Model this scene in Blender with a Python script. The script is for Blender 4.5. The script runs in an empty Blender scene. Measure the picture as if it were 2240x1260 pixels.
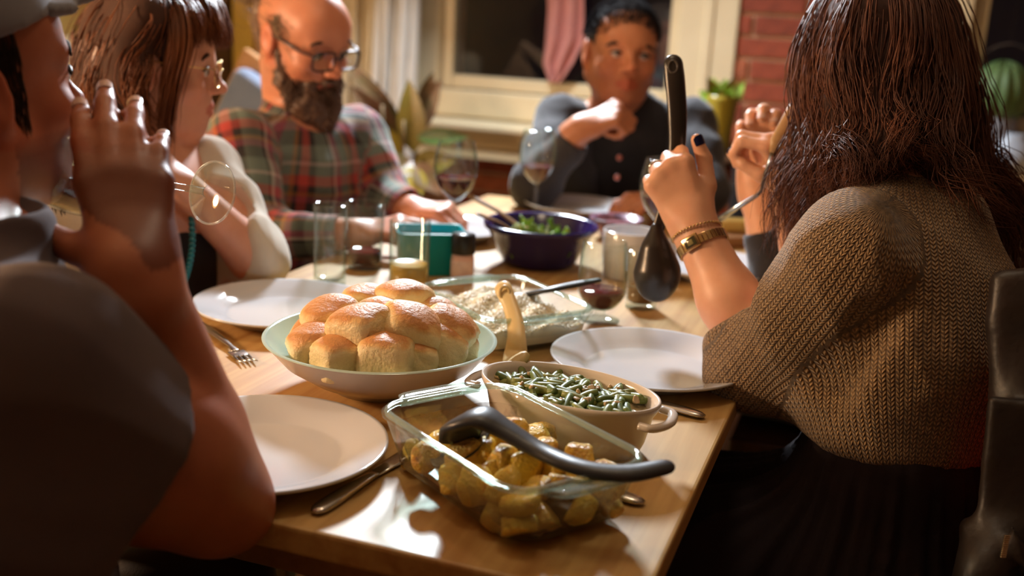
import bpy, math, random
import numpy as np
from mathutils import Vector, Matrix

# ------------------------------------------------------------------ camera, light, exposure
scene = bpy.context.scene
FPX, TH, ROLL = 2365.0, math.radians(14.4), 0.055
CAM = np.array([0.0, 0.0, 1.20])
FWD = np.array([0.0, math.cos(TH), -math.sin(TH)])
_r0 = np.array([1.0, 0.0, 0.0]); _u0 = np.cross(_r0, FWD)
RGT = _r0 * math.cos(ROLL) + _u0 * math.sin(ROLL)
UPV = np.cross(RGT, FWD)
cam_d = bpy.data.cameras.new('camera')
cam = bpy.data.objects.new('camera', cam_d); scene.collection.objects.link(cam)
cam_d.sensor_width = 36.0; cam_d.lens = 36.0 * FPX / 2240.0; cam_d.clip_start = 0.02
cam.matrix_world = Matrix(((RGT[0], UPV[0], -FWD[0], CAM[0]), (RGT[1], UPV[1], -FWD[1], CAM[1]),
                           (RGT[2], UPV[2], -FWD[2], CAM[2]), (0, 0, 0, 1)))
cam_d.dof.use_dof = True; cam_d.dof.focus_distance = 1.20; cam_d.dof.aperture_fstop = 3.0
scene.camera = cam

world = bpy.data.worlds.new('night'); scene.world = world; world.use_nodes = True
world.node_tree.nodes['Background'].inputs[0].default_value = (0.020, 0.022, 0.035, 1)
world.node_tree.nodes['Background'].inputs[1].default_value = 1.0

def area_light(name, loc, target, size, power, col, spread=math.pi):
    d = bpy.data.lights.new(name, 'AREA'); d.shape = 'DISK'; d.size = size; d.energy = power; d.color = col; d.spread = spread
    o = bpy.data.objects.new(name, d); scene.collection.objects.link(o); o.location = loc
    o.rotation_euler = (Vector(target) - Vector(loc)).to_track_quat('-Z', 'Y').to_euler()
    return o
KEY_POS = (-0.20, 3.40, 2.08)
WARM_POS = (-2.00, 1.12, 1.38)
area_light('pendant_light', (KEY_POS[0], KEY_POS[1], KEY_POS[2] - 0.045), (KEY_POS[0] + 0.05, KEY_POS[1] - 1.05, KEY_POS[2] - 1.0), 0.34, 66, (0.84, 0.92, 1.0))
CEIL_POS = (0.02, 1.30, 2.50)
area_light('ceiling_fill_light', (CEIL_POS[0], CEIL_POS[1], CEIL_POS[2] - 0.02), (CEIL_POS[0], CEIL_POS[1], 0.0), 0.36, 2.5, (1.0, 0.78, 0.54))  # unseen lamp added for soft top-down fill over the table
warm_d = bpy.data.lights.new('floor_lamp_light', 'POINT'); warm_d.energy = 84; warm_d.color = (1.0, 0.69, 0.43); warm_d.shadow_soft_size = 0.12
warm = bpy.data.objects.new('floor_lamp_light', warm_d); warm.location = WARM_POS; scene.collection.objects.link(warm)

vs = scene.view_settings
vs.view_transform = 'Standard'; vs.look = 'None'; vs.gamma = 1.0; vs.exposure = 0.70; vs.use_curve_mapping = False
scene.display_settings.display_device = 'sRGB'
scene.cycles.caustics_reflective = False; scene.cycles.caustics_refractive = False
scene.cycles.max_bounces = 10; scene.cycles.transparent_max_bounces = 24; scene.cycles.sample_clamp_indirect = 4.0
scene.cycles.blur_glossy = 0.5

# ------------------------------------------------------------------ helpers
def ray(px, py): return FWD + RGT * ((px - 1120) / FPX) + UPV * ((630 - py) / FPX)
def P(px, py, z): return CAM + ray(px, py) * z                      # a point of the place, from its bearing and its distance
def T(px, py, h=0.75):
    r = ray(px, py); return CAM + r * ((h - CAM[2]) / r[2])          # a point at height h
U1 = np.array([0.3213, 0.947, 0.0]); U1 /= np.linalg.norm(U1)        # along the table
U2 = np.array([-U1[1], U1[0], 0.0])                                  # across it, to the left
def TB(a, b, z): return U1 * a + U2 * b + np.array([0, 0, z])
TABLE_ANG = math.atan2(U1[1], U1[0])
A0, A1, B0, B1 = 0.7616, 2.514, 0.1355, 0.9318                       # table edges
def R(d): return math.radians(d)
rnd = random.Random(7)
nrs = np.random.RandomState(11)

col_main = scene.collection
def new_mesh(name, verts, faces, mats=(), smooth=True, fmat=None, uvs=None):
    me = bpy.data.meshes.new(name)
    v = np.asarray(verts, dtype=np.float64)
    me.from_pydata(v.tolist(), [], [tuple(int(i) for i in f) for f in faces])
    for m in mats: me.materials.append(m)
    if smooth: me.polygons.foreach_set('use_smooth', [True] * len(me.polygons))
    if fmat is not None: me.polygons.foreach_set('material_index', np.asarray(fmat, dtype=np.int32))
    me.update()
    return me
def obj(name, me, parent=None, loc=(0, 0, 0), rot=None, scale=None):
    o = bpy.data.objects.new(name, me); col_main.objects.link(o); o.location = loc
    if rot is not None: o.rotation_euler = rot
    if scale is not None: o.scale = scale
    if parent is not None: o.parent = parent
    return o
def tag(o, label, cat, group=None, kind=None):
    o['label'] = label; o['category'] = cat
    if group: o['group'] = group
    if kind: o['kind'] = kind
    return o
def thing(name, label, cat, loc=(0, 0, 0), rotz=0.0, group=None):
    o = bpy.data.objects.new(name, None); col_main.objects.link(o); o.location = loc; o.rotation_euler = (0, 0, rotz)
    o.empty_display_size = 0.05
    return tag(o, label, cat, group)
def structure(o): o['kind'] = 'structure'; return o
def copy_tree(o, parent=None):
    c = o.copy(); col_main.objects.link(c); c.parent = parent
    for ch in o.children: copy_tree(ch, c)
    return c

class MB:
    """collects faces into one mesh"""
    def __init__(s): s.v = []; s.f = []; s.n = 0; s.fm = []
    def add(s, v, f, m=0):
        v = np.asarray(v, float); s.v.append(v); s.f += [tuple(int(i) + s.n for i in q) for q in f]; s.n += len(v); s.fm += [m] * len(f); return s
    def box(s, c, size, rot=None, bev=0.0, m=0):
        hx, hy, hz = [q / 2 for q in size]
        if bev <= 0:
            v = np.array([(x, y, z) for x in (-hx, hx) for y in (-hy, hy) for z in (-hz, hz)])
            f = [(0, 1, 3, 2), (4, 6, 7, 5), (0, 4, 5, 1), (2, 3, 7, 6), (0, 2, 6, 4), (1, 5, 7, 3)]
        else:
            v, f = bevel_box(hx, hy, hz, min(bev, hx * .98, hy * .98, hz * .98))
        if rot is not None: v = v @ np.asarray(rot).T
        return s.add(v + np.asarray(c), f, m)
    def tube(s, pts, rad, n=8, cap=True, m=0, flat=None, up=None):
        v, f = tube_vf(pts, rad, n, cap, flat, up); return s.add(v, f, m)
    def lathe(s, prof, n=32, c=(0, 0, 0), rot=None, m=0, sx=1.0, sy=1.0):
        v, f = lathe_vf(prof, n, sx, sy)
        if rot is not None: v = v @ np.asarray(rot).T
        return s.add(v + np.asarray(c), f, m)
    def mesh(s, name, mats, smooth=True):
        if not isinstance(mats, (list, tuple)): mats = [mats]
        return new_mesh(name, np.concatenate(s.v), s.f, mats, smooth, s.fm)
    def build(s, name, mats, parent=None, smooth=True, loc=(0, 0, 0), rot=None):
        return obj(name, s.mesh(name, mats, smooth), parent, loc, rot)

def bevel_box(hx, hy, hz, b):
    """box with rounded edges (2 segments)"""
    ks = [(-1, -1.0), (-1, -0.0), (1, 0.0), (1, 1.0)]
    def axis(h): return [-h, -h + b * 0.29, -h + b, h - b, h - b * 0.29, h]
    X, Y, Z = axis(hx), axis(hy), axis(hz)
    idx = {}; v = []; f = []
    def vert(i, j, k):
        if (i, j, k) not in idx:
            p = np.array([X[i], Y[j], Z[k]]); core = np.array([np.clip(p[0], -hx + b, hx - b), np.clip(p[1], -hy + b, hy - b), np.clip(p[2], -hz + b, hz - b)])
            d = p - core; l = np.linalg.norm(d)
            if l > 1e-9: p = core + d / l * b
            idx[(i, j, k)] = len(v); v.append(p)
        return idx[(i, j, k)]
    for s_ in (0, 5):
        for i in range(5):
            for j in range(5):
                q = [(s_, i, j), (s_, i + 1, j), (s_, i + 1, j + 1), (s_, i, j + 1)]
                if s_ == 0: q = q[::-1]
                f.append(tuple(vert(*t) for t in q))
                q = [(i, s_, j), (i, s_, j + 1), (i + 1, s_, j + 1), (i + 1, s_, j)]
                if s_ == 0: q = q[::-1]
                f.append(tuple(vert(*t) for t in q))
                q = [(i, j, s_), (i + 1, j, s_), (i + 1, j + 1, s_), (i, j + 1, s_)]
                if s_ == 0: q = q[::-1]
                f.append(tuple(vert(*t) for t in q))
    return np.array(v), f

def frames(pts, up=None):
    pts = np.asarray(pts, float); n = len(pts)
    t = np.gradient(pts, axis=0); t /= (np.linalg.norm(t, axis=1)[:, None] + 1e-12)
    a = np.array(up if up is not None else ((0, 0, 1) if abs(t[0][2]) < .9 else (1, 0, 0)), float)
    N = []; prev = a
    for i in range(n):
        b = (np.asarray(up, float) if up is not None else prev); b = b - t[i] * (b @ t[i])
        l = np.linalg.norm(b)
        b = b / l if l > 1e-6 else np.array([1.0, 0, 0]); N.append(b); prev = b
    N = np.array(N); B = np.cross(t, N); return pts, t, N, B
def tube_vf(pts, rad, n=8, cap=True, flat=None, up=None):
    pts, t, N, B = frames(pts, up); k = len(pts)
    rad = np.broadcast_to(np.asarray(rad, float), (k,)); fl = np.broadcast_to(np.asarray(1.0 if flat is None else flat, float), (k,))
    ang = np.arange(n) * 2 * math.pi / n
    v = (pts[:, None, :] + rad[:, None, None] * (np.cos(ang)[None, :, None] * N[:, None, :] * fl[:, None, None] + np.sin(ang)[None, :, None] * B[:, None, :])).reshape(-1, 3)
    f = [(i * n + j, i * n + (j + 1) % n, (i + 1) * n + (j + 1) % n, (i + 1) * n + j) for i in range(k - 1) for j in range(n)]
    if cap: f += [tuple(range(n))[::-1], tuple((k - 1) * n + j for j in range(n))]
    return v, f
def lathe_vf(prof, n=32, sx=1.0, sy=1.0):
    """prof: list of (radius, z); radius 0 ends close in a point"""
    v = []; f = []; rings = []
    for r, z in prof:
        if r < 1e-6: rings.append((len(v), 1)); v.append((0, 0, z))
        else:
            rings.append((len(v), n))
            for j in range(n): a = 2 * math.pi * j / n; v.append((r * math.cos(a) * sx, r * math.sin(a) * sy, z))
    for (i0, n0), (i1, n1) in zip(rings[:-1], rings[1:]):
        if n0 == n and n1 == n: f += [(i0 + j, i0 + (j + 1) % n, i1 + (j + 1) % n, i1 + j) for j in range(n)]
        elif n0 == 1 and n1 == n: f += [(i0, i1 + (j + 1) % n, i1 + j) for j in range(n)]
        elif n1 == 1 and n0 == n: f += [(i0 + j, i0 + (j + 1) % n, i1) for j in range(n)]
    return np.array(v, float), f
def spline(pts, n=24):
    """smooth curve through control points (Catmull-Rom)"""
    p = np.asarray(pts, float); p = np.vstack([2 * p[0] - p[1], p, 2 * p[-1] - p[-2]]); out = []
    segs = len(p) - 3
    for q in np.linspace(0, segs - 1e-9, n):
        i = int(q); t = q - i; a, b, c, d = p[i:i + 4]
        out.append(0.5 * ((2 * b) + (c - a) * t + (2 * a - 5 * b + 4 * c - d) * t * t + (3 * b - a - 3 * c + d) * t ** 3))
    return np.array(out)
def rot_to(zdir, xdir=None):
    """matrix whose columns are x, y, z axes with z along zdir"""
    z = np.asarray(zdir, float); z /= np.linalg.norm(z)
    x = np.asarray(xdir if xdir is not None else ((1, 0, 0) if abs(z[0]) < .9 else (0, 1, 0)), float)
    x = x - z * (x @ z); x /= np.linalg.norm(x); y = np.cross(z, x); return np.stack([x, y, z], 1)
def rotz(a): c, s = math.cos(a), math.sin(a); return np.array([[c, -s, 0], [s, c, 0], [0, 0, 1]])
TROT = rotz(TABLE_ANG)

# ------------------------------------------------------------------ materials
MATS = {}
def nodes_of(m): return m.node_tree.nodes, m.node_tree.links
def mat(name, colr, rough=0.5, metal=0.0, spec=0.5, sss=0.0, sss_rad=(1, .35, .2), trans=0.0, ior=1.45, coat=0.0, sheen=0.0, emis=None, alpha=1.0,
        noise=None, bump=None, aniso=0.0):
    """noise = (scale, colour2, contrast) mixes a second colour in; bump = (scale, strength, distance)"""
    if name in MATS: return MATS[name]
    m = bpy.data.materials.new(name); m.use_nodes = True; N, L = nodes_of(m); b = N['Principled BSDF']
    b.inputs['Base Color'].default_value = (*colr, 1); b.inputs['Roughness'].default_value = rough; b.inputs['Metallic'].default_value = metal
    b.inputs['Specular IOR Level'].default_value = spec; b.inputs['IOR'].default_value = ior
    b.inputs['Transmission Weight'].default_value = trans; b.inputs['Coat Weight'].default_value = coat; b.inputs['Sheen Weight'].default_value = sheen
    if sss: b.inputs['Subsurface Weight'].default_value = sss; b.inputs['Subsurface Radius'].default_value = sss_rad; b.inputs['Subsurface Scale'].default_value = 0.006
    if emis: b.inputs['Emission Color'].default_value = (*emis[0], 1); b.inputs['Emission Strength'].default_value = emis[1]
    tc = N.new('ShaderNodeTexCoord')
    if noise:
        nz = N.new('ShaderNodeTexNoise'); nz.inputs['Scale'].default_value = noise[0]; nz.inputs['Detail'].default_value = 5
        rp = N.new('ShaderNodeValToRGB'); c = noise[2]; rp.color_ramp.elements[0].position = 0.5 - c; rp.color_ramp.elements[1].position = 0.5 + c
        rp.color_ramp.elements[0].color = (*colr, 1); rp.color_ramp.elements[1].color = (*noise[1], 1)
        L.new(tc.outputs['Object'], nz.inputs['Vector']); L.new(nz.outputs['Fac'], rp.inputs['Fac']); L.new(rp.outputs['Color'], b.inputs['Base Color'])
    if bump:
        nb = N.new('ShaderNodeTexNoise'); nb.inputs['Scale'].default_value = bump[0]; nb.inputs['Detail'].default_value = 4
        bp = N.new('ShaderNodeBump'); bp.inputs['Strength'].default_value = bump[1]; bp.inputs['Distance'].default_value = bump[2]
        L.new(tc.outputs['Object'], nb.inputs['Vector']); L.new(nb.outputs['Fac'], bp.inputs['Height']); L.new(bp.outputs['Normal'], b.inputs['Normal'])
    MATS[name] = m; return m
def glass_mat(name, tint=(0.96, 0.98, 0.97), edge=(0.70, 0.84, 0.80), ior=1.5, rough=0.02, body=0.0, bodycol=(1, 1, 1)):
    """thin clear glass: see-through face-on, mirror-like and tinted edge-on"""
    if name in MATS: return MATS[name]
    m = bpy.data.materials.new(name); m.use_nodes = True; N, L = nodes_of(m); N.remove(N['Principled BSDF']); out = N['Material Output']
    lw = N.new('ShaderNodeLayerWeight'); lw.inputs['Blend'].default_value = 0.5
    pw = N.new('ShaderNodeMath'); pw.operation = 'POWER'; pw.inputs[1].default_value = 4.0; fr = N.new('ShaderNodeMath'); fr.operation = 'MULTIPLY_ADD'; fr.inputs[1].default_value = 0.75; fr.inputs[2].default_value = 0.045
    p2 = N.new('ShaderNodeMath'); p2.operation = 'POWER'; p2.inputs[1].default_value = 2.5
    mx = N.new('ShaderNodeMix'); mx.data_type = 'RGBA'; mx.inputs[6].default_value = (*tint, 1); mx.inputs[7].default_value = (*edge, 1)
    tr = N.new('ShaderNodeBsdfTransparent'); gl = N.new('ShaderNodeBsdfGlossy'); gl.inputs['Roughness'].default_value = rough
    ms = N.new('ShaderNodeMixShader')
    L.new(lw.outputs['Facing'], pw.inputs[0]); L.new(pw.outputs[0], fr.inputs[0]); L.new(lw.outputs['Facing'], p2.inputs[0]); L.new(p2.outputs[0], mx.inputs[0]); L.new(mx.outputs[2], tr.inputs['Color']); L.new(fr.outputs[0], ms.inputs[0])
    L.new(tr.outputs[0], ms.inputs[1]); L.new(gl.outputs[0], ms.inputs[2])
    last = ms
    if body > 0:  # pale diffuse share stands in for highlights the dark room doesn't give
        df = N.new('ShaderNodeBsdfDiffuse'); df.inputs['Color'].default_value = (*bodycol, 1); m2 = N.new('ShaderNodeMixShader'); m2.inputs[0].default_value = body
        L.new(ms.outputs[0], m2.inputs[1]); L.new(df.outputs[0], m2.inputs[2]); last = m2
    L.new(last.outputs[0], out.inputs['Surface']); MATS[name] = m; return m

def wood_mat(name, c1, c2, rough=0.3, scale=1.0, axis=0, coat=0.0, bump=0.15):
    if name in MATS: return MATS[name]
    m = bpy.data.materials.new(name); m.use_nodes = True; N, L = nodes_of(m); b = N['Principled BSDF']
    tc = N.new('ShaderNodeTexCoord'); mp = N.new('ShaderNodeMapping'); s = [60 * scale] * 3; s[axis] = 2.2 * scale; mp.inputs['Scale'].default_value = s
    nz = N.new('ShaderNodeTexNoise'); nz.inputs['Scale'].default_value = 1.0; nz.inputs['Detail'].default_value = 8; nz.inputs['Distortion'].default_value = 0.6
    mp2 = N.new('ShaderNodeMapping'); s2 = [9 * scale] * 3; s2[axis] = 0.7 * scale; mp2.inputs['Scale'].default_value = s2
    nz2 = N.new('ShaderNodeTexNoise'); nz2.inputs['Scale'].default_value = 1.0; nz2.inputs['Detail'].default_value = 4; nz2.inputs['Distortion'].default_value = 1.5
    ad = N.new('ShaderNodeMath'); ad.operation = 'MULTIPLY_ADD'; ad.inputs[1].default_value = 0.55
    rp = N.new('ShaderNodeValToRGB'); rp.color_ramp.elements[0].position = 0.55; rp.color_ramp.elements[1].position = 0.98
    rp.color_ramp.elements[0].color = (*c2, 1); rp.color_ramp.elements[1].color = (*c1, 1)
    L.new(tc.outputs['Object'], mp.inputs[0]); L.new(tc.outputs['Object'], mp2.inputs[0]); L.new(mp.outputs[0], nz.inputs['Vector']); L.new(mp2.outputs[0], nz2.inputs['Vector'])
    L.new(nz.outputs['Fac'], ad.inputs[0]); L.new(nz2.outputs['Fac'], ad.inputs[2]); L.new(ad.outputs[0], rp.inputs['Fac']); L.new(rp.outputs['Color'], b.inputs['Base Color'])
    b.inputs['Roughness'].default_value = rough; b.inputs['Coat Weight'].default_value = coat; b.inputs['Coat Roughness'].default_value = 0.15
    bp = N.new('ShaderNodeBump'); bp.inputs['Strength'].default_value = bump; bp.inputs['Distance'].default_value = 0.0006
    L.new(nz.outputs['Fac'], bp.inputs['Height']); L.new(bp.outputs['Normal'], b.inputs['Normal'])
    MATS[name] = m; return m

M_WOOD = wood_mat('table_oak', (0.62, 0.40, 0.15), (0.36, 0.165, 0.04), rough=0.44, coat=0.06)
M_WOODD = wood_mat('dark_wood', (0.10, 0.045, 0.02), (0.045, 0.02, 0.01), rough=0.4, axis=2)
M_WOODM = wood_mat('mid_wood', (0.42, 0.22, 0.09), (0.25, 0.11, 0.04), rough=0.45)
M_CREAM = mat('cream_paint', (0.74, 0.63, 0.42), rough=0.45, noise=(6, (0.68, 0.57, 0.37), .25))
M_CREAM2 = mat('cream_panel', (0.70, 0.56, 0.34), rough=0.55)
M_WALL = mat('yellow_plaster', (0.62, 0.42, 0.13), rough=0.8, noise=(3, (0.55, 0.36, 0.10), .3), bump=(60, .2, .002))
M_CEIL = mat('ceiling_paint', (0.75, 0.66, 0.52), rough=0.9, noise=(4, (0.7, .6, .46), .3))
M_MORTAR = mat('mortar', (0.52, 0.32, 0.20), rough=0.95, noise=(40, (0.42, 0.24, 0.15), .25), bump=(120, .6, .003))
M_BRICKS = [mat('brick_red_%d' % i, c, rough=0.85, noise=(25, tuple(q * .6 for q in c), .25), bump=(90, .5, .003)) for i, c in
            enumerate([(0.42, 0.10, 0.045), (0.35, 0.075, 0.036), (0.47, 0.14, 0.065), (0.28, 0.06, 0.03)])]
M_FLOOR = wood_mat('floor_boards', (0.24, 0.12, 0.05), (0.13, 0.06, 0.025), rough=0.5)
M_GLASS = glass_mat('clear_glass', body=0.012)
M_GREENGLASS = glass_mat('oven_glass', (0.97, 0.985, 0.98), (0.72, 0.86, 0.82), 1.52, 0.03, body=0.02)
M_CHINA = mat('white_china', (0.66, 0.67, 0.70), rough=0.10, spec=0.6, noise=(8, (0.64, .65, .68), .3))
M_STEEL = mat('brushed_steel', (0.62, 0.58, 0.54), rough=0.22, metal=1.0, noise=(60, (0.5, .47, .44), .3))
# ------------------------------------------------------------------ the room
WA = 3.90                                   # inner face of the window wall (along U1)
BL, BR, AF, HC = 2.85, -2.25, -1.30, 2.60   # left wall, right wall, wall behind the camera, ceiling
def on_wall(px, py, a=WA):
    r = ray(px, py); t = (a - CAM @ U1) / (r @ U1); p = CAM + r * t; return p @ U2, p[2]
def wbox(mb, a0, a1, b0, b1, z0, z1, bev=0.0, m=0):
    return mb.box(TB((a0 + a1) / 2, (b0 + b1) / 2, (z0 + z1) / 2), (abs(a1 - a0), abs(b1 - b0), abs(z1 - z0)), TROT, bev, m)
def wobj(name, a0, a1, b0, b1, z0, z1, m, parent=None, bev=0.0):
    """box in room axes whose object frame lies along the room"""
    mb = MB().box((0, 0, 0), (abs(a1 - a0), abs(b1 - b0), abs(z1 - z0)), None, bev)
    c = TB((a0 + a1) / 2, (b0 + b1) / 2, (z0 + z1) / 2)
    if parent is not None:
        c = c - np.array(parent.location); 
        if abs(parent.rotation_euler[2]) > 1e-6:
            c = rotz(-parent.rotation_euler[2]) @ c; return mb.build(name, m, parent, False, c)
    return mb.build(name, m, parent, False, c, (0, 0, TABLE_ANG))

structure(wobj('floor', AF - .1, WA + .3, BR - .1, BL + .1, -0.08, -0.02, mat('sub_floor', (0.12, .07, .04), .8)))
fl = bpy.data.objects['floor']
bw = 0.14; k = 0
board_me = [MB().box((0, 0, 0), (2.7, bw - .004, 0.02), None, 0.002).mesh('board', M_FLOOR, False) for _ in range(1)]
b = BR
while b < BL:
    for j, a in enumerate((AF + 1.35 + (k % 2) * -0.6, AF + 1.35 + 2.702 + (k % 2) * -0.6)):
        o = obj('floor_board', board_me[0], fl, (a - (AF - .1 + WA + .3) / 2, b + bw / 2 - (BR + BL) / 2, 0.04)); 
    b += bw; k += 1
fl.location = TB((AF - .1 + WA + .3) / 2, (BR + BL) / 2, -0.05)
structure(wobj('ceiling', AF - .1, WA + .3, BR - .1, BL + .1, HC, HC + .08, M_CEIL))
structure(wobj('wall_left', AF, WA + .25, BL, BL + .1, -.02, HC, M_WALL))
structure(wobj('wall_right', AF, WA + .25, BR - .1, BR, -.02, HC, mat('brown_wall', (0.20, 0.11, 0.06), .85, noise=(3, (.17, .09, .05), .3))))
structure(wobj('wall_front', AF - .1, AF, BR, BL, -.02, HC, mat('warm_wall', (0.13, 0.07, 0.04), .85, noise=(3, (.11, .06, .03), .3))))

# openings of the window wall
w1l, _ = on_wall(961, 100); w1r, _ = on_wall(1486, 100); cas_r, _ = on_wall(1612, 100); cas_l, _ = on_wall(915, 100)
_, w1b = on_wall(1080, 200); _, sill_z = on_wall(1060, 262); _, pan_z = on_wall(1080, 342)
w2l, _ = on_wall(2128, 60); w2r = w2l - 0.95; cas2, _ = on_wall(2070, 60)
W1T = 2.2
wb = MB()
wbox(wb, WA, WA + .25, BR, BL, -.02, w1b - .02)
wbox(wb, WA, WA + .25, w1l, BL, w1b - .02, HC)
wbox(wb, WA, WA + .25, w2l, w1r, w1b - .02, HC)
wbox(wb, WA, WA + .25, BR, w2r, w1b - .02, HC)
wbox(wb, WA, WA + .25, w2r, w1l, W1T, HC)
wall_back = structure(wb.build('wall_back', [M_MORTAR], None, False))
# bricks: stretcher / header bond, proud of the mortar
def brick_zone(b0, b1, z0, z1, single=True):
    """b0 > b1 (left to right)"""
    rows = int(round((z1 - z0) / 0.075)); rest = MB()
    for i in range(rows):
        z = z0 + i * 0.075; x = b0 + (0.0 if i % 2 else 0.0) + (0.06 if i % 2 else 0.0); jj = i % 2
        while x > b1:
            L_ = 0.215 if jj % 2 == 0 else 0.103
            l0, l1 = min(x, b0), max(x - L_, b1); x -= L_ + 0.012; jj += 1
            if l0 - l1 < 0.03: continue
            d = 0.008 + 0.004 * rnd.random(); c = TB(WA - d / 2 + .001, (l0 + l1) / 2, z + 0.0315)
            if single:
                mb = MB().box((0, 0, 0), (d + .002, l0 - l1, 0.0625), None, 0.003)
                mb.build('brick', M_BRICKS[rnd.randrange(4)], wall_back, False, c, (0, 0, TABLE_ANG))
            else: rest.box(c, (d + .002, l0 - l1, 0.0625), TROT, 0, rnd.randrange(4))
    if not single:
        o = rest.build('brick_courses', M_BRICKS, wall_back, False); o['kind'] = 'stuff'
bz1, _ = on_wall(1800, 100)
brick_zone(cas_r, bz1, sill_z - .30, sill_z + .75)
bzl, _ = on_wall(1010, 380); bzr, _ = on_wall(1215, 380)
brick_zone(bzl, bzr, pan_z - .36, pan_z - .005)
brick_zone(bz1 - .012, cas2, 0.2, 2.5, False); brick_zone(cas_r, bz1, sill_z + .752, 2.5, False); brick_zone(bzr - .012, cas_r + .01, 0.0, pan_z - .005, False)

def window(n, bl, br, zb, zt, label=None):
    t = bpy.data.objects.new('window_%d' % n, None); col_main.objects.link(t); structure(t); t.location = TB(WA, (bl + br) / 2, zb); t.rotation_euler = (0, 0, TABLE_ANG)
    for nm, a in (('window_frame', (bl, bl - .045, zb, zt)), ('window_frame', (br + .045, br, zb, zt)), ('window_frame', (bl - .045, br + .045, zb, zb + .05)), ('window_frame', (bl - .045, br + .045, zt - .05, zt))):
        wobj(nm, WA + .03, WA + .09, a[0], a[1], a[2], a[3], M_CREAM, t, .006)
    p = wobj('window_pane', WA + .055, WA + .061, bl - .04, br + .04, zb + .045, zt - .045, glass_mat('window_glass', (0.9, .92, .95), (.6, .65, .7)), t)
    return t
window(1, w1l, w1r, w1b, W1T); window(2, w2l, w2r, w1b, W1T)
# night outside: dark yard wall a little way off
structure(wobj('wall_outside', WA + 2.2, WA + 2.3, BR - 2, BL + 2, -.5, 3.2, mat('night_facade', (0.10, 0.085, 0.09), .9, noise=(1.6, (.035, .032, .04), .2))))
# casings, sill, panel below
structure(wobj('trim_1', WA - .022, WA + .03, cas_l, w1l - .002, w1b - .05, 2.3, M_CREAM, None, .006))
structure(wobj('trim_2', WA - .022, WA + .03, w1r + .002, cas_r, sill_z - .02, 2.3, M_CREAM, None, .006))
structure(wobj('trim_3', WA - .030, WA + .03, (w1r + cas_r) / 2 + .018, (w1r + cas_r) / 2 - .018, sill_z - .02, 2.3, M_CREAM, None, .008))
structure(wobj('trim_4', WA - .02, WA + .03, w1l, w1r, w1b - .105, w1b - .002, M_CREAM, None, .01))
structure(wobj('trim_5', WA - .022, WA + .03, cas2, w2l + .002, w1b - .1, 2.3, M_CREAM2, None, .006))
structure(wobj('trim_6', WA - .03, WA + .03, cas2 - .035, cas2 - .075, w1b - .1, 2.3, M_CREAM2, None, .006))
sill = wobj('trim_7', WA - .16, WA + .03, cas_l + .25, cas_r - .02, sill_z - .028, sill_z, M_CREAM, None, .008); structure(sill)
sill2 = wobj('trim_8', WA - .20, WA + .03, cas2 + .02, w2r - .1, sill_z - .05, sill_z - .01, mat('honey_wood', (0.55, .33, .14), .4, noise=(12, (.45, .25, .1), .2)), None, .008); structure(sill2)
# panelled radiator cover under the sill
rc = thing('radiator_cover', 'cream panelled radiator cover under the window sill', 'radiator cover', TB(WA, (cas_l + cas_r) / 2, pan_z), TABLE_ANG)
wobj('top_rail', WA - .12, WA - .008, cas_l + .1, cas_r - .01, sill_z - .06, sill_z - .030, M_CREAM2, rc, .004)
wobj('bottom_rail', WA - .12, WA - .008, cas_l + .1, cas_r - .01, pan_z, pan_z + .035, M_CREAM2, rc, .004)
npan = 4
for i in range(npan):
    x0 = cas_l + .1 + (cas_r - .01 - cas_l - .1) * i / npan; x1 = cas_l + .1 + (cas_r - .01 - cas_l - .1) * (i + 1) / npan
    wobj('panel', WA - .108, WA - .02, x0 - .012, x1 + .012, pan_z + .037, sill_z - .062, M_CREAM2, rc, .006)

# curtain
def curtain(name, label, px0, px1, a, z0, z1, m, folds=9, lean=0.0):
    b0, _ = on_wall(px0, 100, a); b1, _ = on_wall(px1, 100, a); nb, nz = folds * 14, 26; v = []; f = []
    for j in range(nz):
        t = j / (nz - 1); z = z1 + (z0 - z1) * t
        for i in range(nb):
            u = i / (nb - 1); g = 0.030 * math.sin(u * folds * 2 * math.pi + 0.7 * math.sin(3 * t + u * 5)) + 0.014 * math.sin(u * 13 + 2.2 * t)
            v.append(TB(a + g, b0 + (b1 - b0) * u + lean * t * (1 - .5 * u) + .006 * math.sin(9 * t + i), z))
    for j in range(nz - 1):
        for i in range(nb - 1): q = j * nb + i; f.append((q, q + 1, q + nb + 1, q + nb))
    me = new_mesh(name, v, f, [m]); o = obj(name, me); s = o.modifiers.new('thick', 'SOLIDIFY'); s.thickness = .003
    tag(o, label, 'curtain'); return o
M_CURT = mat('cream_linen', (0.78, 0.66, 0.45), .85, sheen=.2, bump=(300, .15, .001), noise=(5, (.72, .6, .4), .2))
M_CURT2 = mat('white_voile', (0.80, 0.77, 0.72), .8, bump=(300, .15, .001), noise=(5, (.74, .7, .64), .2))
curtain('curtain', 'cream pleated curtain hanging beside the bearded man, left of the dark window', 748, 842, WA - .13, .02, 2.35, M_CURT, 5)
curtain('curtain', 'white sheer curtain gathered right beside the window frame', 836, 918, WA - .16, .02, 2.35, M_CURT2, 5, .07)
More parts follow.
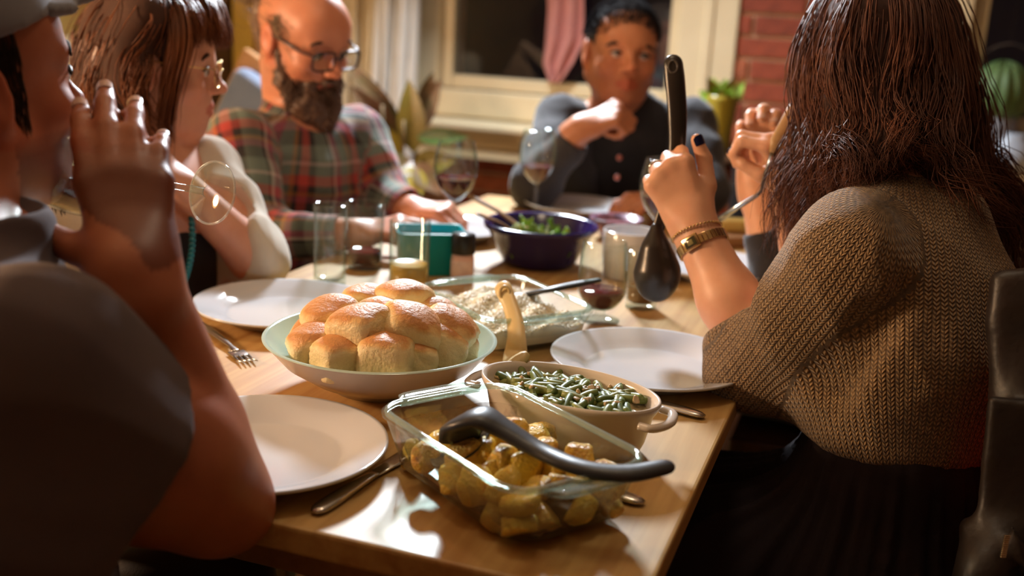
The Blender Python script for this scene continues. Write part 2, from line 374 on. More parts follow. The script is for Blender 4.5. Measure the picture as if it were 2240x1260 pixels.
# pink cloth on a hook in the window
def cloth_strip():
    ctrl = [(1228, -60, 1), (1230, 20, 1), (1232, 90, 1), (1222, 140, 1), (1214, 182, 1)]
    wid = [(-34, 46), (-34, 48), (-40, 48), (-34, 34), (-8, 10)]
    v = []; f = []; n = 22; rows = 30
    for j in range(rows):
        q = j / (rows - 1) * 4; i = min(int(q), 3); t = q - i
        cx = ctrl[i][0] * (1 - t) + ctrl[i + 1][0] * t; cy = ctrl[i][1] * (1 - t) + ctrl[i + 1][1] * t
        l = wid[i][0] * (1 - t) + wid[i + 1][0] * t; r_ = wid[i][1] * (1 - t) + wid[i + 1][1] * t
        for k_ in range(n):
            u = k_ / (n - 1); bb, zz = on_wall(cx + l + (r_ - l) * u, cy, WA + .0)
            v.append(TB(WA + .0 + .016 * math.sin(u * 15 + j * .12) , bb, zz))
    for j in range(rows - 1):
        for k_ in range(n - 1): q = j * n + k_; f.append((q, q + 1, q + n + 1, q + n))
    o = obj('hanging_cloth', new_mesh('hanging_cloth', v, f, [mat('pink_cotton', (0.55, 0.24, 0.21), .9, bump=(200, .2, .001), noise=(7, (.48, .2, .18), .2))]))
    s = o.modifiers.new('thick', 'SOLIDIFY'); s.thickness = .004
    return tag(o, 'dusty pink cloth hanging against the dark window', 'cloth')
cloth_strip()
cr = thing('curtain_rail', 'brass curtain rail above the window, out of the picture', 'curtain rail', TB(WA - .1, .6, 2.37))
MB().tube([TB(WA - .14, 1.6, 2.37) - np.array(cr.location), TB(WA - .14, -1.0, 2.37) - np.array(cr.location)], .012, 10).build('rail', M_STEEL, cr)
for bb in (1.5, -.9): MB().tube([TB(WA - .14, bb, 2.37) - np.array(cr.location), TB(WA, bb, 2.37) - np.array(cr.location)], .008, 8).build('bracket', M_STEEL, cr)

# leaves
def leaf_vf(L_, W_, curl=.25, fold=.25, n=9, m=4, tip=1.0):
    v = []; f = []
    for i in range(n):
        t = i / (n - 1); w = W_ * (math.sin(math.pi * min(t * 1.0, 1) ** .8) ** .9 + .02) * (1 - .0 * t)
        for j in range(-m, m + 1):
            s = j / m; v.append((s * w * .5, t * L_, -curl * L_ * t * t + abs(s) * fold * w * .5))
    k_ = 2 * m + 1
    for i in range(n - 1):
        for j in range(k_ - 1): q = i * k_ + j; f.append((q, q + 1, q + k_ + 1, q + k_))
    v = np.array(v); v2 = v - np.array([0, 0, .0012])
    nn = len(v); f2 = [tuple(reversed([q + nn for q in ff])) for ff in f]
    return np.vstack([v, v2]), f + f2
def leaf_mat(name, c, c2): return mat(name, c, .35, noise=(14, c2, .2), sss=.0, bump=(30, .2, .002))
M_LEAF = leaf_mat('leaf_olive', (0.20, 0.20, 0.03), (0.33, 0.24, 0.03)); M_LEAFR = leaf_mat('leaf_rust', (0.17, 0.07, 0.04), (0.10, 0.09, 0.03)); M_LEAFG = leaf_mat('leaf_green', (0.05, 0.10, 0.025), (0.07, 0.13, 0.03))
M_LEAFY = leaf_mat('leaf_yellow', (0.24, 0.18, 0.03), (0.18, .15, .025)); M_LEAFB = leaf_mat('leaf_bright', (0.16, 0.32, 0.03), (0.30, 0.42, 0.05))
def add_leaf(root, base, tipp, W_, m, nrm=(0, -1, .3), curl=.12):
    base = np.asarray(base); tipp = np.asarray(tipp); d = tipp - base; L_ = np.linalg.norm(d); y = d / L_
    z = np.asarray(nrm, float); z = z - y * (z @ y); z /= np.linalg.norm(z); x = np.cross(y, z)
    v, f = leaf_vf(L_, W_, curl); v = v @ np.stack([x, y, z], 1).T + base - np.array(root.location)
    return obj('leaf', new_mesh('leaf', v, f, [m]), root)
stand_top = sill_z - .32
pb = P(880, 360, 3.30); pb[2] = 0
pl = thing('rubber_plant', 'tall rubber plant with rusty and yellow-green leaves in front of the curtain', 'plant', pb)
rp_ = MB().lathe([(0, 0), (.10, 0), (.125, .01), (.15, .25), (.155, .27), (.145, .27), (.14, .24), (0, .24)], 28); rp_.build('pot', mat('terracotta', (.28, .11, .06), .8, noise=(20, (.22, .08, .05), .2)), pl)
stems = []
for (dx, dy, hgt) in ((0.0, 0.0, .62), (.06, -.04, .5), (-.07, .03, .66)):
    e = np.array([dx, dy, .24 + hgt]); pts = spline([(dx * .3, dy * .3, .23), (dx * .7, dy * .6, .24 + hgt * .5), e], 12); MB().tube(pts, np.linspace(.010, .005, 12), 7).build('stem', mat('stem_brown', (.14, .09, .03), .7, noise=(30, (.1, .06, .02), .2)), pl)
for (bx, by, tx, ty, w, m, z) in [(905, 335, 893, 175, .085, M_LEAFY, 3.28), (890, 300, 960, 176, .085, M_LEAFR, 3.32), (912, 300, 1020, 297, .05, M_LEAFG, 3.25), (880, 330, 765, 185, .09, M_LEAFR, 3.36),
                                   (880, 340, 800, 265, .07, M_LEAF, 3.3), (900, 350, 850, 380, .08, M_LEAFR, 3.22), (905, 360, 990, 350, .08, M_LEAFY, 3.3), (910, 360, 960, 420, .07, M_LEAFR, 3.2), (880, 350, 800, 420, .08, M_LEAFR, 3.26), (900, 365, 900, 450, .09, M_LEAF, 3.2), (925, 240, 945, 160, .05, M_LEAFR, 3.34), (880, 280, 745, 120, .06, M_LEAFR, 3.4)]:
    add_leaf(pl, P(bx, by, z + .03), P(tx, ty, z - .03), w, m)
# tall plant in a yellow-green vase on a stand, right of the window
pv = P(1568, 335, 3.45); st_top = pv[2]
vs_ = thing('plant_stand', 'dark wooden plant stand by the brick wall', 'stand', (pv[0], pv[1], 0))
MB().lathe([(0, st_top - .03), (.12, st_top - .03), (.125, st_top - .015), (.12, st_top), (0, st_top)], 28).build('top', M_WOODD, vs_)
for i in range(3):
    an = i * 2.094; MB().tube([(.09 * math.cos(an), .09 * math.sin(an), st_top - .02), (.13 * math.cos(an), .13 * math.sin(an), 0)], .012, 8).build('leg', M_WOODD, vs_)
va = thing('potted_plant', 'bright green leafy plant in a tall yellow-green vase by the brick wall', 'plant', pv)
hv = P(1565, 205, 3.45)[2] - pv[2]
MB().lathe([(0, 0), (.036, 0), (.040, .005), (.043, hv * .5), (.052, hv * .92), (.054, hv), (.049, hv), (.046, hv * .9), (0, hv * .86)], 28).build('vase', mat('olive_glaze', (0.36, 0.27, 0.03), .25, noise=(9, (.22, .2, .03), .2)), va)
for i in range(22):
    an = i * 2.4; rr = .03 + .045 * rnd.random(); hh = hv - .005 + .07 * rnd.random()
    add_leaf(va, pv + np.array([.012 * math.cos(an), .012 * math.sin(an), hv - .03]), pv + np.array([rr * 1.15 * math.cos(an), rr * math.sin(an), hh]), .035 + .02 * rnd.random(), M_LEAFB if i % 3 else M_LEAFY, (math.cos(an) * .3, -.6, .8))

# far right, by the second window: ring ornament with a green pane, small bottle, white pot
sz = sill_z - .01
po = P(2195, 192, 3.6)
orn = thing('hanging_ring', 'thin metal ring ornament hanging at the right-hand window', 'ornament', po)
an = np.linspace(0, 2 * math.pi, 49); rr = 72 * 3.6 / FPX
MB().tube([(rr * math.cos(t) * U2[0], rr * math.cos(t) * U2[1], rr * 1.3 * math.sin(t)) for t in an], .004, 6, False).build('ring', M_STEEL, orn)
MB().tube([(0, 0, rr * 1.3), (0, 0, 2.55 - po[2])], .0012, 5).build('cord', M_STEEL, orn)
pgp = P(2172, 308, 3.55)
gp = thing('cactus_pot', 'round green cactus in a grey pot on the right-hand window sill', 'plant', (pgp[0], pgp[1], sz))
hb = P(2172, 200, 3.62)[2] - sz
w_ = []
v, f = lathe_vf([(0, -.088)] + [(.088 * math.cos(t), .088 * math.sin(t)) for t in np.linspace(-1.45, 1.45, 22)] + [(0, .088)], 72)
ang = np.arctan2(v[:, 1], v[:, 0]); v *= (1 + .05 * np.cos(ang * 14))[:, None]; v[:, 2] *= 1.15
obj('cactus', new_mesh('cactus', v + np.array([0, 0, hb]), f, [mat('cactus_green', (.10, .20, .06), .5, noise=(12, (.18, .26, .1), .2))]), gp)
MB().lathe([(0, 0), (.045, 0), (.055, .02), (.062, hb - .07), (.058, hb - .065), (0, hb - .075)], 28).build('pot', mat('grey_glaze', (.35, .36, .40), .4, noise=(9, (.3, .31, .35), .2)), gp)
pj = P(2222, 300, 3.50); wj = thing('white_jar', 'bluish-white ceramic pitcher at the right-hand picture edge', 'pitcher', (pj[0], pj[1], sz))
MB().lathe([(0, 0), (.05, 0), (.062, .01), (.072, .05), (.06, .09), (.04, .115), (.042, .125), (.036, .122), (.034, .11), (0, .10)], 32).build('body', mat('blue_white', (.55, .60, .68), .3, noise=(6, (.5, .56, .66), .2)), wj)
MB().tube(spline([(-.04, 0, .11), (-.085, 0, .09), (-.068, 0, .04)], 14), .007, 8).build('handle', MATS['blue_white'], wj)
pk = P(2150, 290, 3.55); yb = thing('yellow_bottle', 'small yellow oil bottle on the right-hand window sill', 'bottle', (pk[0], pk[1], sz))
MB().lathe([(0, 0), (.022, 0), (.024, .004), (.024, .05), (.010, .075), (.010, .095), (0, .095)], 24).build('body', mat('oil_yellow', (.42, .27, .02), .15, noise=(9, (.36, .22, .02), .2)), yb)
MB().lathe([(0, .094), (.012, .094), (.012, .115), (0, .115)], 16).build('cap', M_WOODD, yb)
# shelf under it, and the warm wood cabinet
cbp = on_wall(2165, 330, WA - .25)
cab = thing('side_cabinet', 'honey wood cabinet under the right-hand window', 'cabinet', TB(WA - .12, w2l - .45, 0), TABLE_ANG)
wobj('body', WA - .20, WA - .012, cas2 - .02, w2r - .05, .02, sill_z - .052, MATS['honey_wood'], cab, .004)
for i in range(3):
    x0 = cas2 - .05 - i * .33; wobj('door', WA - .216, WA - .20, x0, x0 - .31, .08, sill_z - .09, MATS['honey_wood'], cab, .004)

# left corner: dark cabinet, blue picture, cream sofa, blue-grey armchair
bA, _ = on_wall(478, 60); bB, _ = on_wall(512, 60)
dk = thing('tall_cabinet', 'tall dark wooden cabinet in the corner behind the woman in white', 'cabinet', TB(WA - .2, (bA + .30), 0), TABLE_ANG)
b1_ = on_wall(511, 60, WA - .01)[0]; b0_ = b1_ + .17
wobj('body', WA - .35, WA - .004, b0_, b1_, 0, 2.1, M_WOODD, dk, .006)
for i in range(2): wobj('door', WA - .362, WA - .352, b0_ - .008, b1_ + .008, .06 + i * 1.0, 1.03 + i * 1.0, M_WOODD, dk, .004)
bY = on_wall(552, 60, WA - .02)[0]
bX = on_wall(508, 60, WA - .03)[0]; bY = on_wall(551, 60, WA - .03)[0]
structure(wobj('trim_9', WA - .03, WA - .001, bX, bY, 0, 2.4, mat('yellow_paint', (0.72, 0.47, 0.08), .6, noise=(4, (.66, .42, .07), .2)), None, .004))
pp = on_wall(452, 10, WA - .04)
pic = thing('wall_picture', 'pale blue framed picture behind the woman in white', 'picture', TB(WA - .03, pp[0] + .05, pp[1] + .05), TABLE_ANG)
wobj('frame', WA - .03, WA - .002, pp[0] + .22, pp[0] - .065, pp[1] - .10, pp[1] + .5, M_WOODM, pic, .004)
wobj('print', WA - .034, WA - .028, pp[0] + .20, pp[0] - .045, pp[1] - .08, pp[1] + .48, mat('blue_print', (.30, .42, .52), .5, noise=(5, (.2, .32, .45), .2)), pic)
# sofa against the left wall
sp_ = P(120, 250, 3.0)
so = thing('sofa', 'cream upholstered sofa against the yellow left wall', 'sofa', TB(2.6, BL - .45, 0), TABLE_ANG)
M_SOFA = mat('cream_upholstery', (0.56, 0.42, 0.20), .85, sheen=.3, bump=(150, .3, .002), noise=(8, (.5, .37, .18), .2))
wobj('seat', 1.5, 3.2, BL - .85, BL - .15, .18, .44, M_SOFA, so, .05); wobj('backrest', 1.5, 3.2, BL - .28, BL - .03, .3, 1.03, M_SOFA, so, .06)
for a_ in (1.42, 3.28): wobj('armrest', a_ - .09, a_ + .09, BL - .85, BL - .1, .1, .62, M_SOFA, so, .05)
for i in range(3): wobj('back_cushion', 1.54 + i * .55, 2.08 + i * .55, BL - .42, BL - .27, .42, .93, M_SOFA, so, .06)
# armchair behind the bearded man
ac = P(552, 160, 3.05); 
arm = thing('armchair', 'blue-grey padded armchair with wooden frame behind the bearded man', 'armchair', (ac[0], ac[1], 0), R(-20))
M_BLUE = mat('bluegrey_cloth', (0.13, 0.17, 0.25), .8, sheen=.3, bump=(150, .3, .002), noise=(8, (.10, .13, .2), .2))
hz_ = P(560, 85, 3.05)[2]
tl = np.array([[math.cos(.5), 0, math.sin(.5)], [0, 1, 0], [-math.sin(.5), 0, math.cos(.5)]])
MB().box((0, 0, hz_ - .26), (.25, .08, .30), tl, .035).build('back_cushion', M_BLUE, arm)
MB().box((-.008, .050, hz_ - .25), (.30, .03, .35), tl, .012).build('back_frame', M_WOODM, arm)
MB().box((0, -.2, .40), (.44, .42, .12), None, .04).build('seat_cushion', M_BLUE, arm)
MB().box((0, -.2, .32), (.46, .46, .05), None, .01).build('seat_frame', M_WOODM, arm)
MB().box((0, .06, .62), (.08, .03, .64), None, .01).build('back_post', M_WOODM, arm)
for sx in (-.2, .2):
    for sy in (-.4, .0): MB().tube([(sx, sy, .33), (sx * 1.05, sy, 0)], .02, 8).build('leg', M_WOODM, arm)
# dark leather armchair by the wall on the right of the far man
dc = P(1600, 400, 3.2)
dch = thing('dark_armchair', 'black leather armchair in front of the brick wall', 'armchair', (dc[0] + .20, dc[1] - .02, 0), R(-15))
M_BLK = mat('black_leather', (0.018, 0.016, 0.018), .38, bump=(90, .25, .001), noise=(30, (.012, .01, .012), .2))
zt_ = P(1600, 335, 3.2)[2]
MB().box((0, .12, zt_ - .22), (.42, .12, .44), None, .05).build('backrest', M_BLK, dch); MB().box((0, -.1, .36), (.46, .46, .16), None, .05).build('seat', M_BLK, dch)
for sx in (-.2, .2):
    MB().box((sx * 1.25, -.1, .45), (.09, .46, .34), None, .04).build('armrest', M_BLK, dch)
    for sy in (-.28, .12): MB().tube([(sx, sy, .29), (sx, sy, 0)], .018, 8).build('leg', M_WOODD, dch)
# rug
rug = obj('rug', MB().box((0, 0, .005), (2.6, 1.9, .008), None, .003).mesh('rug', [mat('patterned_rug', (0.40, 0.24, 0.05), .95, noise=(5, (0.05, 0.06, 0.02), .06), bump=(200, .5, .003))], False), None, TB(1.3, .7, 0), (0, 0, TABLE_ANG))
tag(rug, 'ochre and dark green patterned rug under the table', 'rug')
# lamps above and beside the picture, the ceiling one added as fill
kl = thing('pendant_lamp', 'white glass pendant lamp hanging above the far end of the room', 'lamp', KEY_POS)
MB().lathe([(.10, .02), (.17, -.03), (.175, -.045), (.165, -.035), (.10, .026)], 32).build('lamp_shade', mat('opal_white', (.8, .78, .74), .4, noise=(6, (.78, .75, .7), .2)), kl)
MB().tube([(0, 0, .03), (0, 0, HC - KEY_POS[2])], .004, 6).build('cord', M_BLK, kl)
MB().lathe([(0, .06), (.03, .06), (.10, .025), (.10, .018), (0, .03)], 24).build('cap', M_STEEL, kl)
cp = thing('ceiling_fill_lamp', 'flat round unseen ceiling lamp added above the table as fill', 'lamp', CEIL_POS)
MB().lathe([(0, .10), (.20, .10), (.205, .09), (.205, .0), (.195, .0), (.195, .08), (0, .08)], 36).build('housing', mat('opal_white', (.8, .78, .74), .4), cp)
wl = thing('floor_lamp', 'tall floor lamp by the left wall, bowl shade added to block light', 'lamp', (WARM_POS[0], WARM_POS[1], 0))
_sh = [(.17 * math.sin(t), -.17 * math.cos(t)) for t in np.linspace(0, 1.75, 16)]
MB().lathe(_sh + [(r * .97, z * .97) for r, z in _sh[::-1]], 36, (0, 0, WARM_POS[2]), rot_to((1.0, .12, -.05))).build('lamp_shade', mat('lacquered_shade', (.55, .40, .22), .5, noise=(8, (.5, .36, .2), .2)), wl)  # unseen dome added to keep the lamp's light off the wall behind
MB().lathe([(0, 0), (.14, 0), (.14, .02), (0, .03)], 28).build('base', M_BLK, wl); MB().tube([(-.16, 0, .02), (-.16, 0, WARM_POS[2] - .03)], .012, 8).build('pole', M_BLK, wl)
# ------------------------------------------------------------------ the table
tabc = TB((A0 + A1) / 2, (B0 + B1) / 2, 0)
tb = thing('dining_table', 'long oak dining table laid for dinner', 'table', tabc, TABLE_ANG)
LA, LB = A1 - A0, B1 - B0
MB().box((0, 0, .7365), (LA, LB, .027), None, .004).build('tabletop', M_WOOD, tb, False)
for sy in (-1, 1): MB().box((0, sy * (LB / 2 - .06), .685), (LA - .2, .022, .075), None, .002).build('apron', M_WOODM, tb, False)
for sx in (-1, 1): MB().box((sx * (LA / 2 - .10), 0, .685), (.022, LB - .12, .075), None, .002).build('apron', M_WOODM, tb, False)
for sx in (-1, 1):
    for sy in (-1, 1): MB().box((sx * (LA / 2 - .10), sy * (LB / 2 - .06), .36), (.06, .06, .72), None, .004).build('leg', M_WOODM, tb, False)

# ------------------------------------------------------------------ plates
def plate_profile(r):
    return [(0, .003), (r * .58, .003), (r * .60, 0), (r * .63, 0), (r * .66, .004), (r * .74, .010), (r * .99, .021), (r, .0225), (r * .995, .0245), (r * .97, .0235), (r * .73, .0135), (r * .66, .0085), (r * .62, .0075), (0, .0075)]
plate_me = MB().lathe(plate_profile(.130), 72).mesh('plate', M_CHINA)
def plate(px, py, label, s=1.0, group='white dinner plates'):
    p = T(px, py, .77); o = obj('dinner_plate', plate_me, None, (p[0], p[1], .750)); o.scale = (s, s, 1); o.rotation_euler = (0, 0, rnd.random() * 6)
    return tag(o, label, 'plate', group)
plate(572, 968, 'empty white dinner plate at the front, half in shadow beside the bare elbow', .97)
plate(1421, 785, 'empty white dinner plate under the raised black ladle, beside the brown sweater')
plate(622, 664, 'empty white dinner plate in front of the woman in the white cardigan')
plate(1562, 580, 'white dinner plate behind the raised forearm of the woman in the sweater', .93)
plate(1262, 447, 'white dinner plate in front of the far man in the dark shirt', .95)
plate(985, 497, 'white dinner plate between the bearded man and the blue salad bowl', .9)

# ------------------------------------------------------------------ bowl of bread rolls
bw_c = P(833, 743, 1.296); bw_c[2] = .75
bowl = thing('bread_bowl', 'wide shallow white bowl piled with bread rolls', 'bowl', bw_c)
RB = .1395
prof = [(0, .006), (.050, .006), (.052, 0), (.056, 0), (.060, .006), (.085, .016), (.115, .036), (RB - .004, .060), (RB, .0635), (RB - .0025, .0655), (RB - .006, .063), (.112, .040), (.082, .021), (.050, .012), (0, .011)]
inner = MB().lathe(prof[8:], 96).build('glaze_inside', mat('celadon_glaze', (0.46, 0.60, 0.53), .10, noise=(6, (.50, .62, .56), .3), spec=.6), bowl)
MB().lathe(prof[:9], 96).build('body', mat('bowl_white', (0.62, 0.55, 0.50), .18, noise=(6, (.60, .53, .48), .3)), bowl)

def bun_vf(seed, n=14):
    """soft cube roll: domed top, flat torn sides"""
    r_ = np.random.RandomState(seed); v = []; idx = {}; f = []
    def vert(p):
        k_ = tuple(np.round(p, 5))
        if k_ not in idx: idx[k_] = len(v); v.append(p)
        return idx[k_]
    g = np.linspace(-1, 1, n)
    for ax in range(3):
        for sg in (-1, 1):
            for i in range(n - 1):
                for j in range(n - 1):
                    q = []
                    for (a_, b_) in ((i, j), (i + 1, j), (i + 1, j + 1), (i, j + 1)):
                        p = np.zeros(3); p[ax] = sg; p[(ax + 1) % 3] = g[a_]; p[(ax + 2) % 3] = g[b_]; q.append(vert(p))
                    f.append(tuple(q) if sg > 0 else tuple(q[::-1]))
    v = np.array(v); l = np.linalg.norm(v, axis=1)[:, None]; pw_ = 6.0; sup = (np.abs(v) ** pw_).sum(1)[:, None] ** (1 / pw_); u = v / sup
    u = u * .86 + v / l * .14 * 1.05
    u *= np.array([1.0, 1.0, .92]); top = u[:, 2] > 0
    dome = np.clip(1 - (u[:, 0] ** 2 + u[:, 1] ** 2) * .55, 0, 1); u[:, 2] = np.where(top, u[:, 2] * (.62 + .45 * dome), u[:, 2] * .8)
    ph = r_.rand(8) * 6; fr = r_.rand(8, 3) * 5 + 2; amp = r_.rand(8) * .018
    d = sum(amp[k_] * np.sin(u @ fr[k_] + ph[k_]) for k_ in range(8)); u = u * (1 + d[:, None])
    # torn crumb on one or two sides
    side = (np.abs(u[:, 0]) > .8) & (u[:, 2] < .55); u[side, 0] += np.sin(u[side, 1] * 23 + ph[0]) * np.sin(u[side, 2] * 19 + ph[1]) * .035
    return u, f
def bun_material():
    m = bpy.data.materials.new('bread_crust'); m.use_nodes = True; N, L = nodes_of(m); b = N['Principled BSDF']; b.inputs['Roughness'].default_value = .5
    b.inputs['Subsurface Weight'].default_value = .15; b.inputs['Subsurface Radius'].default_value = (1, .6, .3); b.inputs['Subsurface Scale'].default_value = .006
    tc = N.new('ShaderNodeTexCoord'); sx = N.new('ShaderNodeSeparateXYZ'); nz = N.new('ShaderNodeTexNoise'); nz.inputs['Scale'].default_value = 2.2; nz.inputs['Detail'].default_value = 5
    ma = N.new('ShaderNodeMath'); ma.operation = 'MULTIPLY_ADD'; ma.inputs[1].default_value = .40
    rp = N.new('ShaderNodeValToRGB'); e = rp.color_ramp.elements; e[0].position = .74; e[0].color = (.87, .70, .38, 1); e[1].position = 1.0; e[1].color = (.62, .28, .09, 1); q = e.new(.88); q.color = (.78, .48, .19, 1)
    L.new(tc.outputs['Object'], sx.inputs[0]); L.new(tc.outputs['Object'], nz.inputs['Vector']); L.new(nz.outputs['Fac'], ma.inputs[0]); L.new(sx.outputs['Z'], ma.inputs[2])
    L.new(ma.outputs[0], rp.inputs['Fac']); L.new(rp.outputs['Color'], b.inputs['Base Color'])
    n2 = N.new('ShaderNodeTexNoise'); n2.inputs['Scale'].default_value = 7; n2.inputs['Detail'].default_value = 6; bp = N.new('ShaderNodeBump'); bp.inputs['Strength'].default_value = .2; bp.inputs['Distance'].default_value = .06
    L.new(tc.outputs['Object'], n2.inputs['Vector']); L.new(n2.outputs['Fac'], bp.inputs['Height']); L.new(bp.outputs['Normal'], b.inputs['Normal'])
    return m
M_BUN = bun_material()
bun_me = [new_mesh('bread_roll', *bun_vf(s), [M_BUN]) for s in (1, 2, 3, 4)]
buns = [  # px, py, depth, half size, tilt x, tilt y, turn, label
    (690, 762, 1.245, .030, 25, -18, 20, 'pale bread roll leaning at the left front of the pile'),
    (742, 786, 1.215, .029, 10, 0, 35, 'pale square bread roll in the front row, second from left'),
    (845, 784, 1.210, .031, 8, 0, -4, 'pale bread roll at the front middle of the pile'),
    (905, 788, 1.235, .026, 5, 5, 15, 'shaded bread roll wedged between the front middle roll and the torn one'),
    (958, 762, 1.262, .031, -10, 24, 12, 'large torn bread roll at the right front of the bowl'),
    (728, 708, 1.285, .034, 20, -15, 25, 'golden bread roll at the left of the upper layer'),
    (790, 728, 1.235, .034, 35, -8, -28, 'golden brown bread roll with a split crust in the middle of the pile'),
    (893, 727, 1.245, .034, 60, 18, 20, 'bread roll turned with its pale torn side forward'),
    (975, 732, 1.285, .034, 10, 28, -15, 'golden torn bread roll leaning on the right rim'),
    (800, 672, 1.345, .030, 0, 0, 10, 'golden bread roll at the top left of the pile'),
    (882, 670, 1.335, .034, 5, 0, 40, 'golden bread roll on the very top of the pile'),
    (838, 702, 1.300, .030, 20, 10, 60, 'reddish-brown bread roll nestled in the centre of the pile'),
    (945, 697, 1.335, .029, 0, 12, 30, 'brown bread roll peeking out at the back right'),
    (985, 762, 1.292, .029, -10, 26, 20, 'torn bread roll tucked against the right side of the bowl'),
    (690, 738, 1.30, .026, 0, -20, 70, 'small pale bread roll at the back left by the rim'),
]
for i, (px, py, z, s, tx, ty, tz, lb) in enumerate(buns):
    o = obj('bread_roll', bun_me[i % 4], None, P(px, py, z), (R(tx * .35 - 6), R(ty), R(tz)), (s, s, s)); tag(o, lb, 'bread roll', 'rolls in the bread bowl')

# ------------------------------------------------------------------ oven dishes
def round_rect(hx, hy, r, n=7):
    out = []
    for (cx, cy, a0) in ((hx - r, hy - r, 0), (-hx + r, hy - r, 90), (-hx + r, -hy + r, 180), (hx - r, -hy + r, 270)):
        for i in range(n): a = R(a0 + 90 * i / (n - 1)); out.append((cx + r * math.cos(a), cy + r * math.sin(a)))
    return np.array(out)
def glass_dish(name, label, corners, h, glass, zb=.75, thick=.0045):
    """corners: rim corners L, B, R, F in world; walls slope inwards to a smaller base"""
    Lc, Bc, Rc, Fc = [np.asarray(c) for c in corners]; c = (Lc + Bc + Rc + Fc) / 4
    ex = ((Rc - Bc) + (Fc - Lc)) / 2; hx = np.linalg.norm(ex) / 2; ey = ((Bc - Lc) + (Rc - Fc)) / 2; ex = ex / np.linalg.norm(ex); ey = ey - ex * (ey @ ex); hy = np.linalg.norm(ey) / 2
    ang_ = math.atan2(ex[1], ex[0]); t = thing(name, label, 'baking dish', (c[0], c[1], zb), ang_)
    mb = MB(); rings = []
    spec = [(.018, .000, .10), (.012, .0015, .10), (.004, .012, .06), (.0012, h - .013, .005), (.0004, h - .008, 0), (0, h - .006, 0), (-.003, h - .003, 0), (-.0035, h, 0), (.001, h + .002, 0), (.005, h - .001, 0), (.006, h - .008, 0), (.0068, h - .014, .005), (.0095, .020, .05), (.0105, .016, .06), (.018, .007, .10), (.026, .006, .1)]
    n = 7; V = []; F_ = []; m = 4 * n
    for (ins, z, sh) in spec:
        rr = round_rect(hx - ins - sh * .12, hy - ins - sh * .12, .030 if z > h * .5 else .034, n); V += [(x, y, z) for x, y in rr]
    for i in range(len(spec) - 1): F_ += [(i * m + j, i * m + (j + 1) % m, (i + 1) * m + (j + 1) % m, (i + 1) * m + j) for j in range(m)]
    F_.append(tuple(range(m))[::-1]); F_.append(tuple((len(spec) - 1) * m + j for j in range(m)))
    mb.add(V, F_); mb.build('body', glass, t)
    # rim bead and the two grip tabs on the short sides
    rr = round_rect(hx - .001, hy - .001, .030, n); pts = np.array([(x, y, h + .001) for x, y in rr] + [(rr[0][0], rr[0][1], h + .001)])
    rimg = glass_mat('dish_rim_glass', (.88, .94, .92), (.55, .74, .68), body=.16, bodycol=(.72, .86, .82)); MB().tube(pts, .0034, 8, False).build('rim', rimg, t)
    for sg in (-1, 1):
        tab = MB(); w = hy * .62
        sec = [(0.0, .0), (.014, .001), (.021, .0035), (.022, .006), (.018, .0075), (.010, .006), (0, .005)]
        V = []; F2 = []; ks = np.linspace(-1, 1, 14)
        for k_ in ks:
            fall = max(0.0, 1 - abs(k_) ** 6) ** .5
            for (dx, dz) in sec: V.append((sg * (hx + dx * fall), k_ * w, h - .005 + dz))
        ns = len(sec)
        for i in range(len(ks) - 1): F2 += [(i * ns + j, i * ns + (j + 1) % ns, (i + 1) * ns + (j + 1) % ns, (i + 1) * ns + j) for j in range(ns)]
        tab.add(V, F2 if sg > 0 else [q[::-1] for q in F2]); tab.build('grip', rimg, t)
    return t, hx, hy, ang_
hd = .064; zr = .75 + hd
dishP, hxP, hyP, aP = glass_dish('glass_baking_dish', 'clear glass baking dish of roast potatoes at the front of the table', [T(838, 893, zr), T(1083, 836, zr), T(1421, 995, zr), T(1135, 1108, zr)], hd, M_GREENGLASS)
hr_ = .052; zr2 = .75 + hr_
dishR, hxR, hyR, aR = glass_dish('rice_dish', 'clear glass dish of white rice behind the bread bowl', [T(924, 632, zr2), T(1120, 596, zr2), T(1298, 676, zr2), T(1084, 714, zr2)], hr_, M_GREENGLASS)
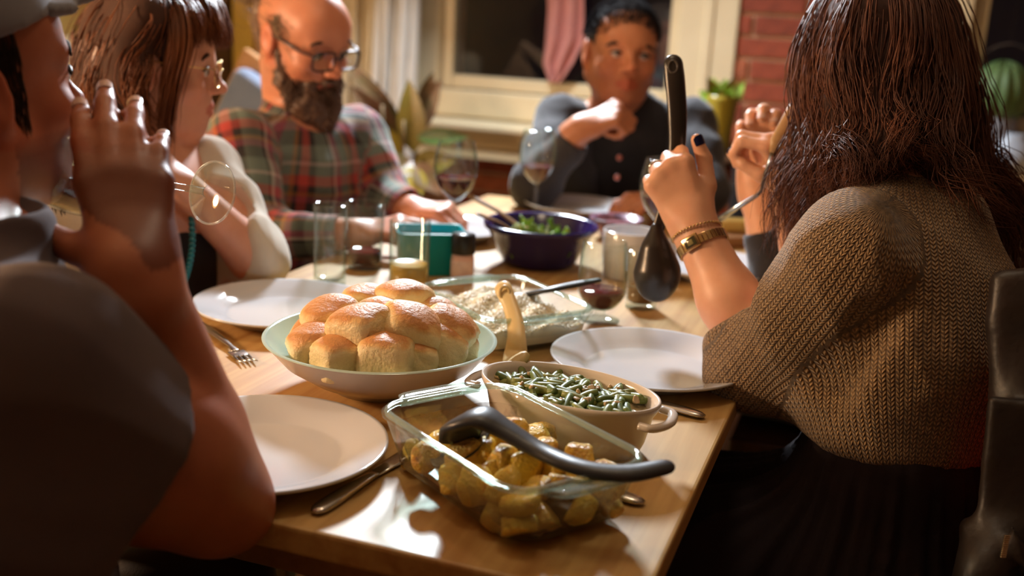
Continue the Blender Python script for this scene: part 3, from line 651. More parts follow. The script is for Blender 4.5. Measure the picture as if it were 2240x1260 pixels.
# rice: far too many grains to count
def rice(t, hx, hy, n=5200):
    base = MB(); nx, ny = 26, 18; V = []; F_ = []
    def hgt(x, y): return .029 + .018 * math.exp(-((x + hx * .25) ** 2 + (y - hy * .1) ** 2) / .006) + .003 * math.sin(x * 60 + 1) * math.sin(y * 70) + .003 * math.sin(x * 140 + y * 90)
    for i in range(nx):
        for j in range(ny):
            x = -hx + .014 + (2 * hx - .028) * i / (nx - 1); y = -hy + .014 + (2 * hy - .028) * j / (ny - 1); V.append((x, y, hgt(x, y)))
    F_ = [(i * ny + j, (i + 1) * ny + j, (i + 1) * ny + j + 1, i * ny + j + 1) for i in range(nx - 1) for j in range(ny - 1)]
    edge = [i * ny for i in range(nx)] + [(nx - 1) * ny + j for j in range(1, ny)] + [i * ny + ny - 1 for i in range(nx - 2, -1, -1)] + [j for j in range(ny - 2, 0, -1)]
    nb = len(V); V += [(V[i][0] * .96, V[i][1] * .96, .009) for i in edge]; ne = len(edge)
    F_ += [(edge[(k_ + 1) % ne], edge[k_], nb + k_, nb + (k_ + 1) % ne) for k_ in range(ne)]
    base.add(V, F_)
    gv, gf = lathe_vf([(0, -.0035), (.0010, -.0022), (.0013, 0), (.0010, .0022), (0, .0035)], 5); gv = gv * 1.25
    for _ in range(n):
        x = (rnd.random() * 2 - 1) * (hx - .016); y = (rnd.random() * 2 - 1) * (hy - .016); r_ = rot_to((rnd.gauss(0, 1), rnd.gauss(0, 1), rnd.gauss(0, .35)))
        base.add(gv @ r_.T + np.array([x, y, hgt(x, y) + .0012 * rnd.random()]), gf)
    o = base.build('rice', mat('cooked_rice', (.82, .76, .60), .35, noise=(30, (.78, .70, .52), .2), sss=.1)); o.location = t.location; o.rotation_euler = t.rotation_euler
    tag(o, 'cooked white rice filling the clear glass dish', 'rice', None, 'stuff')
rice(dishR, hxR, hyR)

# roast potatoes
def potato_vf(seed):
    r_ = np.random.RandomState(seed); v, f = lathe_vf([(0, -1)] + [(math.cos(t), math.sin(t)) for t in np.linspace(-1.45, 1.45, 13)] + [(0, 1)], 18)
    v = v * np.array([1.0, .85 + .2 * r_.rand(), .75 + .15 * r_.rand()])
    for _ in range(r_.randint(2, 5)):                                  # cut faces
        n = r_.randn(3); n /= np.linalg.norm(n); d = .30 + .3 * r_.rand(); s = v @ n - d; v = v - np.clip(s, 0, None)[:, None] * n * .92
    for k_ in range(7): fr = r_.randn(3) * 3.2; v = v * (1 + .035 * np.sin(v @ fr + r_.rand() * 6))[:, None]
    return v, f
def potato_mat(name, c1, c2, c3, thr):
    m = bpy.data.materials.new(name); m.use_nodes = True; N, L = nodes_of(m); b = N['Principled BSDF']; b.inputs['Roughness'].default_value = .28; b.inputs['Subsurface Weight'].default_value = .2; b.inputs['Subsurface Radius'].default_value = (1, .5, .15); b.inputs['Subsurface Scale'].default_value = .004
    tc = N.new('ShaderNodeTexCoord'); oi = N.new('ShaderNodeObjectInfo'); ad = N.new('ShaderNodeVectorMath'); ad.operation = 'ADD'
    nz = N.new('ShaderNodeTexNoise'); nz.inputs['Scale'].default_value = 1.3; nz.inputs['Detail'].default_value = 7; nz.inputs['Roughness'].default_value = .62
    rp = N.new('ShaderNodeValToRGB'); e = rp.color_ramp.elements; e[0].position = thr; e[0].color = (*c1, 1); e[1].position = thr + .26; e[1].color = (*c3, 1); q = e.new(thr + .10); q.color = (*c2, 1)
    L.new(tc.outputs['Object'], ad.inputs[0]); L.new(oi.outputs['Location'], ad.inputs[1]); sc_ = N.new('ShaderNodeVectorMath'); sc_.operation = 'SCALE'; sc_.inputs['Scale'].default_value = 40
    L.new(oi.outputs['Location'], sc_.inputs[0]); L.new(sc_.outputs[0], ad.inputs[1])
    L.new(ad.outputs[0], nz.inputs['Vector']); L.new(nz.outputs['Fac'], rp.inputs['Fac']); L.new(rp.outputs['Color'], b.inputs['Base Color'])
    n2 = N.new('ShaderNodeTexNoise'); n2.inputs['Scale'].default_value = 6; n2.inputs['Detail'].default_value = 5; bp = N.new('ShaderNodeBump'); bp.inputs['Strength'].default_value = .4; bp.inputs['Distance'].default_value = .06
    L.new(ad.outputs[0], n2.inputs['Vector']); L.new(n2.outputs['Fac'], bp.inputs['Height']); L.new(bp.outputs['Normal'], b.inputs['Normal'])
    return m
M_POT = [potato_mat('roast_potato_a', (.92, .64, .10), (.80, .46, .07), (.30, .09, .02), .56), potato_mat('roast_potato_b', (.90, .60, .13), (.70, .36, .07), (.24, .07, .02), .50)]
pot_me = []
for s in range(6):
    for m in M_POT: pot_me.append(new_mesh('potato', *potato_vf(s), [m]))
pot_label = 'roast potato chunk with browned patches in the glass baking dish'
def potato(loc, s, i):
    o = obj('potato', pot_me[i % len(pot_me)], None, loc, (rnd.random() * 6, rnd.random() * 6, rnd.random() * 6), (s, s, s)); tag(o, pot_label, 'potato', 'roast potatoes in the glass dish'); return o
lw_ = rotz(aP); pc = np.array(dishP.location)
seen = [(965, 975, .017), (1000, 955, .016), (1045, 965, .022), (1110, 962, .024), (1165, 958, .018), (1020, 1005, .021), (1065, 1000, .019), (1105, 1020, .020), (1152, 1030, .022), (1195, 1000, .019),
        (1215, 1035, .022), (1240, 1060, .020), (1270, 1045, .018), (1090, 1050, .020), (985, 1040, .020), (935, 1000, .018), (1300, 1050, .016), (1180, 1075, .019), (1040, 1060, .02), (1190, 955, .015)]
placed = []
for i, (px, py, s) in enumerate(seen):
    p = T(px, py, .790 if i < 13 else .782); placed.append((p, s)); potato(p, s, i)
k_ = 20                                                                   # the layers beneath, seen through the glass
for lay, (z_, stp, x0) in enumerate(((.019, .0350, -.98), (.042, .0360, -.05))):
    nx_ = int((2 * hxP - .05) / stp) + 1; ny_ = int((2 * hyP - .05) / stp) + 1
    for i in range(nx_):
        for j in range(ny_):
            q = np.array([-hxP + .030 + i * (2 * hxP - .060) / (nx_ - 1), -hyP + .030 + j * (2 * hyP - .060) / (ny_ - 1), 0]) + np.array([rnd.uniform(-.004, .004), rnd.uniform(-.004, .004), 0])
            if q[0] < x0 * hxP: continue
            p = pc + lw_ @ q; p[2] = .75 + z_ + rnd.uniform(-.002, .003); s = .0175 + .0035 * rnd.random()
            if any(np.linalg.norm(p - a_) < (s + b_) * .50 for a_, b_ in placed): continue
            placed.append((p, s)); potato(p, s, k_); k_ += 1
# pan juice at the bottom of the dish
jr = round_rect(hxP - .025, hyP - .025, .03, 6); V = [(x, y, z) for z in (.0075, .013) for x, y in jr]; nj = len(jr)
o = MB().add(V, [tuple(range(nj))[::-1], tuple(nj + i for i in range(nj))] + [(i, (i + 1) % nj, nj + (i + 1) % nj, nj + i) for i in range(nj)]).build('pan_juice', mat('browned_juice', (.25, .10, .02), .15, noise=(30, (.12, .04, .01), .2)), None, False)
o.location = dishP.location; o.rotation_euler = dishP.rotation_euler; tag(o, 'browned pan juice under the roast potatoes', 'sauce', None, 'stuff')
# baked-on crust on the far inside wall of the dish
def stained_mat():
    m = bpy.data.materials.new('baked_residue'); m.use_nodes = True; N, L = nodes_of(m); b = N['Principled BSDF']; b.inputs['Base Color'].default_value = (.22, .085, .03, 1); b.inputs['Roughness'].default_value = .4
    tc = N.new('ShaderNodeTexCoord'); nz = N.new('ShaderNodeTexNoise'); nz.inputs['Scale'].default_value = 38; nz.inputs['Detail'].default_value = 6; rp = N.new('ShaderNodeValToRGB'); rp.color_ramp.elements[0].position = .36; rp.color_ramp.elements[1].position = .62; rp.color_ramp.elements[1].color = (.9, .9, .9, 1); rp.color_ramp.elements[0].color = (.12, .12, .12, 1)
    L.new(tc.outputs['Object'], nz.inputs['Vector']); L.new(nz.outputs['Fac'], rp.inputs['Fac']); L.new(rp.outputs['Color'], b.inputs['Alpha']); MATS['baked_residue'] = m; return m
V = []; F_ = []; rws = 8
for i in range(rws):
    z = .014 + (.050 - .014) * i / (rws - 1); ins = .0105 - .0035 * i / (rws - 1); rr = round_rect(hxP - ins, hyP - ins, .030, 7); sel = [q for q in rr if q[0] < -hxP * .60]; sel.sort(key=lambda q: q[1]); V += [(x, y, z) for x, y in sel]; ns_ = len(sel)
F_ = [(i * ns_ + j, i * ns_ + j + 1, (i + 1) * ns_ + j + 1, (i + 1) * ns_ + j) for i in range(rws - 1) for j in range(ns_ - 1)]
MB().add(V, F_).build('baked_residue', stained_mat(), dishP)
# ------------------------------------------------------------------ serving spoons
M_NYLON = mat('dark_grey_nylon', (0.045, 0.048, 0.055), .38, noise=(40, (.04, .042, .05), .2))
def spoon(name, label, head_c, head_r, pts, rad, flat, m, hole=False, up=(0, 0, 1), cat='spoon', nrm=None, slots=0, depth=.35, head_dir=None):
    """head = shallow oval bowl, handle = flattened tube through pts (starts at the head)"""
    t = thing(name, label, cat, head_c)
    v, f = [], []
    hd_ = np.asarray(head_dir if head_dir is not None else np.asarray(head_c) - np.asarray(pts[2]), float); hd_ /= np.linalg.norm(hd_); nz_ = np.asarray(nrm if nrm is not None else (0, 0, 1), float); nz_ = nz_ - hd_ * (nz_ @ hd_); nz_ /= np.linalg.norm(nz_); sd = np.cross(nz_, hd_)
    n = 30; rg = 8
    def pt(rr, a, off):
        x = head_r[0] * rr * math.cos(a) * (1 - .18 * math.sin(a)); y = head_r[1] * rr * math.sin(a); return sd * x + hd_ * y + nz_ * (-depth * head_r[0] * (1 - rr ** 2) + off)
    for off in (0.0012, -0.0014):
        st_ = len(v); v.append(pt(0, 0, off))
        for i in range(1, rg + 1):
            for j in range(n): v.append(pt(i / rg, 2 * math.pi * j / n, off))
        up_ = off > 0
        for j in range(n): q = (st_, st_ + 1 + j, st_ + 1 + (j + 1) % n); f.append(q if up_ else q[::-1])
        for i in range(rg - 1):
            for j in range(n): a_ = st_ + 1 + i * n; q = (a_ + j, a_ + n + j, a_ + n + (j + 1) % n, a_ + (j + 1) % n); f.append(q if up_ else q[::-1])
    half = len(v) // 2; o1 = 1 + (rg - 1) * n
    for j in range(n): f.append((o1 + (j + 1) % n, o1 + j, half + o1 + j, half + o1 + (j + 1) % n))
    obj('spoon_bowl', new_mesh('spoon_bowl', np.array(v), f, [m]), t)
    sp = spline(pts, 30); k_ = len(sp); rad = np.interp(np.linspace(0, 1, k_), np.linspace(0, 1, len(rad)), rad); fl_ = np.interp(np.linspace(0, 1, k_), np.linspace(0, 1, len(flat)), flat)
    e1 = sp[-1] - sp[-2]; e1 /= np.linalg.norm(e1); rr_ = rad[-1]; ex = [(.5, .87), (.8, .6), (.97, .25)]
    sp = np.vstack([sp] + [sp[-1] + e1 * rr_ * a_ for a_, _ in ex]); rad = np.concatenate([rad, [rr_ * b_ for _, b_ in ex]]); fl_ = np.concatenate([fl_, [fl_[-1]] * 3])
    MB().tube(sp - np.asarray(head_c), rad, 14, True, 0, fl_, up).build('handle', m, t)
    return t
hp = P(1010, 945, 1.10)
# slotted serving spoon lying over the dish of potatoes
spoon('serving_spoon', 'dark grey serving spoon lying across the dish of roast potatoes', T(1003, 968, .800), (.026, .034), [T(1003, 962, .803), T(1018, 925, .826), T(1052, 912, .836), T(1105, 940, .829), T(1180, 985, .819), T(1270, 1023, .819), T(1370, 1036, .819), T(1452, 1022, .823)],
      [.020, .0245, .022, .0145, .0115, .0115, .0125, .010], [.25, .32, .36, .5, .55, .55, .55, .6], M_NYLON, depth=.3, head_dir=(-.6, -.7, -.5), nrm=(-.5, -.5, .6))
# ------------------------------------------------------------------ green bean casserole
zc = .75 + .060
eL, eR = T(1064, 802, zc), T(1441, 893, zc); cc = (eL + eR) / 2; la = np.linalg.norm(eR - eL) / 2; sa = la * .60; cang = math.atan2(*(eR - eL)[[1, 0]])
cas = thing('oval_casserole', 'white oval ceramic dish of green beans with a small loop handle', 'casserole', (cc[0], cc[1], .75), cang)
M_STONE = mat('cream_stoneware', (0.70, 0.62, 0.54), .16, noise=(7, (.68, .60, .52), .3))
kx = 1.0; ky = sa / la
pr = [(0, .004), (la * .74, .004), (la * .76, 0), (la * .80, .001), (la * .86, .015), (la * .93, .045), (la * .985, .054), (la, .058), (la * .992, .062), (la * .965, .0615), (la * .93, .056), (la * .86, .035), (la * .78, .012), (0, .010)]
MB().lathe(pr, 96, sx=kx, sy=ky).build('body', M_STONE, cas)
for sg in (1, -1):
    pts = spline([(sg * la * .92, -.030, .048), (sg * (la + .006), -.026, .047), (sg * (la + .013), 0, .046), (sg * (la + .006), .026, .047), (sg * la * .92, .030, .048)], 22)
    MB().tube(pts, .0056, 10, True, 0, .75, (0, 0, 1)).build('handle', M_STONE, cas)
# creamy sauce, then the beans one by one
V = []; F_ = []; nr, na = 12, 48
for i in range(nr):
    for j in range(na): rr = (i + .3) / (nr - .7) * .925; a = 2 * math.pi * j / na; x, y = la * rr * math.cos(a), sa * rr * math.sin(a); V.append((x, y, .0450 + .006 * math.cos(rr * 1.5) + .0025 * math.sin(x * 180) * math.sin(y * 160 + 1)))
for i in range(nr - 1): F_ += [(i * na + j, (i + 1) * na + j, (i + 1) * na + (j + 1) % na, i * na + (j + 1) % na) for j in range(na)]
F_.append(tuple(range(na)))
o = MB().add(V, F_).build('bean_sauce', mat('mushroom_sauce', (.52, .42, .25), .25, noise=(90, (.36, .27, .13), .18), bump=(160, .6, .004))); o.location = cas.location; o.rotation_euler = cas.rotation_euler
tag(o, 'glossy mushroom sauce around the green beans', 'sauce', None, 'stuff')
M_BEAN = [mat('bean_green_%d' % i, c, .42, noise=(60, tuple(q * .6 for q in c), .25)) for i, c in enumerate([(.15, .21, .05), (.20, .26, .065), (.11, .165, .04), (.27, .29, .08)])]
bean_me = []
for i in range(8):
    Lb = .009 + .010 * (i / 7); bend = rnd.uniform(-.003, .003); pts = [(x, bend * (1 - (x / Lb) ** 2), 0) for x in np.linspace(-Lb, Lb, 7)]
    bean_me.append(MB().tube(pts, [.0034, .0043, .0047, .0048, .0047, .0043, .0034], 8).mesh('green_bean', M_BEAN[i % 4]))
RC = rotz(cang); nb_ = 0
for i in range(1200):
    if nb_ >= 125: break
    a = rnd.random() * 6.283; rr = math.sqrt(rnd.random()) * .78; q = np.array([la * rr * math.cos(a), sa * rr * math.sin(a), .047 + .007 * (1 - rr) + .004 * rnd.random()])
    if q[0] < -la * .74 and abs(q[1]) < .02: continue
    w = RC @ q + np.array(cas.location)
    o = obj('green_bean', bean_me[rnd.randrange(8)], None, w, (rnd.uniform(-.25, .25), rnd.uniform(-.35, .35), rnd.random() * 6.28)); tag(o, 'cut green bean in the white oval casserole', 'green bean', 'green beans in the casserole'); nb_ += 1
M_MUSH = mat('mushroom', (.52, .38, .22), .4, noise=(60, (.4, .27, .14), .2))
mush_me = new_mesh('mushroom_piece', *potato_vf(9), [M_MUSH])
for i in range(26):
    a = rnd.random() * 6.283; rr = math.sqrt(rnd.random()) * .8; w = RC @ np.array([la * rr * math.cos(a), sa * rr * math.sin(a), .053 + .006 * (1 - rr)]) + np.array(cas.location); s = .0035 + .002 * rnd.random()
    o = obj('mushroom_piece', mush_me, None, w, (rnd.random() * 6, rnd.random() * 6, 0), (s, s, s)); tag(o, 'small tan mushroom piece among the green beans', 'mushroom', 'mushroom pieces in the casserole')
# cream ladle standing in the beans
M_IVORY = mat('ivory_plastic', (0.74, 0.58, 0.30), .35, noise=(8, (.70, .54, .27), .3), sss=.1)
lb0 = T(1122, 812, .800)
t = spoon('cream_ladle', 'cream plastic ladle standing in the green beans', lb0, (.026, .030), [lb0 + np.array([0, .0, .004]), P(1127, 785, 1.395), P(1130, 740, 1.41), P(1126, 700, 1.43), P(1115, 665, 1.445), P(1101, 632, 1.46)], [.025, .017, .0125, .0115, .0105, .0125], [.35, .4, .45, .45, .45, .4], M_IVORY, up=(-.1, -1, .35), cat='ladle', nrm=(0, .1, 1), head_dir=(-.7, -.7, 0))
hpos = P(1104, 640, 1.450); q = rot_to(-FWD)
MB().tube([hpos - lb0 + q @ np.array([.0065 * math.cos(a), .0085 * math.sin(a), 0]) for a in np.linspace(0, 6.283, 17)], .0022, 6, False).build('hang_hole', mat('ivory_dark', (.55, .40, .18), .4, noise=(8, (.5, .36, .16), .2)), t)
# black spoon resting in the rice
rs = T(1120, 655, .787)
spoon('rice_spoon', 'black spoon resting in the dish of white rice', rs, (.024, .032), [rs + np.array([0, 0, .002]), T(1150, 645, .795), T(1200, 634, .81), T(1260, 622, .815), T(1308, 613, .82)], [.014, .008, .0085, .0095, .006], [.5, .5, .45, .45, .5], mat('black_nylon', (.02, .02, .02), .4, noise=(40, (.016, .016, .016), .2)), head_dir=(-.9, .2, -.1))

# ------------------------------------------------------------------ drinking glasses
def shell(prof_out, th=.0012):
    out = list(prof_out); inn = [(max(r - th, 0.0), z + (th if i == 0 else 0)) for i, (r, z) in enumerate(out)][::-1]; return out, inn
M_WINE = mat('red_wine', (0.11, 0.006, 0.014), .06, spec=.4, noise=(10, (.09, .006, .013), .2))
M_JUICE = mat('orange_juice', (0.62, 0.33, 0.03), .25, noise=(12, (.55, .28, .025), .2))
M_AMBER = mat('amber_drink', (.20, .09, .03), .1, noise=(10, (.16, .07, .02), .2))
def bowl_r(prof, z):
    rs_ = [p[0] for p in prof]; zs = [p[1] for p in prof]; return float(np.interp(z, zs, rs_))
def wine_glass(px, py, label, H=.21, Rm=.042, level=.5, s=1.0, loc=None, rot=None, name='wine_glass', wine=True, mw=None):
    p = T(px, py) if loc is None else np.asarray(loc); t = thing(name, label, 'wine glass', p if rot is not None else (p[0], p[1], .7502), 0, 'wine glasses')
    if rot is not None: t.rotation_euler = rot
    hb_ = H * .44; bp = [(.004, hb_), (.012, hb_ + .004), (.028, hb_ + .022), (Rm * .93, hb_ + .045), (Rm, hb_ + .062), (Rm * .97, hb_ + .085), (Rm * .80, H)]
    pts = spline([(r, z, 0) for r, z in bp], 26)[:, :2]; pr_ = [(0, hb_)] + [tuple(q) for q in pts]
    inn = [(r - .0011, z) for r, z in pts[::-1]][:-1] + [(0, hb_ + .003)]
    MB().lathe(pr_ + [(pts[-1][0] - .0006, H + .0007)] + inn, 48).build('glass_bowl', M_GLASS, t)
    MB().lathe([(0, hb_ + .001), (.006, hb_ + .001), (.0042, hb_ - .01), (.0036, hb_ * .5), (.0042, .012), (.009, .005), (.0345, .0018), (.0350, .0008), (.034, 0), (0, 0)], 48).build('stem_and_foot', M_GLASS, t)
    MB().tube([(.0342 * math.cos(a), .0342 * math.sin(a), .0012) for a in np.linspace(0, 2 * math.pi, 49)], .0013, 6, False).build('foot_rim_glint', glass_mat('glint_glass', (.95, .96, .96), (.8, .85, .85), body=.16), t)  # added pale ring, paints the bright edge highlight of the foot
    if wine:
        zt = hb_ + (H - hb_) * level; ii = [(r - .0014, z) for r, z in pts if z < zt]; rt = float(np.interp(zt, pts[:, 1], pts[:, 0])) - .0014
        MB().lathe([(0, ii[0][1] + .003)] + [(max(r, .001), z + (.003 if k_ == 0 else 0)) for k_, (r, z) in enumerate(ii)] + [(rt, zt), (rt * .97, zt - .0005), (0, zt - .0005)], 40).build('wine', mw or M_WINE, t)
    return t
wine_glass(990, 545, 'wine glass half full of red wine left of the blue salad bowl', .208, .0415, .40)
wine_glass(1168, 492, 'wine glass with a little red wine right in front of the far man', .205, .041, .34)
wine_glass(1434, 592, 'wine glass with red wine partly hidden behind the raised hand with the ladle', .205, .042, .40)
# short-footed goblet
g4 = T(1311, 700); t = thing('goblet', 'short-footed goblet of red wine beside the rice dish', 'wine glass', (g4[0], g4[1], .7502), 0, 'wine glasses')
H4 = .122; gp_ = spline([(.006, .016, 0), (.022, .022, 0), (.035, .040, 0), (.0375, .060, 0), (.036, .09, 0), (.033, H4, 0)], 22)[:, :2]
MB().lathe([(0, .015)] + [tuple(q) for q in gp_] + [(.0324, H4 + .0006)] + [(r - .0013, z) for r, z in gp_[::-1]][:-1] + [(0, .019)], 48).build('glass_bowl', M_GLASS, t)
MB().lathe([(0, .016), (.008, .016), (.008, .010), (.014, .005), (.0300, .002), (.0305, .001), (.030, 0), (0, 0)], 48).build('foot', M_GLASS, t)
MB().lathe([(0, .0195), (.006, .0195)] + [(r - .0016, z) for r, z in gp_ if .021 < z < .048] + [(.0345, .048), (0, .0478)], 40).build('wine', M_WINE, t)
def tumbler(px, py, r0, r1, H, label, liquid=None, level=.4, base=.010, name='tumbler'):
    p = T(px, py); t = thing(name, label, 'glass', (p[0], p[1], .7502), 0, 'tumblers')
    MB().lathe([(0, 0), (r0 * .96, 0), (r0, .002), (r1, H - .001), (r1 - .0007, H), (r1 - .0014, H - .001), (r0 - .0016, base + .003), (r0 - .004, base), (0, base)], 48).build('glass_body', M_GLASS, t)
    if liquid:
        zt = base + (H - base) * level; rt = r0 + (r1 - r0) * zt / H - .0019
        MB().lathe([(0, base + .0006), (r0 - .0045, base + .0006), (r0 - .0021, base + .0035), (rt, zt), (rt * .98, zt - .0004), (0, zt - .0004)], 40).build('drink', liquid, t)
    return t
tumbler(721, 622, .0262, .0270, .133, 'tall straight water glass, almost empty, near the bearded man')
tumbler(797, 585, .0300, .0345, .115, 'tumbler with a finger of red wine beside the tall water glass', M_WINE, .20)
tumbler(893, 646, .0315, .0325, .122, 'tall glass of orange juice behind the bread rolls', M_JUICE, .38)
tumbler(1400, 672, .025, .029, .095, 'small glass with an amber drink behind the hanging ladle bowl', M_AMBER, .3)
# teal tub
p = T(938, 592); t = thing('teal_tub', 'teal plastic tub with a pale inside behind the orange juice', 'tub', (p[0], p[1], .7502), R(12))
Ht = .074; V = []; F_ = []; spec = [(.050, 0), (.052, .003), (.058, Ht - .002), (.060, Ht), (.0585, Ht + .001), (.056, Ht - .002), (.051, .006)]
mbt = MB()
for k_, (hx_, z) in enumerate(spec): V += [(x, y, z) for x, y in round_rect(hx_, hx_ * .8, .014, 5)]
for i in range(len(spec) - 1): F_ += [(i * 20 + j, i * 20 + (j + 1) % 20, (i + 1) * 20 + (j + 1) % 20, (i + 1) * 20 + j) for j in range(20)]
F_ += [tuple(range(20))[::-1], tuple(6 * 20 + j for j in range(20))]
mbt.add(V, F_).build('body', mat('teal_plastic', (0.0, .42, .54), .35, noise=(8, (.0, .38, .50), .2)), t)
rr = round_rect(.055, .044, .013, 5); o = MB().add([(x, y, Ht - .016) for x, y in rr] + [(x, y, Ht - .022) for x, y in rr], [tuple(range(20)), tuple(20 + j for j in range(20))[::-1]] + [(j, 20 + j, 20 + (j + 1) % 20, (j + 1) % 20) for j in range(20)]).build('spread', mat('pale_spread', (.60, .72, .72), .3, noise=(20, (.5, .66, .68), .2)), t)
mug_h = MB().box((.061, 0, Ht * .9), (.01, .02, .008), None, .002).build('lip', MATS['teal_plastic'], t)
# spice jar
p = T(1010, 614); t = thing('spice_jar', 'small pink salt jar with a black cap beside the teal tub', 'jar', (p[0], p[1], .7502))
MB().lathe([(0, 0), (.0185, 0), (.0195, .002), (.0195, .042), (.018, .047), (.0165, .049), (0, .049)], 32).build('jar_body', mat('pink_salt', (.80, .52, .50), .2, noise=(90, (.7, .5, .48), .2)), t)
MB().lathe([(0, .0485), (.0205, .0485), (.0208, .050), (.0208, .078), (.0195, .081), (0, .0815)], 32).build('cap', mat('black_cap', (.012, .011, .012), .3, noise=(40, (.01, .01, .01), .2)), t)
MB().lathe([(.0197, .010), (.0199, .011), (.0199, .036), (.0197, .037)], 32).build('paper_label', mat('pale_label', (.85, .70, .70), .6, noise=(30, (.6, .42, .44), .15)), t)
# white pitcher-like mug
p = T(1372, 606); t = thing('white_mug', 'white ceramic mug behind the goblet of red wine', 'mug', (p[0], p[1], .7502))
MB().lathe([(0, 0), (.038, 0), (.044, .004), (.048, .04), (.049, .084), (.0475, .086), (.046, .084), (.044, .008), (0, .007)], 40).build('body', M_CHINA, t)
MB().tube(spline([(.046, 0, .07), (.075, 0, .065), (.078, 0, .035), (.045, 0, .02)], 18), .005, 8).build('handle', M_CHINA, t)
# small patterned bowl
p = T(1345, 520); t = thing('patterned_bowl', 'small purple patterned bowl right of the blue salad bowl', 'bowl', (p[0], p[1], .7502))
MB().lathe([(0, .003), (.024, .003), (.026, 0), (.030, .002), (.046, .022), (.056, .042), (.0545, .043), (.044, .024), (.026, .008), (0, .008)], 40).build('body', mat('purple_glaze', (.16, .10, .16), .25, noise=(60, (.35, .18, .26), .06)), t)
o = MB().lathe([(0, .03), (.04, .029), (.046, .027), (0, .02)], 24).build('dip', mat('red_dip', (.3, .08, .09), .35, noise=(40, (.2, .05, .06), .2)), t)
# ------------------------------------------------------------------ salad bowl
sb = T(1178, 576); t = thing('salad_bowl', 'dark blue salad bowl with lettuce and wooden servers', 'bowl', (sb[0], sb[1], .7502))
HS, RS = .077, .1055
MB().lathe([(0, .004), (.055, .004), (.057, 0), (.063, 0), (.070, .010), (.088, .045), (RS - .008, HS - .014), (RS - .002, HS - .010), (RS, HS - .002), (RS - .002, HS), (RS - .006, HS - .004), (.084, .045), (.062, .012), (0, .009)], 72).build('body', mat('cobalt_glaze', (0.022, 0.014, 0.13), .14, noise=(10, (.018, .012, .10), .2), spec=.6), t)
M_LET = [mat('lettuce_%d' % i, c, .4, noise=(30, c2, .2)) for i, (c, c2) in enumerate([((.22, .40, .03), (.35, .52, .08)), ((.40, .50, .14), (.58, .62, .3)), ((.12, .27, .03), (.2, .36, .05))])]
def lettuce_vf(seed):
    r_ = np.random.RandomState(seed); n, m = 12, 14; V = []; F_ = []
    for i in range(n):
        for j in range(m):
            u = i / (n - 1); a = (j / (m - 1) - .5) * 2.2; rr = u * (1 + .10 * math.sin(a * 9 + seed)); V.append((rr * math.sin(a), rr * math.cos(a), .25 * u * u + .16 * u * math.sin(a * 7 + seed) + .08 * u * math.sin(a * 17 + u * 4)))
    F_ = [(i * m + j, i * m + j + 1, (i + 1) * m + j + 1, (i + 1) * m + j) for i in range(n - 1) for j in range(m - 1)]
    return V, F_
for i in range(30):
    a = rnd.random() * 6.283; rr = math.sqrt(rnd.random()) * .066; s = .026 + .014 * rnd.random()
    me = new_mesh('lettuce_leaf', *lettuce_vf(i), [M_LET[i % 3]]); o = obj('lettuce_leaf', me, None, (sb[0] + rr * math.cos(a), sb[1] + rr * math.sin(a), .75 + .036 + .014 * rnd.random()), (rnd.uniform(-.9, .9), rnd.uniform(-.9, .9), rnd.random() * 6.28), (s, s, s))
    o.modifiers.new('thick', 'SOLIDIFY').thickness = .02; tag(o, 'curly green lettuce leaf in the dark blue salad bowl', 'lettuce leaf', 'lettuce leaves in the salad bowl')
M_SERV = wood_mat('server_wood', (.34, .20, .08), (.22, .11, .04), .4, 2.0)
for k_, (e0, e1, lb) in enumerate([((1028, 428, 2.02), (1150, 505, 1.98), 'wooden salad server leaning on the rim, the upper of the pair'), ((1050, 470, 1.94), (1135, 515, 1.97), 'wooden salad server lying on the rim, the lower of the pair')]):
    a_, b_ = P(*e0), P(*e1); m_ = (a_ + b_) / 2 + np.array([0, 0, .004])
    spoon('salad_server', lb, b_ + (b_ - a_) * .08, (.022, .032), [b_, m_ * .4 + b_ * .6, m_, m_ * .4 + a_ * .6, a_], [.008, .0065, .007, .008, .0085], [.4, .45, .45, .45, .4], M_SERV, cat='salad server', head_dir=b_ - a_)
# wooden board with cheese beyond the hand
p = T(1585, 528); t = thing('serving_board', 'small wooden serving board with pale cheese at the right side of the table', 'board', (p[0], p[1], .7502), R(20))
MB().box((0, 0, .011), (.20, .13, .022), None, .005).build('board', M_WOODM, t, False)
o = MB().box((0, 0, 0), (.06, .045, .026), None, .006).build('cheese_piece', mat('cheese', (.70, .52, .15), .4, noise=(12, (.66, .48, .13), .2))); o.location = (p[0] + .02, p[1] + .01, .7852); tag(o, 'wedge of yellow cheese on the wooden board', 'cheese')

# ------------------------------------------------------------------ cutlery
def fork_parts(t, L_=.19):
    mb = MB().tube(spline([(-L_ / 2, 0, .003), (-L_ * .2, 0, .006), (L_ * .12, 0, .006), (L_ * .24, 0, .004)], 18), np.interp(np.linspace(0, 1, 18), [0, .15, .7, 1], [.0075, .0085, .0035, .006]), 10, True, 0, .35, (0, 0, 1)); mb.build('handle', M_STEEL, t)
    MB().box((L_ * .285, 0, .0035), (.022, .022, .002), None, .0009).build('fork_head', M_STEEL, t)
    for k_ in range(4): MB().tube([(L_ * .33, -.0093 + k_ * .0062, .0034), (L_ * .40, -.0093 + k_ * .0062, .002), (L_ * .5, -.0093 + k_ * .0062, .005)], [.0018, .0017, .0008], 6).build('tine', M_STEEL, t)
def place_axis(p0, p1): m_ = (p0 + p1) / 2; d = p1 - p0; return m_, math.atan2(d[1], d[0]), np.linalg.norm(d)
a_, b_ = T(455, 728), T(548, 800); m_, an_, ln = place_axis(a_, b_); off = np.array([math.cos(an_), math.sin(an_), 0]) * (.19 - ln) * .5
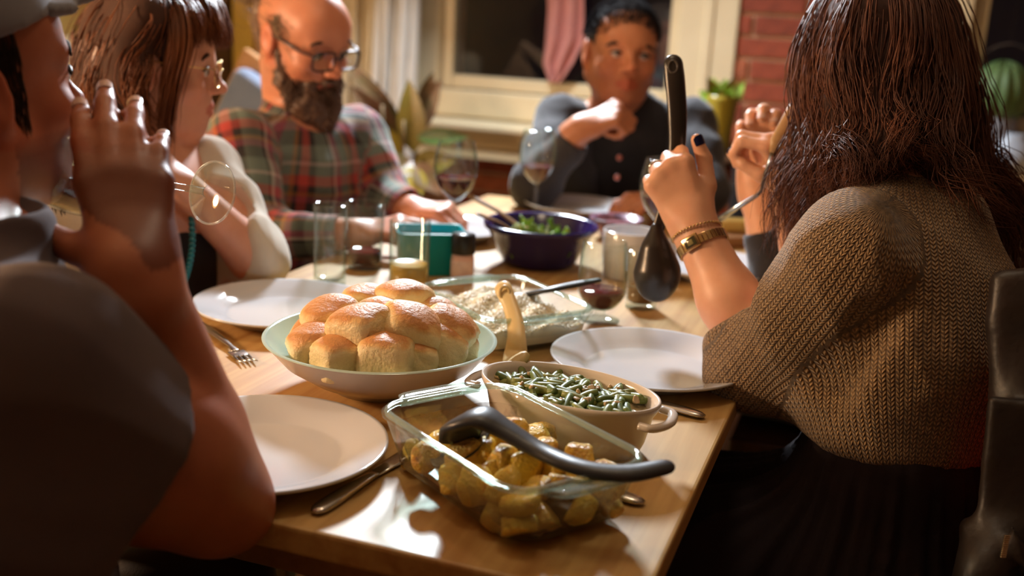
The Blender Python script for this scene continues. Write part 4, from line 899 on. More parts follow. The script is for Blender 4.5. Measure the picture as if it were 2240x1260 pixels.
t = thing('fork', 'steel fork with tines toward the bread bowl, left of it', 'fork', (m_[0] - off[0], m_[1] - off[1], .7503), an_, 'cutlery'); fork_parts(t)
def knife(p0, p1, label, L_=.215):
    """p0 = end of the handle"""
    d = (p1 - p0); an2 = math.atan2(d[1], d[0]); t = thing('table_knife', label, 'knife', (p0[0], p0[1], .7503), an2, 'cutlery')
    MB().tube(spline([(0, 0, .0040), (.03, 0, .0045), (.07, 0, .0045), (.10, 0, .0035)], 16), np.interp(np.linspace(0, 1, 16), [0, .08, .3, 1], [.004, .0085, .0095, .006]), 10, True, 0, .4, (0, 0, 1)).build('handle', M_STEEL, t)
    MB().tube([(.098, 0, .003), (.13, 0, .0025), (.19, 0, .0022), (L_, 0, .002)], [.006, .0095, .009, .002], 10, True, 0, .12, (0, 0, 1)).build('blade', M_STEEL, t); return t
knife(T(688, 1130), T(872, 1008), 'steel table knife at the front, between the shaded plate and the potatoes')
knife(T(1540, 918), T(1440, 890), 'steel knife handle sticking out from under the plate by the sweater')
knife(T(1408, 1108), T(1330, 1085), 'dark knife end showing at the right corner of the potato dish', .16)
# ------------------------------------------------------------------ modelling clay: smooth unions on a grid, meshed by surface nets
class Clay:
    def __init__(s, lo, hi, res):
        s.lo = np.asarray(lo, float); s.res = res; s.n = np.ceil((np.asarray(hi, float) - s.lo) / res).astype(int) + 1
        s.D = np.full(s.n, 1.0, np.float32)
    def _box(s, lo, hi, pad):
        i0 = np.clip(np.floor((np.asarray(lo) - pad - s.lo) / s.res).astype(int), 0, s.n - 1); i1 = np.clip(np.ceil((np.asarray(hi) + pad - s.lo) / s.res).astype(int) + 1, 1, s.n)
        if np.any(i1 - i0 < 1): return None, None
        sl = tuple(slice(a, b) for a, b in zip(i0, i1))
        ax = [(s.lo[k] + s.res * np.arange(i0[k], i1[k])).astype(np.float32) for k in range(3)]
        return sl, (ax[0][:, None, None], ax[1][None, :, None], ax[2][None, None, :])
    def _merge(s, sl, d, k, sub=False):
        a = s.D[sl]
        if sub: a = -a
        if k > 0:
            h = np.clip(k - np.abs(a - d), 0, None) / k; r = np.minimum(a, d) - h * h * k * .25
        else: r = np.minimum(a, d)
        s.D[sl] = -r if sub else r
    def cone(s, a, b, ra, rb=None, k=.012, sub=False, flat=None, fs=1.0):
        """tapered capsule; flat = direction squeezed by factor fs"""
        rb = ra if rb is None else rb; a = np.asarray(a, float); b = np.asarray(b, float); m = max(ra, rb) * max(1, fs)
        sl, X = s._box(np.minimum(a, b) - m, np.maximum(a, b) + m, k + .02)
        if sl is None: return s
        ab = b - a; l2 = max(ab @ ab, 1e-9); p = [X[i] - a[i] for i in range(3)]
        t = np.clip((p[0] * ab[0] + p[1] * ab[1] + p[2] * ab[2]) / l2, 0, 1); q = [p[i] - t * ab[i] for i in range(3)]
        dd = q[0] ** 2 + q[1] ** 2 + q[2] ** 2
        if flat is not None:
            n = np.asarray(flat, float); n = n / np.linalg.norm(n); c = q[0] * n[0] + q[1] * n[1] + q[2] * n[2]; dd = dd + c * c * (1 / fs ** 2 - 1)
        d = np.sqrt(np.maximum(dd, 0)) - (ra + t * (rb - ra))
        s._merge(sl, d.astype(np.float32), k, sub); return s
    def chain(s, pts, rad, k=.012, sub=False, flat=None, fs=1.0):
        for i in range(len(pts) - 1): s.cone(pts[i], pts[i + 1], rad[i], rad[i + 1], k, sub, flat, fs)
        return s
    def ell(s, c, r, rot=None, k=.012, sub=False):
        c = np.asarray(c, float); r = np.asarray(r, float); m = r.max(); sl, X = s._box(c - m, c + m, k + .02)
        if sl is None: return s
        p = [X[i] - c[i] for i in range(3)]
        if rot is not None: M = np.asarray(rot); p = [p[0] * M[0, i] + p[1] * M[1, i] + p[2] * M[2, i] for i in range(3)]
        e = (p[0] / r[0]) ** 2 + (p[1] / r[1]) ** 2 + (p[2] / r[2]) ** 2; g = (p[0] / r[0] ** 2) ** 2 + (p[1] / r[1] ** 2) ** 2 + (p[2] / r[2] ** 2) ** 2
        e1 = np.sqrt(e); d = e1 * (e1 - 1) / np.sqrt(np.maximum(g, 1e-12))
        d = np.where(e1 < .2, -r.min() * (1 - e1), d)
        s._merge(sl, d.astype(np.float32), k, sub); return s
    def rbox(s, c, h, r, rot=None, k=.012, sub=False):
        c = np.asarray(c, float); h = np.asarray(h, float); m = np.linalg.norm(h); sl, X = s._box(c - m, c + m, k + .02)
        if sl is None: return s
        p = [X[i] - c[i] for i in range(3)]
        if rot is not None: M = np.asarray(rot); p = [p[0] * M[0, i] + p[1] * M[1, i] + p[2] * M[2, i] for i in range(3)]
        q = [np.abs(p[i]) - (h[i] - r) for i in range(3)]; d = np.sqrt(sum(np.maximum(x, 0) ** 2 for x in q)) + np.minimum(np.maximum(np.maximum(q[0], q[1]), q[2]), 0) - r
        s._merge(sl, d.astype(np.float32), k, sub); return s
    def clip(s, p, n, k=.004, ball=None):
        """cut away everything on the side the normal points to (inside a ball only, if given)"""
        n = np.asarray(n, float); n /= np.linalg.norm(n); p = np.asarray(p, float)
        if ball is None: sl, X = s._box(s.lo, s.lo + s.res * s.n, 0)
        else: sl, X = s._box(np.asarray(ball[0]) - ball[1], np.asarray(ball[0]) + ball[1], 0)
        if sl is None: return s
        d = -((X[0] - p[0]) * n[0] + (X[1] - p[1]) * n[1] + (X[2] - p[2]) * n[2])
        if ball is not None: d = np.maximum(d, np.sqrt((X[0] - ball[0][0]) ** 2 + (X[1] - ball[0][1]) ** 2 + (X[2] - ball[0][2]) ** 2) - ball[1])
        s._merge(sl, d.astype(np.float32), k, True); return s
    def mesh(s):
        D = s.D.copy(); 
        for ax in range(3):
            for e in (0, -1):
                ix = [slice(None)] * 3; ix[ax] = e; D[tuple(ix)] = np.maximum(D[tuple(ix)], .001)
        I = D < 0; n = np.array(D.shape); C = np.zeros(n - 1, np.int8)
        cs = [(i, j, k) for i in (0, 1) for j in (0, 1) for k in (0, 1)]
        for (i, j, k) in cs: C += I[i:n[0] - 1 + i, j:n[1] - 1 + j, k:n[2] - 1 + k]
        act = np.argwhere((C > 0) & (C < 8)); idx = np.full(n - 1, -1, np.int64); idx[tuple(act.T)] = np.arange(len(act))
        acc = np.zeros((len(act), 3)); cnt = np.zeros(len(act))
        val = {c: D[tuple((act + c).T)] for c in cs}
        for c in cs:
            for ax in range(3):
                if c[ax] == 0:
                    e = list(c); e[ax] = 1; e = tuple(e); a, b = val[c], val[e]; x = (a < 0) != (b < 0); t = np.where(x, a / np.where(x, a - b, 1), 0)
                    q = np.tile(np.array(c, float), (len(act), 1)); q[:, ax] = t; acc += q * x[:, None]; cnt += x
        v = s.lo + s.res * (act + acc / np.maximum(cnt, 1)[:, None]); quads = []
        for ax in range(3):
            b, c = (ax + 1) % 3, (ax + 2) % 3; sh = [slice(None)] * 3; sh2 = [slice(None)] * 3; sh[ax] = slice(0, -1); sh2[ax] = slice(1, None)
            ch = np.argwhere(I[tuple(sh)] != I[tuple(sh2)]); ok = (ch[:, b] > 0) & (ch[:, c] > 0) & (ch[:, b] < n[b] - 1) & (ch[:, c] < n[c] - 1); ch = ch[ok]
            if not len(ch): continue
            def cell(db, dc): q = ch.copy(); q[:, b] -= db; q[:, c] -= dc; return idx[tuple(q.T)]
            q = np.stack([cell(1, 1), cell(0, 1), cell(0, 0), cell(1, 0)], 1); ins = I[tuple(ch.T)]; q[~ins] = q[~ins][:, ::-1]; quads.append(q)
        q = np.concatenate(quads); q = q[(q >= 0).all(1)]
        return v, q
def vnormals(v, q):
    fn = np.cross(v[q[:, 2]] - v[q[:, 0]], v[q[:, 3]] - v[q[:, 1]]); n = np.zeros_like(v)
    for k in range(4): np.add.at(n, q[:, k], fn)
    return n / (np.linalg.norm(n, axis=1)[:, None] + 1e-12)
def relax(v, q, it=2, lam=.5):
    a = np.concatenate([q[:, 0], q[:, 1], q[:, 2], q[:, 3]]); b = np.concatenate([q[:, 1], q[:, 2], q[:, 3], q[:, 0]]); ii = np.concatenate([a, b]); jj = np.concatenate([b, a])
    cnt = np.bincount(ii, minlength=len(v)).astype(float); 
    for _ in range(it):
        m = np.stack([np.bincount(ii, weights=v[jj, k], minlength=len(v)) for k in range(3)], 1) / np.maximum(cnt, 1)[:, None]; v = v + lam * (m - v)
    return v
def clay_obj(name, cl, mats, parent, smooth_it=2, disp=None, col=None, fab=None, fmat=None, keep_largest=True):
    v, q = cl.mesh() if isinstance(cl, Clay) else cl
    if keep_largest and len(q):
        lab = np.arange(len(v))
        for _ in range(400):
            m = lab[q].min(1); new = lab.copy()
            for k in range(4): np.minimum.at(new, q[:, k], m)
            new = new[new]
            if (new == lab).all(): break
            lab = new
        big = np.bincount(lab[q[:, 0]], minlength=len(v)).argmax(); keep = lab[q[:, 0]] == big; q = q[keep]; used = np.unique(q); mp = np.full(len(v), -1); mp[used] = np.arange(len(used)); v = v[used]; q = mp[q]
    if smooth_it: v = relax(v, q, smooth_it, .5)
    if disp is not None: v = v + vnormals(v, q) * disp(v, vnormals(v, q))[:, None]
    loc = np.array(parent.location) if parent is not None else np.zeros(3)
    me = bpy.data.meshes.new(name); me.vertices.add(len(v)); me.vertices.foreach_set('co', (v - loc).astype(np.float32).ravel()); me.loops.add(len(q) * 4); me.polygons.add(len(q))
    me.polygons.foreach_set('loop_start', np.arange(0, len(q) * 4, 4, dtype=np.int32)); me.loops.foreach_set('vertex_index', q.astype(np.int32).ravel()); me.update(calc_edges=True)
    me.polygons.foreach_set('use_smooth', np.ones(len(q), bool))
    for m in (mats if isinstance(mats, (list, tuple)) else [mats]): me.materials.append(m)
    if col is not None:
        at = me.attributes.new('tint', 'FLOAT_COLOR', 'POINT'); c = np.ones((len(v), 4), np.float32); c[:, :3] = col(v, vnormals(v, q)); at.data.foreach_set('color', c.ravel())
    if fab is not None:
        at = me.attributes.new('fab', 'FLOAT_VECTOR', 'POINT'); at.data.foreach_set('vector', fab(v).astype(np.float32).ravel())
    if fmat is not None: me.polygons.foreach_set('material_index', fmat(v[q].mean(1)).astype(np.int32))
    me.validate(); me.update()
    return obj(name, me, parent)
def folds(seed, amp, freq, axis=None, stretch=4.0):
    """cloth wrinkles: warped ridges, long across the given axis"""
    r_ = np.random.RandomState(seed); ks = []
    for i in range(7):
        d = r_.randn(3); d /= np.linalg.norm(d)
        if axis is not None: a = np.asarray(axis, float); a /= np.linalg.norm(a); d = d - a * (d @ a) * (1 - 1 / stretch); d /= np.linalg.norm(d)
        ks.append((d * freq * (.6 + r_.rand()), r_.rand() * 6.28, amp * (.4 + .6 * r_.rand()) / 2.2, r_.randn(3) * freq * .35))
    def fn(v, n):
        s = np.zeros(len(v))
        for (k, ph, a, w) in ks: x = np.sin(v @ k + ph + 1.3 * np.sin(v @ w + ph * 2)); s += a * (1 - 2 * np.abs(x) ** .8) 
        return s
    return fn
def axis_fab(segs, ref):
    """cloth coordinates around the nearest limb axis: x = distance round, y = distance along, z = which limb"""
    ref = np.asarray(ref, float)
    def fn(v):
        best = np.full(len(v), 9.0); out = np.zeros((len(v), 3))
        for i, (a, b, r) in enumerate(segs):
            a = np.asarray(a, float); b = np.asarray(b, float); ab = b - a; L_ = np.linalg.norm(ab); d = ab / L_; t = (v - a) @ d; q = v - a - np.clip(t, 0, L_)[:, None] * d; dist = np.linalg.norm(q, axis=1) / r
            e1 = ref - d * (ref @ d); e1 /= np.linalg.norm(e1); e2 = np.cross(d, e1); an = np.arctan2(q @ e2, q @ e1); m = dist < best
            best[m] = dist[m]; out[m, 0] = an[m] * r; out[m, 1] = t[m] + .37 * i; out[m, 2] = i
        return out
    return fn

# ------------------------------------------------------------------ skin, hair and cloth materials
def skin_mat(name, c, rough=.45):
    if name in MATS: return MATS[name]
    m = bpy.data.materials.new(name); m.use_nodes = True; N, L = nodes_of(m); b = N['Principled BSDF']
    at = N.new('ShaderNodeAttribute'); at.attribute_name = 'tint'; mx = N.new('ShaderNodeMix'); mx.data_type = 'RGBA'; mx.blend_type = 'MULTIPLY'; mx.inputs[0].default_value = 1; 
    tc = N.new('ShaderNodeTexCoord'); nz = N.new('ShaderNodeTexNoise'); nz.inputs['Scale'].default_value = 28; nz.inputs['Detail'].default_value = 4
    rp = N.new('ShaderNodeValToRGB'); rp.color_ramp.elements[0].position = .3; rp.color_ramp.elements[1].position = .7; rp.color_ramp.elements[0].color = (c[0] * .9, c[1] * .82, c[2] * .8, 1); rp.color_ramp.elements[1].color = (*c, 1)
    L.new(tc.outputs['Object'], nz.inputs['Vector']); L.new(nz.outputs['Fac'], rp.inputs['Fac']); L.new(rp.outputs['Color'], mx.inputs[6]); L.new(at.outputs['Color'], mx.inputs[7]); L.new(mx.outputs[2], b.inputs['Base Color'])
    b.inputs['Roughness'].default_value = rough; b.inputs['Subsurface Weight'].default_value = .12; b.inputs['Subsurface Radius'].default_value = (1, .3, .15); b.inputs['Subsurface Scale'].default_value = .006
    n2 = N.new('ShaderNodeTexNoise'); n2.inputs['Scale'].default_value = 260; bp = N.new('ShaderNodeBump'); bp.inputs['Strength'].default_value = .12; bp.inputs['Distance'].default_value = .001
    L.new(tc.outputs['Object'], n2.inputs['Vector']); L.new(n2.outputs['Fac'], bp.inputs['Height']); L.new(bp.outputs['Normal'], b.inputs['Normal'])
    MATS[name] = m; return m
def hair_mat(name, c1, c2, rough=.38):
    m = mat(name, c1, rough, noise=(22, c2, .2)); m.node_tree.nodes['Principled BSDF'].inputs['Specular IOR Level'].default_value = .55; return m
def cloth_mat(name, c, c2=None, rough=.9, scale=500, sheen=.25):
    return mat(name, c, rough, noise=(9, c2 or tuple(q * .8 for q in c), .25), bump=(scale, .25, .0012), sheen=sheen)
def knit_mat():
    m = bpy.data.materials.new('brown_knit'); m.use_nodes = True; N, L = nodes_of(m); b = N['Principled BSDF']; b.inputs['Roughness'].default_value = .9; b.inputs['Sheen Weight'].default_value = .3
    at = N.new('ShaderNodeAttribute'); at.attribute_name = 'fab'; sx = N.new('ShaderNodeSeparateXYZ'); L.new(at.outputs['Vector'], sx.inputs[0])
    def mth(op, a, b_=None, c=None):
        n = N.new('ShaderNodeMath'); n.operation = op
        for i, x in enumerate((a, b_, c)):
            if x is None: continue
            if isinstance(x, (int, float)): n.inputs[i].default_value = x
            else: L.new(x, n.inputs[i])
        return n.outputs[0]
    nz0 = N.new('ShaderNodeTexNoise'); nz0.inputs['Scale'].default_value = 60; tc = N.new('ShaderNodeTexCoord'); L.new(tc.outputs['Object'], nz0.inputs['Vector'])
    u = mth('MULTIPLY_ADD', nz0.outputs['Fac'], .0016, sx.outputs['X']); v = mth('MULTIPLY_ADD', nz0.outputs['Fac'], .003, sx.outputs['Y'])
    fu = mth('FRACT', mth('DIVIDE', u, .0078)); au = mth('ABSOLUTE', mth('SUBTRACT', fu, .5))                   # 0 centre .. .5 edge of a wale
    ph = mth('MULTIPLY_ADD', au, 1.5, mth('DIVIDE', v, .0050)); yarn = mth('MULTIPLY_ADD', mth('SINE', mth('MULTIPLY', ph, 6.2832)), .5, .5)
    wale = mth('SUBTRACT', 1.0, mth('POWER', mth('MULTIPLY', au, 2.0), 3.0)); cen = mth('SMOOTH_MIN', mth('MULTIPLY', au, 6.0), 1.0, .3)
    h = mth('MULTIPLY', mth('MULTIPLY', wale, mth('MULTIPLY_ADD', cen, .5, .5)), mth('MULTIPLY_ADD', yarn, .75, .25))
    nz = N.new('ShaderNodeTexNoise'); nz.inputs['Scale'].default_value = 240; nz.inputs['Detail'].default_value = 3; L.new(tc.outputs['Object'], nz.inputs['Vector'])
    f = mth('MULTIPLY_ADD', nz.outputs['Fac'], .9, mth('MULTIPLY_ADD', h, .7, -.40))
    rp = N.new('ShaderNodeValToRGB'); e = rp.color_ramp.elements; e[0].position = .05; e[0].color = (.070, .036, .015, 1); e[1].position = .75; e[1].color = (.52, .34, .17, 1); q = e.new(.38); q.color = (.26, .15, .066, 1)
    L.new(f, rp.inputs['Fac']); L.new(rp.outputs['Color'], b.inputs['Base Color'])
    bp = N.new('ShaderNodeBump'); bp.inputs['Strength'].default_value = .9; bp.inputs['Distance'].default_value = .0035; L.new(h, bp.inputs['Height']); L.new(bp.outputs['Normal'], b.inputs['Normal'])
    return m
def plaid_mat():
    m = bpy.data.materials.new('plaid_flannel'); m.use_nodes = True; N, L = nodes_of(m); b = N['Principled BSDF']; b.inputs['Roughness'].default_value = .9; b.inputs['Sheen Weight'].default_value = .2
    at = N.new('ShaderNodeAttribute'); at.attribute_name = 'fab'; sx = N.new('ShaderNodeSeparateXYZ'); L.new(at.outputs['Vector'], sx.inputs[0])
    def stripe(out, per, stops):
        n = N.new('ShaderNodeMath'); n.operation = 'DIVIDE'; L.new(out, n.inputs[0]); n.inputs[1].default_value = per; f = N.new('ShaderNodeMath'); f.operation = 'FRACT'; L.new(n.outputs[0], f.inputs[0])
        rp = N.new('ShaderNodeValToRGB'); rp.color_ramp.interpolation = 'CONSTANT'; e = rp.color_ramp.elements; e[0].position = 0; e[0].color = (*stops[0][1], 1); e[1].position = stops[1][0]; e[1].color = (*stops[1][1], 1)
        for p_, c in stops[2:]: q = e.new(p_); q.color = (*c, 1)
        L.new(f.outputs[0], rp.inputs['Fac']); return rp.outputs['Color']
    teal, red, dk, ochre, cream, mag = (.15, .20, .17), (.44, .05, .04), (.024, .018, .018), (.34, .15, .04), (.52, .46, .42), (.27, .06, .10)
    A = stripe(sx.outputs['X'], .145, [(0, teal), (.26, dk), (.36, red), (.50, dk), (.56, ochre), (.62, teal), (.80, mag), (.90, cream), (.95, dk)])
    B = stripe(sx.outputs['Y'], .138, [(0, dk), (.18, teal), (.40, cream), (.45, teal), (.60, red), (.74, dk), (.84, ochre), (.90, mag)])
    mx = N.new('ShaderNodeMix'); mx.data_type = 'RGBA'; mx.inputs[0].default_value = .5; L.new(A, mx.inputs[6]); L.new(B, mx.inputs[7]); L.new(mx.outputs[2], b.inputs['Base Color'])
    tc = N.new('ShaderNodeTexCoord'); nz = N.new('ShaderNodeTexNoise'); nz.inputs['Scale'].default_value = 500; bp = N.new('ShaderNodeBump'); bp.inputs['Strength'].default_value = .2; bp.inputs['Distance'].default_value = .001
    L.new(tc.outputs['Object'], nz.inputs['Vector']); L.new(nz.outputs['Fac'], bp.inputs['Height']); L.new(bp.outputs['Normal'], b.inputs['Normal'])
    return m

# ------------------------------------------------------------------ anatomy
class Head:
    """frame of a head: origin between the eyes' depth and the ears at eye level; columns right, forward, up"""
    def __init__(s, c, fwd, up=(0, 0, 1), scale=1.0):
        f = np.asarray(fwd, float); f /= np.linalg.norm(f); u = np.asarray(up, float); u = u - f * (u @ f); u /= np.linalg.norm(u); s.M = np.stack([np.cross(f, u), f, u], 1); s.c = np.asarray(c, float); s.s = scale
    def w(s, p): return s.c + s.M @ (np.asarray(p, float) * s.s)
    def d(s, p): return s.M @ np.asarray(p, float)
    def l(s, v): return ((v - s.c) @ s.M) / s.s
def sculpt_head(cl, h, neck_to, neck_r=.054, fem=0.0, jaw=1.0, nose=1.0, ears=True):
    s = h.s; E = lambda c, r, k=.02, sub=False, rot=None: cl.ell(h.w(c), np.asarray(r) * s, h.M if rot is None else h.M @ rot, k * s, sub)
    K = lambda a, b, ra, rb=None, k=.015, sub=False: cl.cone(h.w(a), h.w(b), ra * s, (ra if rb is None else rb) * s, k * s, sub)
    E((0, -.014, .032), (.075, .097, .084)); E((0, .028, -.030), (.062, .058, .082), .03); E((0, .045, .040), (.060, .040, .045), .03)
    for x in (-1, 1):
        K((x * .054 * jaw, -.002, -.050), (x * .030 * jaw, .050, -.095), .020, .018, .03); E((x * .043, .057, -.030), (.022, .022, .019), .022)
        K((x * .046, .070, .017), (x * .014, .083, .014), .0085 - .002 * fem, .0085, .014)
    E((0, .066, -.100), (.022 * jaw, .018, .017), .022); E((0, .066, -.064), (.031, .024, .028), .022)
    for x in (-1, 1): E((x * .0315, .093, -.001), (.019, .014, .0125), .012, True)
    for x in (-1, 1): E((x * .0315, .0715, -.001), (.0150, .0125, .0135), .005)
    K((0, .083, .010), (0, .104, -.028), .0070 * nose, .0100 * nose, .014); E((0, .107, -.031), (.0105 * nose, .0095, .0088), .008)
    for x in (-1, 1): E((x * .0125 * nose, .097, -.035), (.0078, .0095, .0068), .007); E((x * .0065, .101, -.0425), (.0038, .0055, .003), .003, True)
    K((-.021, .081, -.066), (0, .0895, -.0620), .0042, .0056, .006); K((.021, .081, -.066), (0, .0895, -.0620), .0042, .0056, .006)
    K((-.019, .080, -.071), (0, .0875, -.0735), .0045, .0064, .006); K((.019, .080, -.071), (0, .0875, -.0735), .0045, .0064, .006)
    K((-.024, .083, -.0675), (0, .0970, -.0672), .0018, .0018, .003, True); K((.024, .083, -.0675), (0, .0970, -.0672), .0018, .0018, .003, True)
    if ears:
        for x in (-1, 1):
            rt = np.array([[1, 0, 0], [0, math.cos(.25), -math.sin(.25)], [0, math.sin(.25), math.cos(.25)]])
            E((x * .079, -.014, -.004), (.0085, .019, .032), .006, False, rt); E((x * .088, -.010, -.002), (.006, .011, .020), .004, True, rt); E((x * .078, -.006, -.030), (.006, .009, .010), .006)
    cl.cone(h.w((0, -.028, -.060)), neck_to, neck_r * s, neck_r * 1.08 * s, .035)
    return cl
def face_tint(h, lips=(.80, .50, .50), blush=.9, stubble=None):
    def fn(v, n):
        c = np.ones((len(v), 3)); p = h.l(v)
        lip = (np.abs(p[:, 0]) < .026) & (p[:, 1] > .078) & (np.abs(p[:, 2] + .0675) < .0125 * (1 - (p[:, 0] / .03) ** 2) + .001); c[lip] *= lips
        ck = np.exp(-((np.abs(p[:, 0]) - .042) ** 2 + (p[:, 2] + .03) ** 2) / .0008) * (p[:, 1] > .02); c *= 1 - (1 - np.array([1, .86, .84])) * ck[:, None] * blush
        nr = np.exp(-((p[:, 0]) ** 2 + (p[:, 2] + .03) ** 2) / .0003) * (p[:, 1] > .09); c *= 1 - (1 - np.array([1, .85, .82])) * nr[:, None]
        er = (np.abs(p[:, 0]) > .074) & (np.abs(p[:, 2]) < .05) & (np.abs(p[:, 1] + .01) < .04); c[er] *= (1.0, .80, .76)
        if stubble is not None:
            sb_ = (p[:, 2] < -.045) & (p[:, 2] > -.125) & (p[:, 1] > .0) & ~lip; w = np.clip((-.040 - p[:, 2]) / .02, 0, 1) * sb_; c *= 1 - (1 - np.array(stubble)) * w[:, None]
        return c
    return fn
def eye_parts(h, root, iris=(.05, .03, .02), closed=.0, brow=(.02, .012, .008), gaze=(0, 1, 0), brow_w=1.0, brow_z=.0235):
    wm = mat('eye_white', (.62, .56, .52), .12, noise=(60, (.6, .52, .48), .2)); im = mat('iris_%d' % int(iris[0] * 1000), iris, .1, noise=(90, tuple(q * .5 for q in iris), .2)); bm = mat('brow_%d' % int(brow[0] * 1000), brow, .8, noise=(60, tuple(q * .6 for q in brow), .2))
    v0, f0 = lathe_vf([(0, -1)] + [(math.cos(t), math.sin(t)) for t in np.linspace(-1.4, 1.4, 13)] + [(0, 1)], 20)
    L0 = np.array(root.location)
    for x in (-1, 1):
        g = np.asarray(gaze, float); g /= np.linalg.norm(g); ec = np.array([x * .0315, .0745, -.0015]); r = .0118
        e = obj('eye', new_mesh('eye', (v0 * r * h.s) + h.w(ec) - L0, f0, [wm]), root)
        Mi = h.M @ rot_to(g); pr_ = [(0, r * 1.035), (.0025, r * 1.03), (.0055, r * .90), (.0058, r * .84)]
        vi, fi = lathe_vf(pr_, 18); obj('iris', new_mesh('iris', (vi * h.s) @ Mi.T + h.w(ec) - L0, fi, [im]), e)
        # lids
        for (zz, tilt, rr) in ((.0045, .55 - closed, .0139), (-.007, -.75, .0137)):
            pass
        pts = [h.w((x * (.0315 + dx), .0835 - abs(dx) * .32 + .0012, brow_z + dz)) - L0 for dx, dz in ((-.020, -.004), (-.008, .0005), (.006, .0025), (.018, -.002), (.024, -.007))]
        MB().tube(spline(pts, 14), np.array([.0018, .0032, .0038, .0040, .0040, .0040, .0038, .0036, .0034, .0030, .0026, .002, .0015, .001]) * h.s * brow_w, 7, True, 0, 1.0).build('eyebrow', bm, root)
        up_ = [h.w((x * (.0315 + dx), .0845 - (dx / .017) ** 2 * .006, .0048 - (dx / .017) ** 2 * .0055 - closed)) - L0 for dx in np.linspace(-.0165, .0165, 9)]
        MB().tube(up_, np.array([.0012, .002, .0024, .0026, .0026, .0026, .0024, .002, .0012]) * h.s, 7).build('eyelid', h.skin, root)
FING = [(.027, .081, (.041, .026, .021), .0095), (.0085, .086, (.046, .030, .022), .0098), (-.0105, .081, (.043, .028, .021), .0092), (-.0275, .072, (.033, .021, .019), .0080)]
def sculpt_hand(cl, wrist, fdir, back, side, curls, thumb, s=1.0, spread=(.10, .02, -.06, -.16), fore=None, wr=.026):
    """fdir: along the hand; back: back-of-hand normal; side +1 = thumb on the right of (fdir, back); curls per finger (mcp, pip, dip) in degrees; thumb: 3 local points after its root.  Returns fingertip frames."""
    y = np.asarray(fdir, float); y /= np.linalg.norm(y); z = np.asarray(back, float); z = z - y * (z @ y); z /= np.linalg.norm(z); x = np.cross(y, z) * side; M = np.stack([x, y, z], 1); wrist = np.asarray(wrist, float)
    W = lambda p: wrist + M @ (np.asarray(p, float) * s)
    tips = []
    for i, (kx, ky, ph, r) in enumerate(FING):                        # palm
        cl.cone(W((kx * .55, .004, 0)), W((kx, ky, .001)), .0135 * s, .0112 * s, .014 * s, False, z, .95)
    cl.cone(W((.018, .02, -.006)), W((-.016, .03, -.006)), .012 * s, .013 * s, .014 * s)
    cl.cone(W((0, -.02, 0)), W((0, .012, 0)), wr * s, wr * s, .016 * s, False, z, .72)
    for i, (kx, ky, ph, r) in enumerate(FING):
        p = np.array([kx, ky, .001]); a = 0.0; sp = spread[i]; pts = [p]; ds = []
        for j in range(3):
            a += math.radians(curls[i][j]); d = np.array([math.sin(sp) * math.cos(a), math.cos(sp) * math.cos(a), -math.sin(a)]); p = p + d * ph[j]; pts.append(p); ds.append(d)
        rr = [r * 1.06, r * .98, r * .90, r * .80]
        for j in range(3): cl.cone(W(pts[j]), W(pts[j + 1]), rr[j] * s, rr[j + 1] * s, (.008 if j == 0 else .0035) * s)
        nb = np.array([math.sin(sp) * math.sin(a), math.cos(sp) * math.sin(a), math.cos(a)]); tips.append((W(pts[3]), M @ ds[2], M @ nb, rr[3] * s))
    tp = [np.array([.016, .016, -.008])] + [np.asarray(q, float) for q in thumb]; tr = [.0165, .0125, .0108, .0088]
    for j in range(3): cl.cone(W(tp[j]), W(tp[j + 1]), tr[j] * s, tr[j + 1] * s, (.014 if j == 0 else .004) * s)
    td = tp[3] - tp[2]; td /= np.linalg.norm(td); tips.append((W(tp[3]), M @ td, None, tr[3] * s, W, M))
    return tips, W, M
def nail(root, tip, d, nrm, r, m, L_=.011, name='fingernail'):
    d = np.asarray(d, float); d /= np.linalg.norm(d); n = np.asarray(nrm, float); n = n - d * (n @ d); n /= np.linalg.norm(n); x = np.cross(d, n); V = []; F_ = []; na, nl = 7, 6
    for i in range(nl):
        t = i / (nl - 1); w = 1 - .5 * max(0, (t - .7) / .3) ** 2
        for j in range(na): a = (j / (na - 1) - .5) * 1.9 * w; V.append(np.asarray(tip) + d * (L_ * (t - .45)) + (x * math.sin(a) + n * math.cos(a)) * (r * 1.05))
    V = np.array(V); V = np.vstack([V, V - n * .001]); k = na * nl
    F_ = [(i * na + j, i * na + j + 1, (i + 1) * na + j + 1, (i + 1) * na + j) for i in range(nl - 1) for j in range(na - 1)]; F_ += [tuple(q + k for q in f[::-1]) for f in F_]
    return obj(name, new_mesh(name, V - np.array(root.location), F_, [m]), root)
# ------------------------------------------------------------------ hair strands
def strands_mesh(name, curves, radii, m, root, sides=3):
    """each strand a thin tapered tube; all of one head's hair is one mesh"""
    V = []; F_ = []; n0 = 0; L0 = np.array(root.location)
    tmpl = {}
    for c, r in zip(curves, radii):
        k = len(c); t = np.gradient(c, axis=0); t /= (np.linalg.norm(t, axis=1)[:, None] + 1e-9); a = np.array([.37, .21, .9]); N = np.cross(t, a); N /= (np.linalg.norm(N, axis=1)[:, None] + 1e-9); B = np.cross(t, N)
        rr = r * np.interp(np.linspace(0, 1, k), [0, .15, .75, 1], [.8, 1, .8, .15])
        ring = [c + rr[:, None] * (math.cos(q) * N + math.sin(q) * B) for q in np.arange(sides) * 2 * math.pi / sides]; V.append(np.stack(ring, 1).reshape(-1, 3))
        if k not in tmpl: tmpl[k] = np.array([(i * sides + j, i * sides + (j + 1) % sides, (i + 1) * sides + (j + 1) % sides, (i + 1) * sides + j) for i in range(k - 1) for j in range(sides)])
        F_.append(tmpl[k] + n0); n0 += k * sides
    o = clay_obj(name, (np.concatenate(V), np.concatenate(F_)), m, root, 0, keep_largest=False); o['kind'] = 'stuff'; return o
